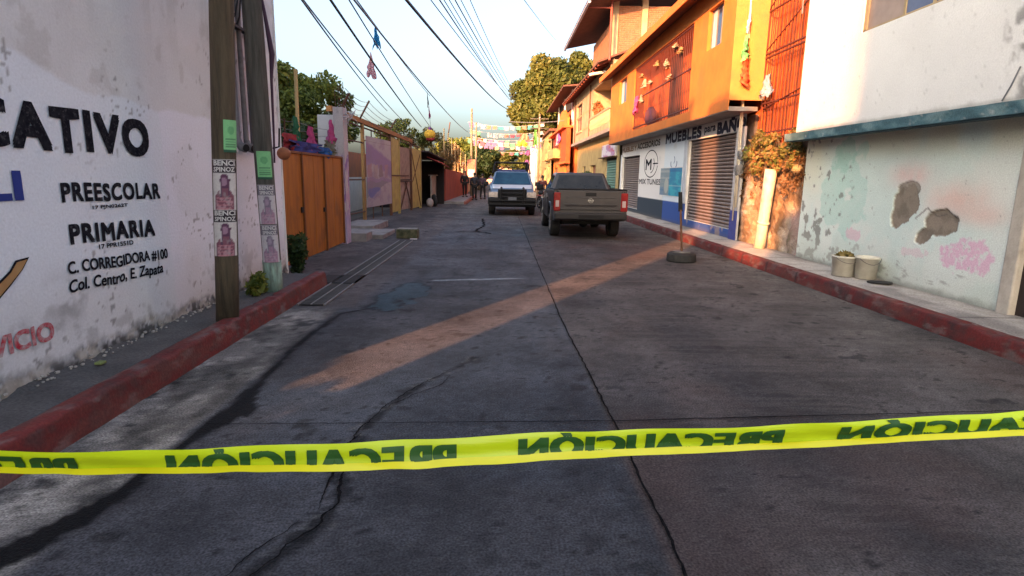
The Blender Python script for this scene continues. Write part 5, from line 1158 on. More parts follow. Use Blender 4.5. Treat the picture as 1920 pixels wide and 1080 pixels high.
ts('BAÑO', 14.8, 13.12, 2.62, 2.925, DKL, 0.08)
ts('MUEBLES Y', 26.3, 23.6, 2.60, 2.78, BRL, 0.05); ts('ACCESORIOS', 23.4, 20.1, 2.62, 2.82, mat('dark_brown_letter', (0.10, 0.07, 0.05), 0.8, amt=0.3, bump=0), 0.06)
ts('MIX TUNES', 22.8, 19.75, 1.30, 1.48, mat('grey_letter_paint', (0.12, 0.11, 0.11), 0.8, amt=0.3, bump=0), 0.05)
lg = MB(); cy, cz = 21.2, 2.02
def arc(mb, cy, cz, ry, rz__, a0, a1, w, X=SXX - 0.006, n=36):
    k = len(mb.v)
    for i in range(n + 1):
        q = R(a0 + (a1 - a0) * i / n)
        for s_ in (-w / 2, w / 2): mb.v.append((X, cy - (ry + s_ * 1.6) * math.cos(q), cz + (rz__ + s_) * math.sin(q)))
    for i in range(n): mb.f.append((k + 2 * i, k + 2 * i + 1, k + 2 * i + 3, k + 2 * i + 2))
arc(lg, cy, cz, 0.95, 0.47, 5, 350, 0.035)
arc(lg, cy + 0.05, cz - 0.02, 0.55, 0.30, -80, 40, 0.035)
lg.quad((SXX - 0.0062, cy - 1.0, cz + 0.02), (SXX - 0.0062, cy - 0.3, cz + 0.02), (SXX - 0.0062, cy - 0.3, cz - 0.02), (SXX - 0.0062, cy - 1.0, cz - 0.02))
lg.build('logo_ring', BLACKP, oh)
ts('M', 21.9, 21.1, 1.82, 2.18, BLACKP, 0.04)
lg = MB(); arc(lg, 18.35, 1.98, 0.32, 0.17, 160, 380, 0.04); arc(lg, 18.45, 2.08, 0.18, 0.12, -60, 60, 0.03); lg.build('basin_emblem', mat('slate_blue_paint', (0.10, 0.16, 0.30), 0.7), oh)
def bill_col(u, v):  # u 0..1 from right (small Y) to left (large Y); v up
    c = np.zeros(u.shape + (3,)) + np.array((0.02, 0.22, 0.38)); n = fbm(u * 6, v * 6, 751)
    c = mix(c, (0.05, 0.42, 0.50), sm(0.35, 0.6, n) * 0.7)
    c = mix(c, (0.02, 0.12, 0.30), ((v > 0.85)) * 0.7)
    c = mix(c, (0.30, 0.45, 0.50), (np.abs(v - 0.36) < 0.015) * (u < 0.55) * 0.9)
    lf = u > 0.55
    c = mix(c, (0.20, 0.27, 0.30), lf * 1.0); c = mix(c, (0.45, 0.47, 0.42), lf * ((((u - 0.68) / 0.10) ** 2 + ((v - 0.35) / 0.28) ** 2) < 1) * 0.8)
    c = mix(c, (0.42, 0.45, 0.45), lf * (((v * 12).astype(int) % 3) == 1) * (v > 0.6) * 0.5)
    c = mix(c, (0.08, 0.20, 0.34), lf * (v < 0.3) * (u > 0.8) * 0.8); c = mix(c, (0.36, 0.4, 0.42), lf * (np.abs((v * 18) % 1 - 0.5) < 0.12) * (u > 0.8) * 0.6)
    return c
sheet('printed_board', (SXX - 0.012, 17.42, 0.98), (0, 2.35, 0), (0, 0, 0.86), np.linspace(0, 1, 80), np.linspace(0, 1, 60), bill_col, matcol('printed_board_vinyl', 0.5, 0.05, 30, 0.1), oh)
MB().box(SXX - 0.01, 17.40, 0.96, SXX - 0.002, 19.79, 1.86).build('board_back', PL_WHITE, oh)

# ------------------------------------------------------------------ beige house beyond
bh = thing('beige_house', 'weathered beige two storey house with balusters, beyond the orange house', 'house', (5.2, 34, 0.1))
BX = 4.9
HW = (37.0, 39.4, 4.35, 6.0, 0.15); HBB = (28.0, 32.4, 4.62, 6.05, 1.0)
wall_x(BX, 26.85, 41.2, 3.72, 6.65, [HW, (27.3, 32.6, 4.55, 6.1, 1.0)], 0.15).build('wall', BEIGE, bh)
MB().box(BX + 0.001, 26.83, 3.7, 6.5, 26.849, 6.6).build('end_wall', BEIGE, bh)
MB().box(BX + 1.0, 27.2, 3.7, BX + 1.06, 32.7, 6.4).build('balcony_back_wall', BEIGE, bh)
MB().box(BX + 0.9, 28.0, 4.56, BX + 0.98, 29.4, 6.0).build('balcony_door', DARK, bh)
MB().box(6.1, 26.9, 0.05, 9.0, 41.2, 7.0).build('core', BEIGE, bh)
MB().box(BX - 0.12, 26.8, 3.55, 5.4, 41.3, 3.719).build('slab', CONC, bh, bevel=0.01)
MB().box(BX - 0.12, 26.9, 3.72, BX - 0.02, 32.9, 3.95).build('balcony_kerb', BEIGE, bh)
MB().box(BX - 0.13, 26.9, 4.56, BX - 0.01, 32.9, 4.66).build('balustrade_rail', BEIGE, bh, bevel=0.01)
bl = MB().tube([(0, 0, 0), (0, 0, 0.12), (0, 0, 0.25), (0, 0, 0.40), (0, 0, 0.52), (0, 0, 0.61)], [0.05, 0.035, 0.075, 0.06, 0.035, 0.05], 8).build('baluster', BEIGE, None, smooth=True); bl.parent = bh
for k in range(24):
    o = bl if k == 0 else dup(bl, (0, 0, 0), bh); o.location = (BX - 0.07 - 5.2, 27.05 + k * 0.25 - 34, 3.95 - 0.1)
wf2 = window(bh, BX + 0.1, HW[0], HW[1], HW[2], HW[3], RUST, 2, GLS)
MB().box(BX - 0.05, HW[0] - 0.1, HW[2] - 0.12, BX - 0.001, HW[1] + 0.1, HW[2] - 0.001).build('window_sill', BEIGE, bh)
tag_pl = thing('potted_plant', 'reddish potted plant behind the balusters of the beige house', 'plant', (BX + 0.1, 31.3, 4.56))
foliage('foliage', LEAF, tag_pl, [(BX + 0.05, 31.3, 5.0, 0.25, 0.5, 0.35), (BX + 0.0, 30.4, 4.85, 0.2, 0.4, 0.2)], 500, 0.09, [(0.08, 0.12, 0.03), (0.5, 0.15, 0.06), (0.15, 0.15, 0.04)], 55)
MB().tube([(BX + 0.1, 31.3, 4.56), (BX + 0.1, 31.3, 4.72)], [0.10, 0.13], 10).build('pot', TILE, tag_pl)
# its tiled eave with rafters
MB().hexa([(4.22, 27.0, 6.50), (6.2, 27.0, 7.25), (6.2, 42.5, 7.25), (4.22, 42.5, 6.50)], [(4.22, 27.0, 6.58), (6.2, 27.0, 7.33), (6.2, 42.5, 7.33), (4.22, 42.5, 6.58)]).build('roof', TILE, bh)
rf_ = MB().hexa([(4.25 - 5.2, -0.05, 6.40 - 0.1), (5.2 - 5.2, -0.05, 6.76 - 0.1), (5.2 - 5.2, 0.05, 6.76 - 0.1), (4.25 - 5.2, 0.05, 6.40 - 0.1)], [(4.25 - 5.2, -0.05, 6.49 - 0.1), (0, -0.05, 6.85 - 0.1), (0, 0.05, 6.85 - 0.1), (4.25 - 5.2, 0.05, 6.49 - 0.1)]).build('rafter', mat('red_rafter', (0.22, 0.05, 0.03), 0.8), None); rf_.parent = bh
for k in range(20):
    o = rf_ if k == 0 else dup(rf_, (0, 0, 0), bh); o.location = (0, 27.4 + k * 0.78 - 34, 0)
MB().tube([(4.95, 28.2, 6.35), (4.0, 28.3, 6.18)], 0.07, 8).build('spout', mat('white_spout', (0.6, 0.55, 0.5), 0.7), bh)
# ground floor of beige house
wall_x(5.25, 26.42, 41.2, 0.12, 3.56, [(27.1, 29.7, 0.3, 2.45, 0.12), (33.0, 35.0, 0.2, 2.2, 0.2), (37.0, 38.4, 1.0, 2.2, 0.15)], 0.12).build('ground_floor_wall', YELLOWP, bh)
MB().box(5.44, 33.0, 0.2, 5.5, 35.0, 2.2).build('door', mat('terracotta_door', (0.22, 0.08, 0.05), 0.7), bh)
window(bh, 5.35, 37.0, 38.4, 1.0, 2.2, RUST, 2)
for k_, y_ in enumerate((33.5, 40.0)): MB().tube([(4.86, y_, 6.5), (4.86, y_, 3.8), (4.95, y_, 3.5)], 0.035, 6).build('rain_pipe', RUST, bh)
for z_ in (4.3, 5.2): MB().box(4.885, 33.0, z_, 4.897, 41.1, z_ + 0.05).build('string_course', YELLOWP, bh)
MB().box(5.15, 27.0, 2.5, 5.249, 30.6, 3.1).build('sign_board', PL_WHITE, bh)
MB().box(5.0, 26.9, 2.46, 5.2, 30.8, 2.50).build('sign_canopy', RUST, bh)
def sgn(u, v):
    c = np.zeros(u.shape + (3,)) + np.array((0.55, 0.5, 0.56)); n = fbm(u * 5, v * 4, 761)
    return mix(mix(c, (0.30, 0.12, 0.32), sm(0.5, 0.58, n) * 0.8), (0.5, 0.1, 0.1), sm(0.66, 0.7, n) * 0.8)
sheet('sign_print', (5.145, 27.1, 2.53), (0, 3.4, 0), (0, 0, 0.55), np.linspace(0, 1, 50), np.linspace(0, 1, 14), sgn, MATS['printed_vinyl'], bh)
shutter('faded green rolling shutter on the ground floor past the shop', 27.1, 29.7, 0.3, 2.45, 5.31, SHUT_G, 0.12)
hp = thing('hedge_plant', 'dark potted shrub by the yellow wall, over the grey pickup roof', 'plant', (4.95, 33.2, 0.16))
foliage('foliage', LEAF, hp, blobcloud((4.85, 33.4, 1.35), (0.3, 1.9, 0.35), 16, 0.25, 66), 1800, 0.07, DEEP, 66)
MB().box(4.75, 31.6, 0.15, 5.1, 35.2, 0.9).build('planter', CONC, hp, bevel=0.02)
# brick storey above with sheet roof
bs = thing('brick_rooftop_room', 'unfinished red brick rooftop room with concrete columns and metal sheet roof', 'building', (6.4, 28.5, 6.8))
BRK = mat('fired_brick', (0.34, 0.14, 0.07), 0.9, (0.24, 0.095, 0.05), 5, 0.9, 0.3, 30)
MB().box(4.95, 27.57, 6.7, 9.0, 27.7, 9.0).build('mortar_wall', mat('mortar', (0.30, 0.22, 0.17), 0.95), bs)
bk = MB(); rg = random.Random(9)
for j in range(26):
    for i in range(16):
        x = 4.98 + i * 0.25 + (j % 2) * 0.125; z = 6.72 + j * 0.088
        if x > 8.8: continue
        d = rg.uniform(0, 0.012); bk.box(x, 27.55 - d, z, x + 0.228, 27.569, z + 0.068)
o = bk.build('brick', BRK, bs); o['kind'] = 'stuff'
for x in (4.85, 6.15, 8.3): MB().box(x, 27.48, 6.6, x + 0.26, 27.72, 9.75).build('column', BEIGE, bs, bevel=0.01)
MB().box(4.86, 27.73, 6.7, 5.05, 33, 8.4).build('side_wall', BRK, bs)
MB().box(4.85, 27.46, 6.28, 5.6, 27.475, 6.72).build('parapet', BEIGE, bs)
cr = MB(); nc = 60
for j, y in enumerate(np.linspace(26.2, 35.5, 70)):
    pass
vs_ = []; xs_ = np.linspace(3.55, 9.5, 2); ysr_ = np.linspace(26.2, 36, 140)
for L in (0, 0.015):
    for x, z in ((3.55, 8.85), (9.5, 10.1)):
        for k, y in enumerate(ysr_): vs_.append((x, y, z + 0.03 * math.sin(k * 1.57) + L))
n_ = len(ysr_); fs_ = []
for L in (0, 2 * n_):
    for k in range(n_ - 1): fs_.append((L + k, L + k + 1, L + n_ + k + 1, L + n_ + k))
cr.v = vs_; cr.f = fs_; cr.build('sheet_roof', mat('rust_brown_sheet', (0.13, 0.07, 0.06), 0.6, (0.08, 0.045, 0.04), 4, 0.8, 0.1), bs)
MB().tube([(3.62, 26.3, 8.80), (3.62, 36, 8.80)], 0.07, 8).build('gutter', mat('blue_white_gutter', (0.35, 0.38, 0.5), 0.5), bs)
MB().box(3.55, 26.18, 8.72, 9.5, 26.24, 8.80).hexa([(3.5, 26.15, 8.70), (9.5, 26.15, 9.95), (9.5, 26.25, 9.95), (3.5, 26.25, 8.70)], [(3.5, 26.15, 8.84), (9.5, 26.15, 10.09), (9.5, 26.25, 10.09), (3.5, 26.25, 8.84)])
MB().tube([(4.70, 27.0, 6.6), (4.70, 27.0, 9.1)], 0.055, 8).build('steel_post', mat('red_oxide_post', (0.25, 0.06, 0.04), 0.7), bs)
MB().tube([(3.7, 27.0, 8.75), (4.75, 27.0, 8.75)], 0.04, 6).build('tie_bar', mat('red_oxide_post', (0.25, 0.06, 0.04), 0.7), bs)

# ------------------------------------------------------------------ second orange house, yellow and white far houses
o2 = thing('small_orange_house', 'orange red house with pointed parapet and small balconies, further along the right side', 'house', (4.8, 47, 0.1))
wall_x(4.75, 41.3, 54, 0.12, 4.9, [(50.0, 52.8, 1.0, 2.3, 0.2), (43.0, 44.4, 0.2, 2.4, 0.2), (48.2, 53.5, 3.3, 4.8, 0.6)], 0.2).build('wall', ORANGE, o2)
MB().box(4.45, 41.35, 2.6, 4.74, 44.8, 4.85).build('bay', mat('vivid_orange_red', (0.62, 0.07, 0.015), 0.85), o2, bevel=0.01)
MB().box(4.4, 41.32, 2.45, 4.75, 48, 2.6).build('bay_slab', ORANGE_D, o2)
MB().prism([(42.0, 4.95), (54, 4.95), (54, 5.15), (50, 5.3), (46.5, 6.35), (44.5, 6.35), (42.0, 5.6)], 'x', 4.55, 4.72).build('parapet', ORANGE, o2)
MB().box(4.2, 41.4, 4.88, 5.0, 54.2, 5.02).build('cornice', ORANGE_D, o2, bevel=0.01)
MB().box(5.1, 41.3, 0.1, 9, 54, 6.4).build('core', ORANGE_D, o2)
MB().box(5.35, 42, 0.15, 5.4, 54, 4.9).build('inner_dark', DARK, o2)
MB().box(4.15, 48.0, 3.0, 4.74, 54.2, 3.12).build('balcony_slab', YELLOWP, o2)
MB().box(4.15, 48.0, 3.12, 4.22, 54.2, 3.75).build('balcony_parapet', YELLOWP, o2, bevel=0.01)
MB().box(4.22, 47.93, 3.12, 4.74, 48.0, 3.75).build('balcony_parapet', YELLOWP, o2)
window(o2, 4.85, 50.0, 52.8, 1.0, 2.3, RUST, 2)
rb_ = MB().box(4.60, -0.015, 3.3, 4.63, 0.015, 4.8).build('window_bar', DKRED, None); rb_.parent = o2
for k in range(18):
    o = rb_ if k == 0 else dup(rb_, (0, 0, 0), o2); o.location = (-4.8, 48.3 + k * 0.3 - 47, -0.1)
MB().box(4.3, 48.9, 3.76, 4.36, 54.0, 3.80).build('balcony_rail', RUST, o2)
MB().box(4.87, 43.0, 0.2, 4.93, 44.4, 2.4).build('door', mat('dark_door_panel', (0.06, 0.03, 0.025), 0.7), o2)
# open top terrace with dark roof
for y in (42.5, 47.5, 52.5): MB().box(4.9, y, 5.0, 5.1, y + 0.25, 7.6).build('terrace_column', PL_WHITE, o2)
MB().box(5.0, 41.5, 6.41, 8.5, 54, 7.6).build('terrace_shade', DARK, o2)
MB().hexa([(4.1, 41.0, 7.5), (8.8, 41.0, 7.9), (8.8, 56, 7.9), (4.1, 56, 7.3)], [(4.1, 41.0, 7.6), (8.8, 41.0, 8.0), (8.8, 56, 8.0), (4.1, 56, 7.4)]).build('terrace_roof', TILE, o2)
for k, (y, m_) in enumerate(((47.2, RED), (46.2, PALEP), (45.2, PUR))):
    tag(crumple('cloth_banner', m_, (4.3, y, 4.75), 1.1, 0.8, 0, seed=80 + k, amp=0.08, taper=0.8, n=6), ['red', 'pale pink', 'purple'][k] + ' cloth hung under the cornice of the small orange house', 'cloth')
y3 = thing('yellow_house', 'narrow yellow house with a balcony next to the small orange house', 'house', (4.6, 60, 0.1))
wall_x(4.55, 54.3, 68, 0.12, 5.6, [(56.0, 58.0, 0.2, 2.5, 0.3), (60.5, 62.5, 1.0, 2.4, 0.3), (56.0, 59.0, 3.4, 4.9, 0.3)], 0.3).build('wall', YELLOWP, y3)
MB().box(4.95, 54.3, 0.1, 9, 68, 5.59).build('core', BEIGE, y3)
MB().box(4.1, 55.0, 3.0, 4.54, 60.0, 3.6).build('balcony', YELLOWP, y3, bevel=0.02)
MB().box(4.85, 54.35, 0.15, 4.9, 67, 5).build('inner_dark', DARK, y3)
MB().box(4.3, 54.2, 5.6, 9, 68.2, 5.8).build('roof', TILE, y3)
w4 = thing('white_house', 'pale white house at the far end of the right side', 'house', (4.3, 76, 0.1))
wall_x(4.1, 68.5, 86, 0.12, 6.2, [(71, 73.5, 0.2, 2.6, 0.3), (76, 79, 3.2, 4.8, 0.3), (76, 79, 0.8, 2.4, 0.3)], 0.3).build('wall', PL_WHITE, w4)
MB().box(4.1, 68.3, 0.12, 9, 68.49, 6.2).build('end_wall', BEIGE, w4)
MB().box(4.5, 68.6, 0.1, 9, 86, 6.1).build('core', mat('bluish_dark', (0.08, 0.08, 0.12), 0.9), w4)
MB().box(3.9, 68.2, 6.2, 9, 86.3, 6.4).build('roof', CONC, w4)
w5 = thing('end_house', 'low salmon coloured building closing the end of the street', 'building', (-1, 118, 0))
MB().box(-14, 118, 0, 14, 124, 3.2).build('wall', mat('salmon_render', (0.55, 0.33, 0.24), 0.9), w5)
MB().box(-14.3, 117.7, 3.2, 14.3, 124.3, 3.5).build('roof', TILE, w5)
for x in (-6, -2.5, 1, 4.5): MB().box(x, 117.9, 0.9, x + 1.2, 117.99, 2.3).build('window', GLS, w5)
w6 = thing('left_far_wall', 'pale wall along the left side beyond the brick red wall', 'wall', (-3, 60, 0))
MB().box(-3.3, 47, 0, -3.0, 95, 2.4).build('wall', BEIGE, w6)
MB().box(-3.35, 47, 2.401, -2.95, 95, 2.5).build('coping', CONC, w6)

# ================================================================== far poles
def cpole(label, x, y, h, r, m, arms=False, nm='concrete_pole'):
    th = thing(nm, label, 'utility pole', (x, y, 0))
    MB().tube([(x, y, 0), (x + 0.02, y, h)], [r, r * 0.75], 10).build('shaft', m, th, smooth=True)
    if arms:
        for z in (h - 0.4, h - 1.1): MB().box(x - 0.7, y - 0.04, z, x + 0.7, y + 0.04, z + 0.08).build('cross_arm', WOOD_G, th)
    MB().tube([(x, y - r, h - 0.3), (x, y - r - 0.1, h - 0.3)], 0.03, 6).build('insulator', WHT, th)
    return th
POLM = mat('tan_pole', (0.24, 0.19, 0.12), 0.85, (0.16, 0.12, 0.08), 6, 0.8)
cpole('tall tan utility pole, the left one of the far pair', -2.03, 40.0, 5.85, 0.085, POLM)
cpole('shorter tan utility pole, right one of the far pair', -1.92, 44.5, 5.35, 0.085, POLM)
cpole('pale utility pole with crossed arms in front of the large round tree', 2.85, 46, 6.2, 0.09, POLM, True)
cpole('thin pale pole standing in front of the white house', 3.6, 64, 6.4, 0.08, PL_WHITE)
nb = thing('notice_board', 'small pale poster board fixed on the far pair of poles', 'sign', (-2.05, 39.8, 1.6))
MB().box(-2.3, 39.72, 1.35, -1.75, 39.78, 2.55).build('board', SAL, nb); MB().box(-2.25, 39.70, 1.4, -1.8, 39.719, 1.9).build('notice', WHT, nb)
tag(MB().tube([(-3.5, 36, 2.0), (-3.1, 36, 4.6)], 0.035, 6).build('leaning_stick', RUST), 'thin stick leaning above the mesh of the brick red wall', 'stick')

# ================================================================== cables
def pt(u, v, Y):
    """point seen in the survey photo at pixel (u,v), at distance Y down the street"""
    M_ = cam.matrix_world.to_3x3(); d = M_ @ Vector((u - 960, 540 - v, -1090.0)); d *= Y / d.y
    return Vector((0, 0, 1.5)) + d
def cable(label, a, b, r, m, sag=0.1, ext=0.9, group=None):
    r = r * 1.12
    A, B = pt(*a), pt(*b); A = A + (A - B) * ext * 0.25
    pts = [A.lerp(B, i / 24) - Vector((0, 0, sag * 4 * (i / 24) * (1 - i / 24))) for i in range(25)]
    return tag(MB().tube(pts, r, 5).build('cable', m), label, 'cable', group)
cable('black overhead cable that carries the pink paper flag', (628, 0, 7.0), (790, 238, 26), 0.014, CABLE, 0.12)
cable('thin overhead cable furthest left, touching the school corner side of the sky', (573, 0, 7), (726, 208, 22), 0.010, CABLE_G, 0.10)
cable('thin overhead cable just right of the leftmost one, reaching the gate stick', (580, 0, 7.4), (768, 238, 24), 0.009, CABLE_G, 0.15)
cable('thin overhead cable that carries the bright blue paper flag', (660, 0, 8), (812, 245, 27), 0.009, CABLE_G, 0.10)
cable('longer thin overhead cable to the right of the blue flag, reaching the far poles', (682, 0, 8), (878, 248, 38), 0.012, CABLE_G, 0.25)
cable('faint overhead cable that ends at the small dark paper flags', (672, 0, 8.5), (806, 180, 20), 0.008, CABLE_G, 0.05)
cable('single thick black cable crossing the open sky towards the large tree', (786, 0, 9), (955, 206, 45), 0.020, CABLE, 0.35)
for k, (u, e) in enumerate(((822, 186), (836, 192), (843, 196), (852, 190), (862, 186), (872, 182), (888, 178))):
    cable('thin grey cable in the bundle fanning across the sky towards the large tree', (u, 0, 10 + k * 0.5), (962 + k, e, 46), 0.008 + 0.003 * (k % 3 == 1), CABLE_G, 0.25, group='bundle of thin cables in the middle of the sky')
cable('faint single wire high in the sky near the sheet metal roof', (985, 0, 14), (1042, 75, 40), 0.008, CABLE_G, 0.05)
cable('short service wire between the pale crossed pole and the small orange house', (955, 228, 46), (1060, 226, 44), 0.02, CABLE_G, 0.1, 0)

# ------------------------------------------------------------------ paper flags
def pflag(label, c, w, h, m, seed, dx=0, taper=0.15, amp=0.03, group=None, dirn=(1, 0)):
    return tag(crumple('paper_flag', m, c, w, h, dx, seed=seed, amp=amp, taper=taper, n=8, dirn=dirn), label, 'paper flag', group)
p = pt(703, 46, 12); pflag('bright blue paper flag hanging point up on an overhead cable', (p.x, p.y, p.z), 0.16, 0.42, SKY, 91, 0.03, 0.05)
p = pt(695, 98, 12); pflag('pink and white lacy paper flag below the blue flag', (p.x, p.y, p.z), 0.20, 0.48, mat('pink_white_lace', (0.48, 0.14, 0.22), 0.8, (0.7, 0.6, 0.62), 40, 1.0, 0), 92, 0.0, 0.05)
p = pt(801, 173, 18); pflag('small dark grey paper flag high above the yard gate', (p.x, p.y, p.z), 0.07, 0.40, mat('grey_tissue', (0.2, 0.2, 0.22), 0.8), 93, 0.03, 0.1)
p = pt(804, 200, 18); pflag('small magenta twisted flag below the dark grey one', (p.x, p.y, p.z), 0.06, 0.36, PINK, 94, 0.03, 0.3)
ln_ = MB().tube([pt(801, 172, 18), pt(804, 200, 18), pt(808, 245, 18)], 0.006, 4).build('string', CABLE); tag(ln_, 'thin string hanging with the dark and magenta flags', 'string')
pi_ = thing('pinata', 'yellow and red fringed paper ball hanging by the small tree over the yard gate', 'decoration', tuple(pt(806, 252, 18)))
c = pt(806, 252, 18); MB().ball(tuple(c), 0.14, 12, 8, (1.2, 1, 1)).build('body', YEL, pi_)
MB().ball((c.x + 0.02, c.y, c.z - 0.13), 0.09, 8, 6, (1.5, 1, 0.8)).build('fringe', RED, pi_); MB().ball((c.x, c.y, c.z + 0.14), 0.05, 8, 6, (1, 1, 1.6)).build('tip', PUR, pi_)
pst = lambda nm, c: paper('pastel_' + nm, c)
FC = [pst('white', (0.42, 0.38, 0.38)), pst('pink', (0.42, 0.20, 0.24)), pst('green', (0.08, 0.26, 0.17)), pst('salmon', (0.44, 0.17, 0.12)), pst('cream', (0.45, 0.36, 0.22)), pst('mauve', (0.24, 0.12, 0.25)), pst('aqua', (0.05, 0.26, 0.28)), pst('rose', (0.38, 0.09, 0.13)), pst('white', (0.42, 0.38, 0.38)), pst('white', (0.42, 0.38, 0.38))]
rg = random.Random(5)
lines = [(52, -2.9, 3.7, 6.05), (54, -2.9, 3.8, 5.55), (57, -2.9, 3.9, 5.15), (60, -2.9, 4.0, 4.75), (64, -2.9, 4.0, 4.35), (50, -2.9, 3.7, 4.55)]
for li, (Y, xa, xb, z) in enumerate(lines):
    th = thing('paper_bunting', ['topmost', 'second highest', 'third', 'fourth', 'lowest and furthest', 'nearest low'][li] + ' string of coloured paper flags across the end of the street', 'bunting', (0.4, Y, z), 'paper bunting strings across the street')
    n = 13; sg = lambda f: z - 0.35 * 4 * f * (1 - f)
    MB().tube([(xa + (xb - xa) * i / 12, Y, sg(i / 12)) for i in range(13)], 0.012, 4).build('string', WHT, th)
    for k in range(n):
        f = (k + 0.5) / n
        if rg.random() < 0.12: continue
        x = xa + (xb - xa) * f; m_ = FC[rg.randrange(len(FC))]
        crumple('flag', m_, (x, Y, sg(f) - 0.01), 0.40, 0.34 * rg.uniform(0.8, 1.2), rg.uniform(-0.04, 0.04), th, seed=li * 20 + k, n=4, taper=0.92, amp=0.02, dirn=(1, 0))
for k, (u, v, Y, m_, w, h, lab) in enumerate(((1004, 243, 44, paper('leaf_green', (0.1, 0.30, 0.07)), 0.35, 1.3, 'green paper streamer on the pale crossed pole'), (983, 250, 46, SAL, 0.8, 0.6, 'salmon paper cluster left of the green streamer'), (979, 262, 47, YEL, 0.9, 0.5, 'yellow paper cluster under the salmon one'),
                                        (990, 282, 48, PUR, 0.6, 0.4, 'purple cloth above the white house door'), (988, 300, 50, PUR, 0.4, 0.4, 'smaller purple cloth low by the white house'))):
    p = pt(u, v, Y); tag(crumple('streamer', m_, tuple(p), w, h, 0, seed=120 + k, amp=0.1, taper=0.5, n=7, dirn=(1, 0)), lab, 'streamer')

# ================================================================== VEHICLES
def arch(cy, r, z, n=12): return [(cy + r * math.cos(math.pi * (1 - i / n)), z + r * math.sin(math.pi * (1 - i / n))) for i in range(n + 1)]
def wheel(th, x, y, r, w):
    side = 1 if x > 0 else -1
    ty = MB(); prof = [(r * 0.62, -w / 2 + 0.01), (r * 0.93, -w / 2), (r, -w / 2 + 0.03), (r, w / 2 - 0.03), (r * 0.93, w / 2), (r * 0.62, w / 2 - 0.01)]
    n = 32
    for k in range(n):
        t_ = 2 * math.pi * k / n
        for (q, s) in prof: ty.v.append((x + s, y + q * math.cos(t_), r + q * math.sin(t_)))
    m = len(prof)
    for k in range(n):
        for j in range(m): ty.f.append((k * m + j, ((k + 1) % n) * m + j, ((k + 1) % n) * m + (j + 1) % m, k * m + (j + 1) % m))
    to = ty.build('wheel', RUB, th, local=True)
    rm = MB().disc((x + side * (w / 2 - 0.04), y, r), (1, 0, 0), r * 0.60, 0.05, 24); rm.ring((x + side * (w / 2 - 0.015), y, r), (1, 0, 0), r * 0.57, 0.018, 28, 6)
    for k in range(6):
        t_ = math.pi * k / 3; c, s = math.cos(t_), math.sin(t_)
        rm.tube([(x + side * (w / 2 - 0.01), y, r), (x + side * (w / 2 - 0.01), y + r * 0.55 * c, r + r * 0.55 * s)], 0.025, 5)
    rm.build('rim', STEEL, to, local=True)
def carpaint(name, c, rough=0.35): return mat(name, c, rough, tuple(x * 0.8 for x in c), 3, 0.5, 0.0, coat=0.25, spec=0.4, dirt=((0.09, 0.08, 0.07), 2.5, 0.25))
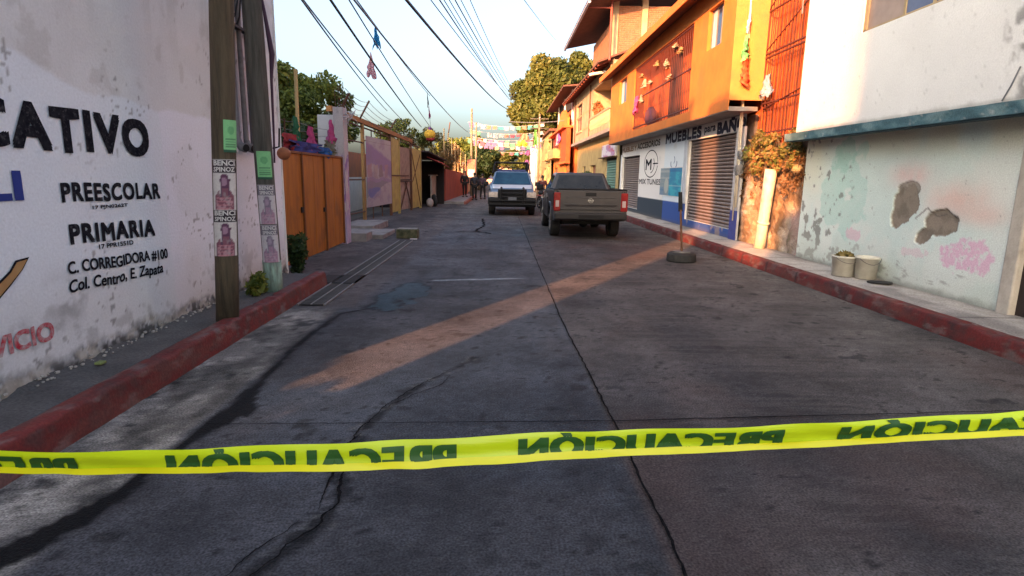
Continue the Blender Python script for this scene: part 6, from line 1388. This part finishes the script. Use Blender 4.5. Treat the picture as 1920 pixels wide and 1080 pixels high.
def pickup(label, loc, rotz, body, W=1.78, L=4.95, hood_m=None, police=False, roofz=1.62):
    th = thing('pickup_truck', label, 'pickup truck', loc, rot=(0, 0, rotz))
    yr, yf_, r = 1.12, 4.05, 0.355; h = W / 2; bl_ = 1.12
    # lower body side profile with wheel arches
    prof = [(0.02, 0.52), (0.10, 0.46), (yr - 0.44, 0.42)] + arch(yr, 0.43, 0.42)[1:-1] + [(yr + 0.44, 0.40), (yf_ - 0.44, 0.40)] + arch(yf_, 0.43, 0.42)[1:-1] + [(yf_ + 0.44, 0.42), (L - 0.06, 0.46), (L, 0.62), (L - 0.02, 0.92), (L - 0.16, 1.02), (3.72, bl_), (1.86, bl_ + 0.02), (1.86, 0.78), (0.02, 0.78)]
    # sides lean in above the waist crease: three stacked profiles (wide waist, narrower shoulder)
    bm_ = bmesh.new(); me_ = bpy.data.meshes.new('body'); n_ = len(prof); xs4 = [-h + 0.0, -h * 0.5, 0, h * 0.5, h]
    rings_ = [[bm_.verts.new((x, p_[0], p_[1])) for p_ in prof] for x in xs4]
    for a_, b_ in zip(rings_[:-1], rings_[1:]):
        for i_ in range(n_): bm_.faces.new((a_[i_], a_[(i_ + 1) % n_], b_[(i_ + 1) % n_], b_[i_]))
    bm_.faces.new(rings_[0]); bm_.faces.new(list(reversed(rings_[-1])))
    for zc in (0.62, 0.80, 0.92): bmesh.ops.bisect_plane(bm_, geom=bm_.verts[:] + bm_.edges[:] + bm_.faces[:], plane_co=(0, 0, zc), plane_no=(0, 0, 1))
    for v in bm_.verts:
        z_ = v.co.z; k_ = abs(v.co.x) / h
        ins = 0.05 * max(0, (z_ - 0.80) / 0.34) + 0.04 * max(0, (0.62 - z_) / 0.2)
        nose = 0.10 * max(0, (v.co.y - (L - 0.55)) / 0.55) ** 2
        v.co.x -= math.copysign(1, v.co.x) * (ins + nose) * (k_ > 0.9)
        if v.co.y > L - 0.2: v.co.y -= 0.09 * k_ ** 2
        if 3.9 < v.co.y < L - 0.05 and z_ > 0.95: v.co.z += 0.035 * (1 - k_ ** 2)
    bmesh.ops.recalc_face_normals(bm_, faces=bm_.faces[:]); bm_.to_mesh(me_); bm_.free(); me_.materials.append(body)
    bo_ = bpy.data.objects.new('body', me_); col.objects.link(bo_); bo_.parent = th
    bv_ = bo_.modifiers.new('bevel', 'BEVEL'); bv_.width = 0.03; bv_.segments = 2; bv_.limit_method = 'ANGLE'; bv_.angle_limit = R(40)
    for s in (-1, 1):
        for cy_ in (yr, yf_):
            MB().tube([(s * (h + 0.004), q_[0], q_[1]) for q_ in arch(cy_, 0.445, 0.42, 14)], 0.018, 6).build('arch_lip', BLACKM if police else body, th, local=True)
    # load bed walls
    for s in (-1, 1):
        MB().prism([(0.06, 0.775), (1.87, 0.775), (1.87, 1.20), (0.06, 1.20)], 'x', s * h - (0.09 if s > 0 else 0), s * h + (0.09 if s < 0 else 0)).build('bed_side', body, th, local=True, bevel=0.02)
        MB().box(s * h - 0.09 if s > 0 else s * h, 0.05, 1.201, s * h if s > 0 else s * h + 0.09, 1.86, 1.222).build('bed_rail', BLACKM, th, local=True)
    tg = MB().box(-h + 0.095, 0.0, 0.72, h - 0.095, 0.07, 1.20).build('tailgate', body, th, local=True, bevel=0.02)
    MB().box(-h + 0.10, -0.008, 1.201, h - 0.10, 0.08, 1.235).build('spoiler', BLACKM, tg, local=True, bevel=0.008)
    MB().box(-0.13, -0.006, 1.06, 0.13, -0.001, 1.14).build('handle', BLACKM, tg, local=True)
    MB().hexa([(-h + 0.30, -0.001, 0.80), (h - 0.30, -0.001, 0.80), (h - 0.30, 0.02, 0.80), (-h + 0.30, 0.02, 0.80)], [(-h + 0.24, -0.016, 0.865), (h - 0.24, -0.016, 0.865), (h - 0.24, 0.02, 0.865), (-h + 0.24, 0.02, 0.865)]).build('crease', body, tg, local=True, bevel=0.006)
    MB().box(-h + 0.30, -0.010, 1.01, h - 0.30, 0.01, 1.035).build('crease', body, tg, local=True, bevel=0.006)
    MB().ring((0, -0.018, 0.95), (0, 1, 0), 0.052, 0.008, 20, 6).box(-0.075, -0.024, 0.941, 0.075, -0.014, 0.959).build('emblem', CHROME, tg, local=True)
    MB().box(-h + 0.02, 0.62, 0.60, h - 0.02, 1.85, 0.63).build('bed_floor', BLACKM, th, local=True)
    # cab
    cb = [(-h + 0.05, 1.84, bl_), (h - 0.05, 1.84, bl_), (h - 0.05, 3.80, bl_ - 0.02), (-h + 0.05, 3.80, bl_ - 0.02)]
    ct = [(-h + 0.24, 2.06, roofz), (h - 0.24, 2.06, roofz), (h - 0.24, 3.02, roofz + 0.01), (-h + 0.24, 3.02, roofz + 0.01)]
    cab = MB().hexa(cb, ct).build('cab', body, th, local=True, bevel=0.05)
    def face(a, b, c, d, mu, mv, nm, m, push):
        a, b, c, d = map(Vector, (a, b, c, d)); n_ = (b - a).cross(d - a).normalized() * push
        f_ = lambda u, v: (a.lerp(b, u)).lerp(d.lerp(c, u), v)
        q = [f_(mu[0], mv[0]), f_(mu[1], mv[0]), f_(mu[1], mv[1]), f_(mu[0], mv[1])]
        return MB().hexa([x + n_ for x in q], [x - n_ * 0.3 for x in q]).build(nm, m, th, local=True)
    GL = mat('car_glass_dark', (0.008, 0.009, 0.010), 0.04, (0.03, 0.03, 0.03), 3, 0.8, 0, spec=0.35); GB = mat('car_glass_blue', (0.012, 0.04, 0.08), 0.06, (0.02, 0.07, 0.12), 3, 0.8, 0, spec=0.35)
    rw_ = face(cb[0], cb[1], ct[1], ct[0], (0.07, 0.93), (0.16, 0.86), 'rear_window', GL, 0.012)
    ws = face(cb[2], cb[3], ct[3], ct[2], (0.05, 0.95), (0.06, 0.92), 'windscreen', GB if police else GL, 0.014)
    for (p0, p1, p2, p3) in ((cb[1], cb[2], ct[2], ct[1]), (cb[3], cb[0], ct[0], ct[3])):
        for mu in ((0.10, 0.44), (0.48, 0.86)):
            face(p0, p1, p2, p3, mu if p0 is cb[1] else (1 - mu[1], 1 - mu[0]), (0.16, 0.84), 'side_window', GL, 0.010)
    MB().tube([(-0.5, 3.62, bl_ + 0.075), (-0.1, 3.50, bl_ + 0.19)], 0.008, 5).tube([(0.1, 3.62, bl_ + 0.075), (0.5, 3.52, bl_ + 0.17)], 0.008, 5).build('wiper', BLACKM, th, local=True)
    MB().box(-0.11, 3.02, roofz - 0.14, 0.11, 3.05, roofz - 0.08).build('rear_view_mirror', BLACKM, th, local=True)
    for s in (-1, 1):
        for y in (1.92, 2.78, 3.66): MB().box(s * h - 0.004, y, 0.48, s * h + 0.003, y + 0.012, bl_ - 0.02).build('door_seam', BLACKM, th, local=True)
        MB().box(s * h - 0.01, 2.05, 0.92, s * h + 0.03, 2.20, 0.95).build('door_handle', BLACKM, th, local=True)
        mi = MB().box(s * (h + 0.02) if s > 0 else -h - 0.22, 3.45, 1.12, h + 0.22 if s > 0 else -(h + 0.02), 3.56, 1.28).build('mirror', BLACKM, th, local=True, bevel=0.03)
        MB().box(s * h * 0.60 - 0.14, L - 0.10, 0.70, s * h * 0.60 + 0.14 if True else 0, L - 0.005, 0.71).v
        hl = MB().hexa([(s * (h - 0.36), L - 0.10, 0.70), (s * (h - 0.015), L - 0.18, 0.70), (s * (h - 0.015), L + 0.012 - 0.03, 0.70), (s * (h - 0.36), L + 0.014, 0.70)],
                       [(s * (h - 0.36), L - 0.10, 0.90), (s * (h - 0.015), L - 0.18, 0.90), (s * (h - 0.015), L - 0.03, 0.90), (s * (h - 0.36), L + 0.004, 0.90)]).build('headlight', mat('headlight_lens', (0.55, 0.48, 0.42), 0.15, (0.3, 0.25, 0.2), 12, 0.8, 0), th, local=True, bevel=0.01)
        tl = MB().box(s * h - (0.16 if s > 0 else -0.0) - (0.0), -0.012, 0.70, s * h + (0.008 if s > 0 else 0.16), 0.20, 1.14).build('tail_light', mat('red_lens', (0.20, 0.008, 0.01), 0.2, (0.32, 0.02, 0.015), 12, 0.6, 0), th, local=True, bevel=0.015)
        MB().box(s * (h - 0.085) - 0.042, -0.018, 0.80, s * (h - 0.085) + 0.042, -0.011, 0.95).build('reversing_lens', mat('clear_lens', (0.45, 0.36, 0.34), 0.2, amt=0.2, bump=0), tl, local=True)
    # bumpers, underbody
    MB().box(-h + 0.02, -0.14, 0.50, h - 0.02, 0.02, 0.66).build('rear_bumper', mat('dark_bumper', (0.02, 0.018, 0.018), 0.6), th, local=True, bevel=0.03)
    MB().box(-0.30, -0.155, 0.515, 0.30, -0.141, 0.62).build('plate_recess', BLACKM, th, local=True)
    MB().box(-h + 0.3, 0.7, 0.34, h - 0.3, L - 0.2, 0.52).build('underbody', BLACKM, th, local=True)
    MB().tube([(-h + 0.2, yr, r), (h - 0.2, yr, r)], 0.06, 8).ball((0, yr, r), 0.13, 10, 8).build('axle', BLACKM, th, local=True)
    for y in (yr, yf_):
        for s in (-1, 1): wheel(th, s * (h - 0.13), y, r, 0.24)
    MB().box(-h + 0.37, L - 0.02, 0.60, h - 0.37, L + 0.014, 1.01).build('grille', BLACKM, th, local=True, bevel=0.01)
    MB().box(-h + 0.01, L - 0.05, 0.34, h - 0.01, L + 0.10, 0.66 if not police else 0.68).build('front_bumper', BLACKM if police else body, th, local=True, bevel=0.04)
    if hood_m:
        MB().hexa([(-h + 0.12, 3.78, bl_ + 0.004), (h - 0.12, 3.78, bl_ + 0.004), (h - 0.16, L - 0.17, 1.028), (-h + 0.16, L - 0.17, 1.028)], [(-h + 0.14, 3.80, bl_ + 0.05), (h - 0.14, 3.80, bl_ + 0.05), (h - 0.2, L - 0.20, 1.06), (-h + 0.2, L - 0.20, 1.06)]).build('bonnet', hood_m, th, local=True, bevel=0.02)
    if police:
        f = MB()
        for x in (-0.42, 0.42): f.tube([(x, L + 0.14, 0.42), (x, L + 0.18, 1.0), (x, L + 0.05, 1.06)], 0.045, 8)
        for z in (0.44, 0.58, 0.72, 0.86, 0.99): f.tube([(-0.42 if z > .6 else -h + .05, L + 0.17, z), (0.42 if z > .6 else h - .05, L + 0.17, z)], 0.028, 8)
        f.build('push_bar', BLACKM, th, local=True)
        MB().box(-0.16, L + 0.19, 0.60, 0.16, L + 0.20, 0.72).build('number_plate', mat('grey_plate', (0.10, 0.11, 0.13), 0.6), th, local=True)
        # roll cage over the bed
        cg = MB(); zt = 2.08
        for s in (-1, 1):
            cg.tube([(s * 0.72, 1.7, 1.2), (s * 0.70, 1.65, zt)], 0.032, 8); cg.tube([(s * 0.72, 0.2, 1.2), (s * 0.70, 0.3, zt)], 0.032, 8); cg.tube([(s * 0.70, 1.65, zt), (s * 0.70, 0.3, zt)], 0.032, 8)
            cg.tube([(s * 0.70, 1.65, zt), (s * 0.80, 2.15, 1.62)], 0.028, 8)
        for y, z in ((1.65, zt), (0.3, zt), (1.67, 1.75), (0.3, 1.72)): cg.tube([(-0.70, y, z), (0.70, y, z)], 0.030, 8)
        cg.tube([(-0.70, 1.65, 1.75), (0, 1.65, 1.9), (0.70, 1.65, 1.75)], 0.02, 6)
        cg.build('roll_cage', BLACKM, th, local=True)
        MB().box(-0.55, 0.75, 0.64, 0.55, 0.95, 1.40).build('bench_back', mat('brown_padding', (0.2, 0.09, 0.06), 0.8), th, local=True, bevel=0.03)
        MB().box(-0.60, 2.35, roofz + 0.012, 0.60, 2.6, roofz + 0.085).build('light_bar', mat('blue_black_lens', (0.02, 0.03, 0.12), 0.2), th, local=True, bevel=0.02)
        for s in (-1, 1): MB().box(s * h - 0.004, 1.9, 0.62, s * h + 0.005, 3.9, 0.88).build('side_stripe', carpaint('police_blue', (0.02, 0.05, 0.2)), th, local=True)
    return th
GREYM = carpaint('bronze_grey_car_paint', (0.044, 0.040, 0.040), 0.4)
pickup('dark bronze grey pickup parked at the right kerb, seen from behind', (2.16, 14.1, 0.0), 0.0, GREYM, W=1.78)
POLW = carpaint('white_blue_car_paint', (0.10, 0.15, 0.24), 0.4); WHC = carpaint('white_car_paint', (0.62, 0.64, 0.68), 0.3)
pickup('white and blue police pickup facing the camera, black push bar and roll cage', (0.43, 27.45, 0.0), math.pi, POLW, W=1.84, hood_m=WHC, police=True, roofz=1.68)

# red motorcycle beside the police pickup
mc = thing('motorcycle', 'red motorcycle standing between the police pickup and the grey pickup', 'motorcycle', (2.05, 27.5, 0), rot=(0, 0, R(200)))
for y in (-0.62, 0.62):
    w_ = MB().ring((0, y, 0.30), (1, 0, 0), 0.25, 0.05, 24, 8).build('wheel', RUB, mc, local=True); MB().disc((0, y, 0.30), (1, 0, 0), 0.08, 0.1, 12).ring((0, y, 0.30), (1, 0, 0), 0.19, 0.015, 20, 5).build('rim', STEEL, w_, local=True)
REDM = carpaint('red_motorcycle_paint', (0.35, 0.02, 0.015))
MB().ball((0, 0.15, 0.78), 0.17, 12, 8, (0.75, 1.6, 0.8)).build('tank', REDM, mc, local=True, smooth=True)
MB().box(-0.11, -0.62, 0.70, 0.11, -0.08, 0.80).build('seat', BLACKM, mc, local=True, bevel=0.04)
MB().box(-0.13, -0.15, 0.30, 0.13, 0.28, 0.60).build('engine', BLACKM, mc, local=True, bevel=0.03)
MB().tube([(-0.07, 0.62, 0.3), (-0.07, 0.42, 0.95)], 0.025, 6).tube([(0.07, 0.62, 0.3), (0.07, 0.42, 0.95)], 0.025, 6).tube([(0, -0.62, 0.3), (0, 0.35, 0.85)], 0.03, 6).tube([(-0.36, 0.28, 1.05), (0, 0.42, 0.98), (0.36, 0.28, 1.05)], 0.015, 6).build('frame', STEEL, mc, local=True)
MB().ball((0, 0.55, 0.85), 0.10, 10, 8).build('headlight', MATS['headlight_lens'], mc, local=True)
MB().box(-0.07, 0.32, 0.58, 0.07, 0.95, 0.61).box(-0.08, -0.95, 0.60, 0.08, -0.35, 0.64).build('mudguard', REDM, mc, local=True, bevel=0.01)

# ================================================================== PEOPLE (far down the street)
def skin_mesh(name, verts, edges, rad, m, parent, root=0):
    me = bpy.data.meshes.new(name); me.from_pydata(verts, edges, []); o = bpy.data.objects.new(name, me); col.objects.link(o); o.parent = parent
    s = o.modifiers.new('skin', 'SKIN'); s.use_smooth_shade = True
    lay = me.skin_vertices[0].data if me.skin_vertices else None
    if lay is None:
        bpy.context.view_layer.objects.active = o
    for i, r in enumerate(rad): me.skin_vertices[0].data[i].radius = (r, r)
    me.skin_vertices[0].data[root].use_root = True
    sb_ = o.modifiers.new('sub', 'SUBSURF'); sb_.levels = 1; sb_.render_levels = 1
    me.materials.append(m); return o
def skin_layer(o): pass
def person(label, loc, rotz, h, shirt, trousers, hair=(0.015, 0.012, 0.01), stride=0.12, arm=0.1):
    th = thing('person', label, 'person', loc, rot=(0, 0, rotz)); k = h / 1.7
    V = dict(pel=(0, 0, .95), wai=(0, 0, 1.08), che=(0, .01, 1.28), nec=(0, 0, 1.44), hb=(0, 0, 1.50), hd=(0, .01, 1.60), ht=(0, .0, 1.67))
    for s, n in ((-1, 'l'), (1, 'r')):
        st = stride * s
        V[n + 'hip'] = (s * .10, 0, .90); V[n + 'kne'] = (s * .11, st * .5 + .03, .50); V[n + 'ank'] = (s * .12, st, .09); V[n + 'toe'] = (s * .13, st + .17, .04)
        V[n + 'sho'] = (s * .18, 0, 1.38); V[n + 'elb'] = (s * .25, -st * arm * 3 - .02, 1.12); V[n + 'wri'] = (s * .24, .10 - st * arm, .90); V[n + 'han'] = (s * .235, .13 - st * arm, .82); V[n + 'thu'] = (s * .20, .17 - st * arm, .84)
    names = list(V); ix = {a: i for i, a in enumerate(names)}
    E_ = [('pel', 'wai'), ('wai', 'che'), ('che', 'nec'), ('nec', 'hb'), ('hb', 'hd'), ('hd', 'ht')]
    for n in 'lr': E_ += [('pel', n + 'hip'), (n + 'hip', n + 'kne'), (n + 'kne', n + 'ank'), (n + 'ank', n + 'toe'), ('che', n + 'sho'), (n + 'sho', n + 'elb'), (n + 'elb', n + 'wri'), (n + 'wri', n + 'han'), (n + 'wri', n + 'thu')]
    rad = dict(pel=.13, wai=.11, che=.14, nec=.055, hb=.06, hd=.095, ht=.07, hip=.09, kne=.058, ank=.042, toe=.035, sho=.062, elb=.042, wri=.03, han=.032, thu=.012)
    rr = lambda n: rad.get(n, rad.get(n[1:], .05)) * k
    vs = [tuple(c * k for c in V[n]) for n in names]
    skin_mesh('body', vs, [(ix[a], ix[b]) for a, b in E_], [rr(n) for n in names], mat('brown_skin', (0.20, 0.11, 0.07), 0.6, amt=0.2, bump=0), th)
    def sub(nm, keep, m, add):
        ks = [n for n in names if n in keep]; jx = {a: i for i, a in enumerate(ks)}
        skin_mesh(nm, [tuple(c * k for c in V[n]) for n in ks], [(jx[a], jx[b]) for a, b in E_ if a in jx and b in jx], [rr(n) + add * k for n in ks], m, th)
    sub('trousers', ['pel', 'lhip', 'rhip', 'lkne', 'rkne', 'lank', 'rank'], trousers, .018)
    sub('jacket', ['wai', 'che', 'pel', 'lsho', 'rsho', 'lelb', 'relb', 'lwri', 'rwri'], shirt, .022)
    MB().ball((0, -.015 * k, 1.635 * k), .105 * k, 12, 8, (.92, 1.05, .9)).build('hair', mat('black_hair', hair, 0.7, amt=0.2, bump=0), th, local=True, smooth=True)
    for s in (-1, 1): MB().box((s * .125 - .045) * k, -.08 * k, 0, (s * .125 + .045) * k, .20 * k, .07 * k).build('shoe', BLACKM, th, local=True, bevel=.02)
    f = MB().ball((0, .10 * k, 1.60 * k), .018 * k, 6, 5); f.build('nose', mat('brown_skin', (0.2, 0.11, 0.07)), th, local=True)
    return th
NAVY = mat('navy_uniform', (0.015, 0.017, 0.028), 0.85, amt=0.4, bump=0.1); DKC = mat('black_clothes', (0.012, 0.012, 0.013), 0.9, amt=0.3, bump=0.1); MAR = mat('maroon_clothes', (0.08, 0.018, 0.02), 0.9, amt=0.3, bump=0.1)
person('person in black clothes leaning at the end of the brick red wall', (-2.35, 38.0, 0.14), R(200), 1.62, DKC, DKC)
person('person in dark navy clothes standing in the road, left of the police pickup', (-1.65, 36.6, 0), R(15), 1.66, NAVY, DKC, stride=0.16)
person('person in dark clothes just behind the navy one, nearest the police pickup', (-1.2, 38.4, 0), R(340), 1.6, mat('dark_violet_clothes', (0.03, 0.015, 0.03), 0.9), DKC)
person('person in a dark coat partly hidden behind the others by the far poles', (-1.85, 40.5, 0.0), R(180), 1.58, DKC, NAVY)
person('person in a maroon shirt behind the red motorcycle', (2.05, 29.3, 0), R(170), 1.55, MAR, DKC)

# ================================================================== barrier post and caution tape
bp_ = thing('barrier_post', 'thin dark steel post standing in a round black rubber base near the right kerb', 'post', (3.36, 10.65, 0))
ty = MB(); ty.tube([(3.36, 10.65, 0.0), (3.36, 10.65, 0.02), (3.36, 10.65, 0.14), (3.36, 10.65, 0.17)], [0.255, 0.27, 0.26, 0.22], 28)
ty.build('base', RUB, bp_, smooth=False, bevel=0.01)
MB().tube([(3.36, 10.65, 0.171), (3.36, 10.65, 0.19)], 0.16, 20).build('concrete_fill', CONC_D, bp_)
MB().tube([(3.37, 10.65, 0.1), (3.285, 10.65, 0.95)], 0.021, 8).build('post', RUST, bp_)
MB().hexa([(3.245, 10.64, 0.92), (3.325, 10.64, 0.92), (3.325, 10.66, 0.92), (3.245, 10.66, 0.92)], [(3.225, 10.64, 1.27), (3.29, 10.64, 1.27), (3.29, 10.66, 1.27), (3.225, 10.66, 1.27)]).build('flat_plate', BLACKM, bp_)

tp = thing('caution_tape', 'yellow plastic caution tape with mirrored green lettering stretched across the street', 'tape', (0, 1.5, 0.8))
TY = 1.5
def tape_z(x):   # lower edge of the tape: shallow sag, rising to the right
    return 0.662 + 0.040 * (x + 1.36) + 0.0125 * (x + 0.4) ** 2 + 0.002 * np.sin(x * 7)
def tape_h(x): return 0.066 + 0.004 * np.sin(x * 2.1 + 1) + 0.0015 * np.sin(x * 17)
def tape_y(x, f): return TY + 0.010 * np.sin(x * 3.0 + f * 1.5) + 0.005 * np.sin(f * 6.0) + 0.01 * f + 0.0022 * np.sin(x * 23 + f * 5) * np.sin(x * 5.1)
TAPM = mat('yellow_tape_plastic', (0.60, 0.78, 0.01), 0.32, (0.54, 0.68, 0.008), 2, 0.6, 0.12, 6, spec=0.5, stretch=(0.5, 1, 8))
xs_t = np.linspace(-2.93, 5.2, 420); fr = np.linspace(0, 1, 9)
def taperect(name, m, f0, f1, off, parent=tp, thick=0.0012, wob=0.0):
    mb = MB(); fs = np.linspace(f0, f1, 6)
    for L in (0, thick):
        for f in fs:
            for x in xs_t:
                z = tape_z(x) + tape_h(x) * f + wob * (vn(x * 14, 0, 3) - 0.5)
                mb.v.append((float(x), float(tape_y(x, f) - off + L), float(z)))
    n = len(xs_t)
    for L in (0, n * len(fs)):
        for j in range(len(fs) - 1):
            for i in range(n - 1): mb.f.append((L + j * n + i, L + j * n + i + 1, L + (j + 1) * n + i + 1, L + (j + 1) * n + i))
    return mb.build(name, m, parent, smooth=True)
taperect('tape_strip', TAPM, 0, 1, 0)
taperect('folded_edge', mat('bright_tape_fold', (0.80, 0.78, 0.01), 0.3, amt=0.2, bump=0), -0.05, 0.20, 0.004, wob=0.004)
GRL = mat('dark_green_tape_ink', (0.02, 0.09, 0.018), 0.5, (0.04, 0.14, 0.02), 6, 0.6, 0)
def tape_word(xl, xr, low):
    """mirrored word: starts at the right end xr, runs to xl; 'low' = how far below the fold the letters reach"""
    cu = bpy.data.curves.new('t', 'FONT'); cu.body = 'PRECAUCIÓN'; cu.resolution_u = 4; cu.space_character = 1.10
    o = bpy.data.objects.new('t', cu); col.objects.link(o)
    me = bpy.data.meshes.new_from_object(o.evaluated_get(bpy.context.evaluated_depsgraph_get())); bpy.data.objects.remove(o)
    bm = bmesh.new(); bm.from_mesh(me)
    xs0 = [v.co.x for v in bm.verts]; a0, a1 = min(xs0), max(xs0); capy = 0.72
    for v in bm.verts:
        u = (v.co.x - a0) / (a1 - a0); f = low + (0.84 - low) * (v.co.y / capy)
        v.co = Vector((xr - (xr - xl) * u, 0, f))
    base_ = bm.verts[:] + bm.edges[:] + bm.faces[:]
    for k_, (dx_, df_) in enumerate(((-.008, 0), (.008, 0), (-.008, .035), (.008, .035), (-.008, -.035), (.008, -.035), (0, .035), (0, -.035))):
        g_ = bmesh.ops.duplicate(bm, geom=base_)['geom']
        for v in g_:
            if isinstance(v, bmesh.types.BMVert): v.co += Vector((dx_, -0.00015 * (k_ + 1), df_))
    for k in range(1, 40):
        x = xl + (xr - xl) * k / 40
        bmesh.ops.bisect_plane(bm, geom=bm.verts[:] + bm.edges[:] + bm.faces[:], plane_co=(x, 0, 0), plane_no=(1, 0, 0))
    for zc in (0.4, 0.6, 0.8):
        bmesh.ops.bisect_plane(bm, geom=bm.verts[:] + bm.edges[:] + bm.faces[:], plane_co=(0, 0, zc), plane_no=(0, 0, 1))
    bmesh.ops.bisect_plane(bm, geom=bm.verts[:] + bm.edges[:] + bm.faces[:], plane_co=(0, 0, 0.17), plane_no=(0, 0, 1), clear_inner=True)
    bmesh.ops.bisect_plane(bm, geom=bm.verts[:] + bm.edges[:] + bm.faces[:], plane_co=(0, 0, 0.985), plane_no=(0, 0, 1), clear_outer=True)
    for v in bm.verts:
        x, f = v.co.x, v.co.z; v.co = Vector((x, float(tape_y(x, f)) - 0.0025 + v.co.y - TY, float(tape_z(x) + tape_h(x) * f) - 0.8))
    bm.to_mesh(me); bm.free(); me.materials.clear(); me.materials.append(GRL)
    ob = bpy.data.objects.new('lettering', me); col.objects.link(ob); ob.parent = tp
S = 1.5 / 1.3
tape_word(-1.95, -1.165, -0.75); tape_word(-0.903, -0.122, -0.45); tape_word(0.065, 0.79, 0.0); tape_word(0.96, 1.75, 0.12)

# ================================================================== unseen blockers added behind and beside the camera, shaped to cast the street's shade
hb = thing('added_shade_block', 'tall plain block added on the left to cast shade, out of view', 'building', (-15, 1, 0))  # added block; shades the road and lower fronts farther along
MB().box(-19, -7.5, -0.02, -12, 10.0, 12.0).build('wall', BEIGE, hb); MB().box(-19.2, -7.7, 12.0, -11.8, 10.2, 12.2).build('roof', CONC, hb)
cw = thing('added_shade_wall', 'added stepped wall that shapes the sun streak, out of view behind the camera', 'wall', (-3.1, -2, 0))  # added wall; its gap and stepped heights shape the sun streak and patches
MB().box(-3.22, 0.33, -0.02, -2.96, 1.89, 0.74).build('low_shade_wall', CONC, cw)  # added to cut off the near start of the sun streak
hg = thing('shade_leaves', 'loose leaves added to soften the start of the sun streak, out of view', 'shade_leaves', (-3.5, 1, 0))  # added leaves that fade in the start of the sun streak
foliage('foliage', LEAF, hg, [(-3.4 + random.uniform(-.15, .15), 0.35 + 0.115 * k, random.uniform(0.6, 1.0), 0.2, 0.15, 0.16) for k in range(14)], 1800, 0.05, GREENS, 444)
MB().box(-3.22, -1.40, -0.02, -2.96, 0.32, 7.35).build('tall_shade_wall', BEIGE, cw, bevel=0.02)  # added blocker; keeps sun off part of the large shutter
MB().box(-3.22, -3.25, -0.02, -2.96, -1.41, 3.95).build('mid_shade_wall', BEIGE, cw)  # added blocker; low enough for sun to reach kerb and stone wall
MB().box(-3.22, -4.0, -0.02, -2.96, -3.26, 5.35).build('end_wall', BEIGE, cw)  # added blocker, height set for the sun's edge on the stone wall
MB().box(-3.22, -5.6, -0.02, -2.96, -4.01, 6.55).build('end_wall', BEIGE, cw)  # added blocker; keeps sun off the blue ground floor
cb_ = thing('added_shade_building', 'large plain block added behind the camera to cast shade, out of view', 'building', (-5, -17, 0))  # added block; keeps sun off most of the white upper floor
MB().box(-8.3, -20, -0.02, -2.3, -14, 12.4).build('wall', BEIGE, cb_); MB().box(-8.4, -20.1, 12.4, -2.2, -13.9, 12.6).build('roof', CONC, cb_)
for x in (-7.2, -4.6):
    for z in (1, 4, 7, 10): MB().box(x, -13.99, z, x + 1.4, -13.95, z + 1.4).build('window', GLS, cb_)
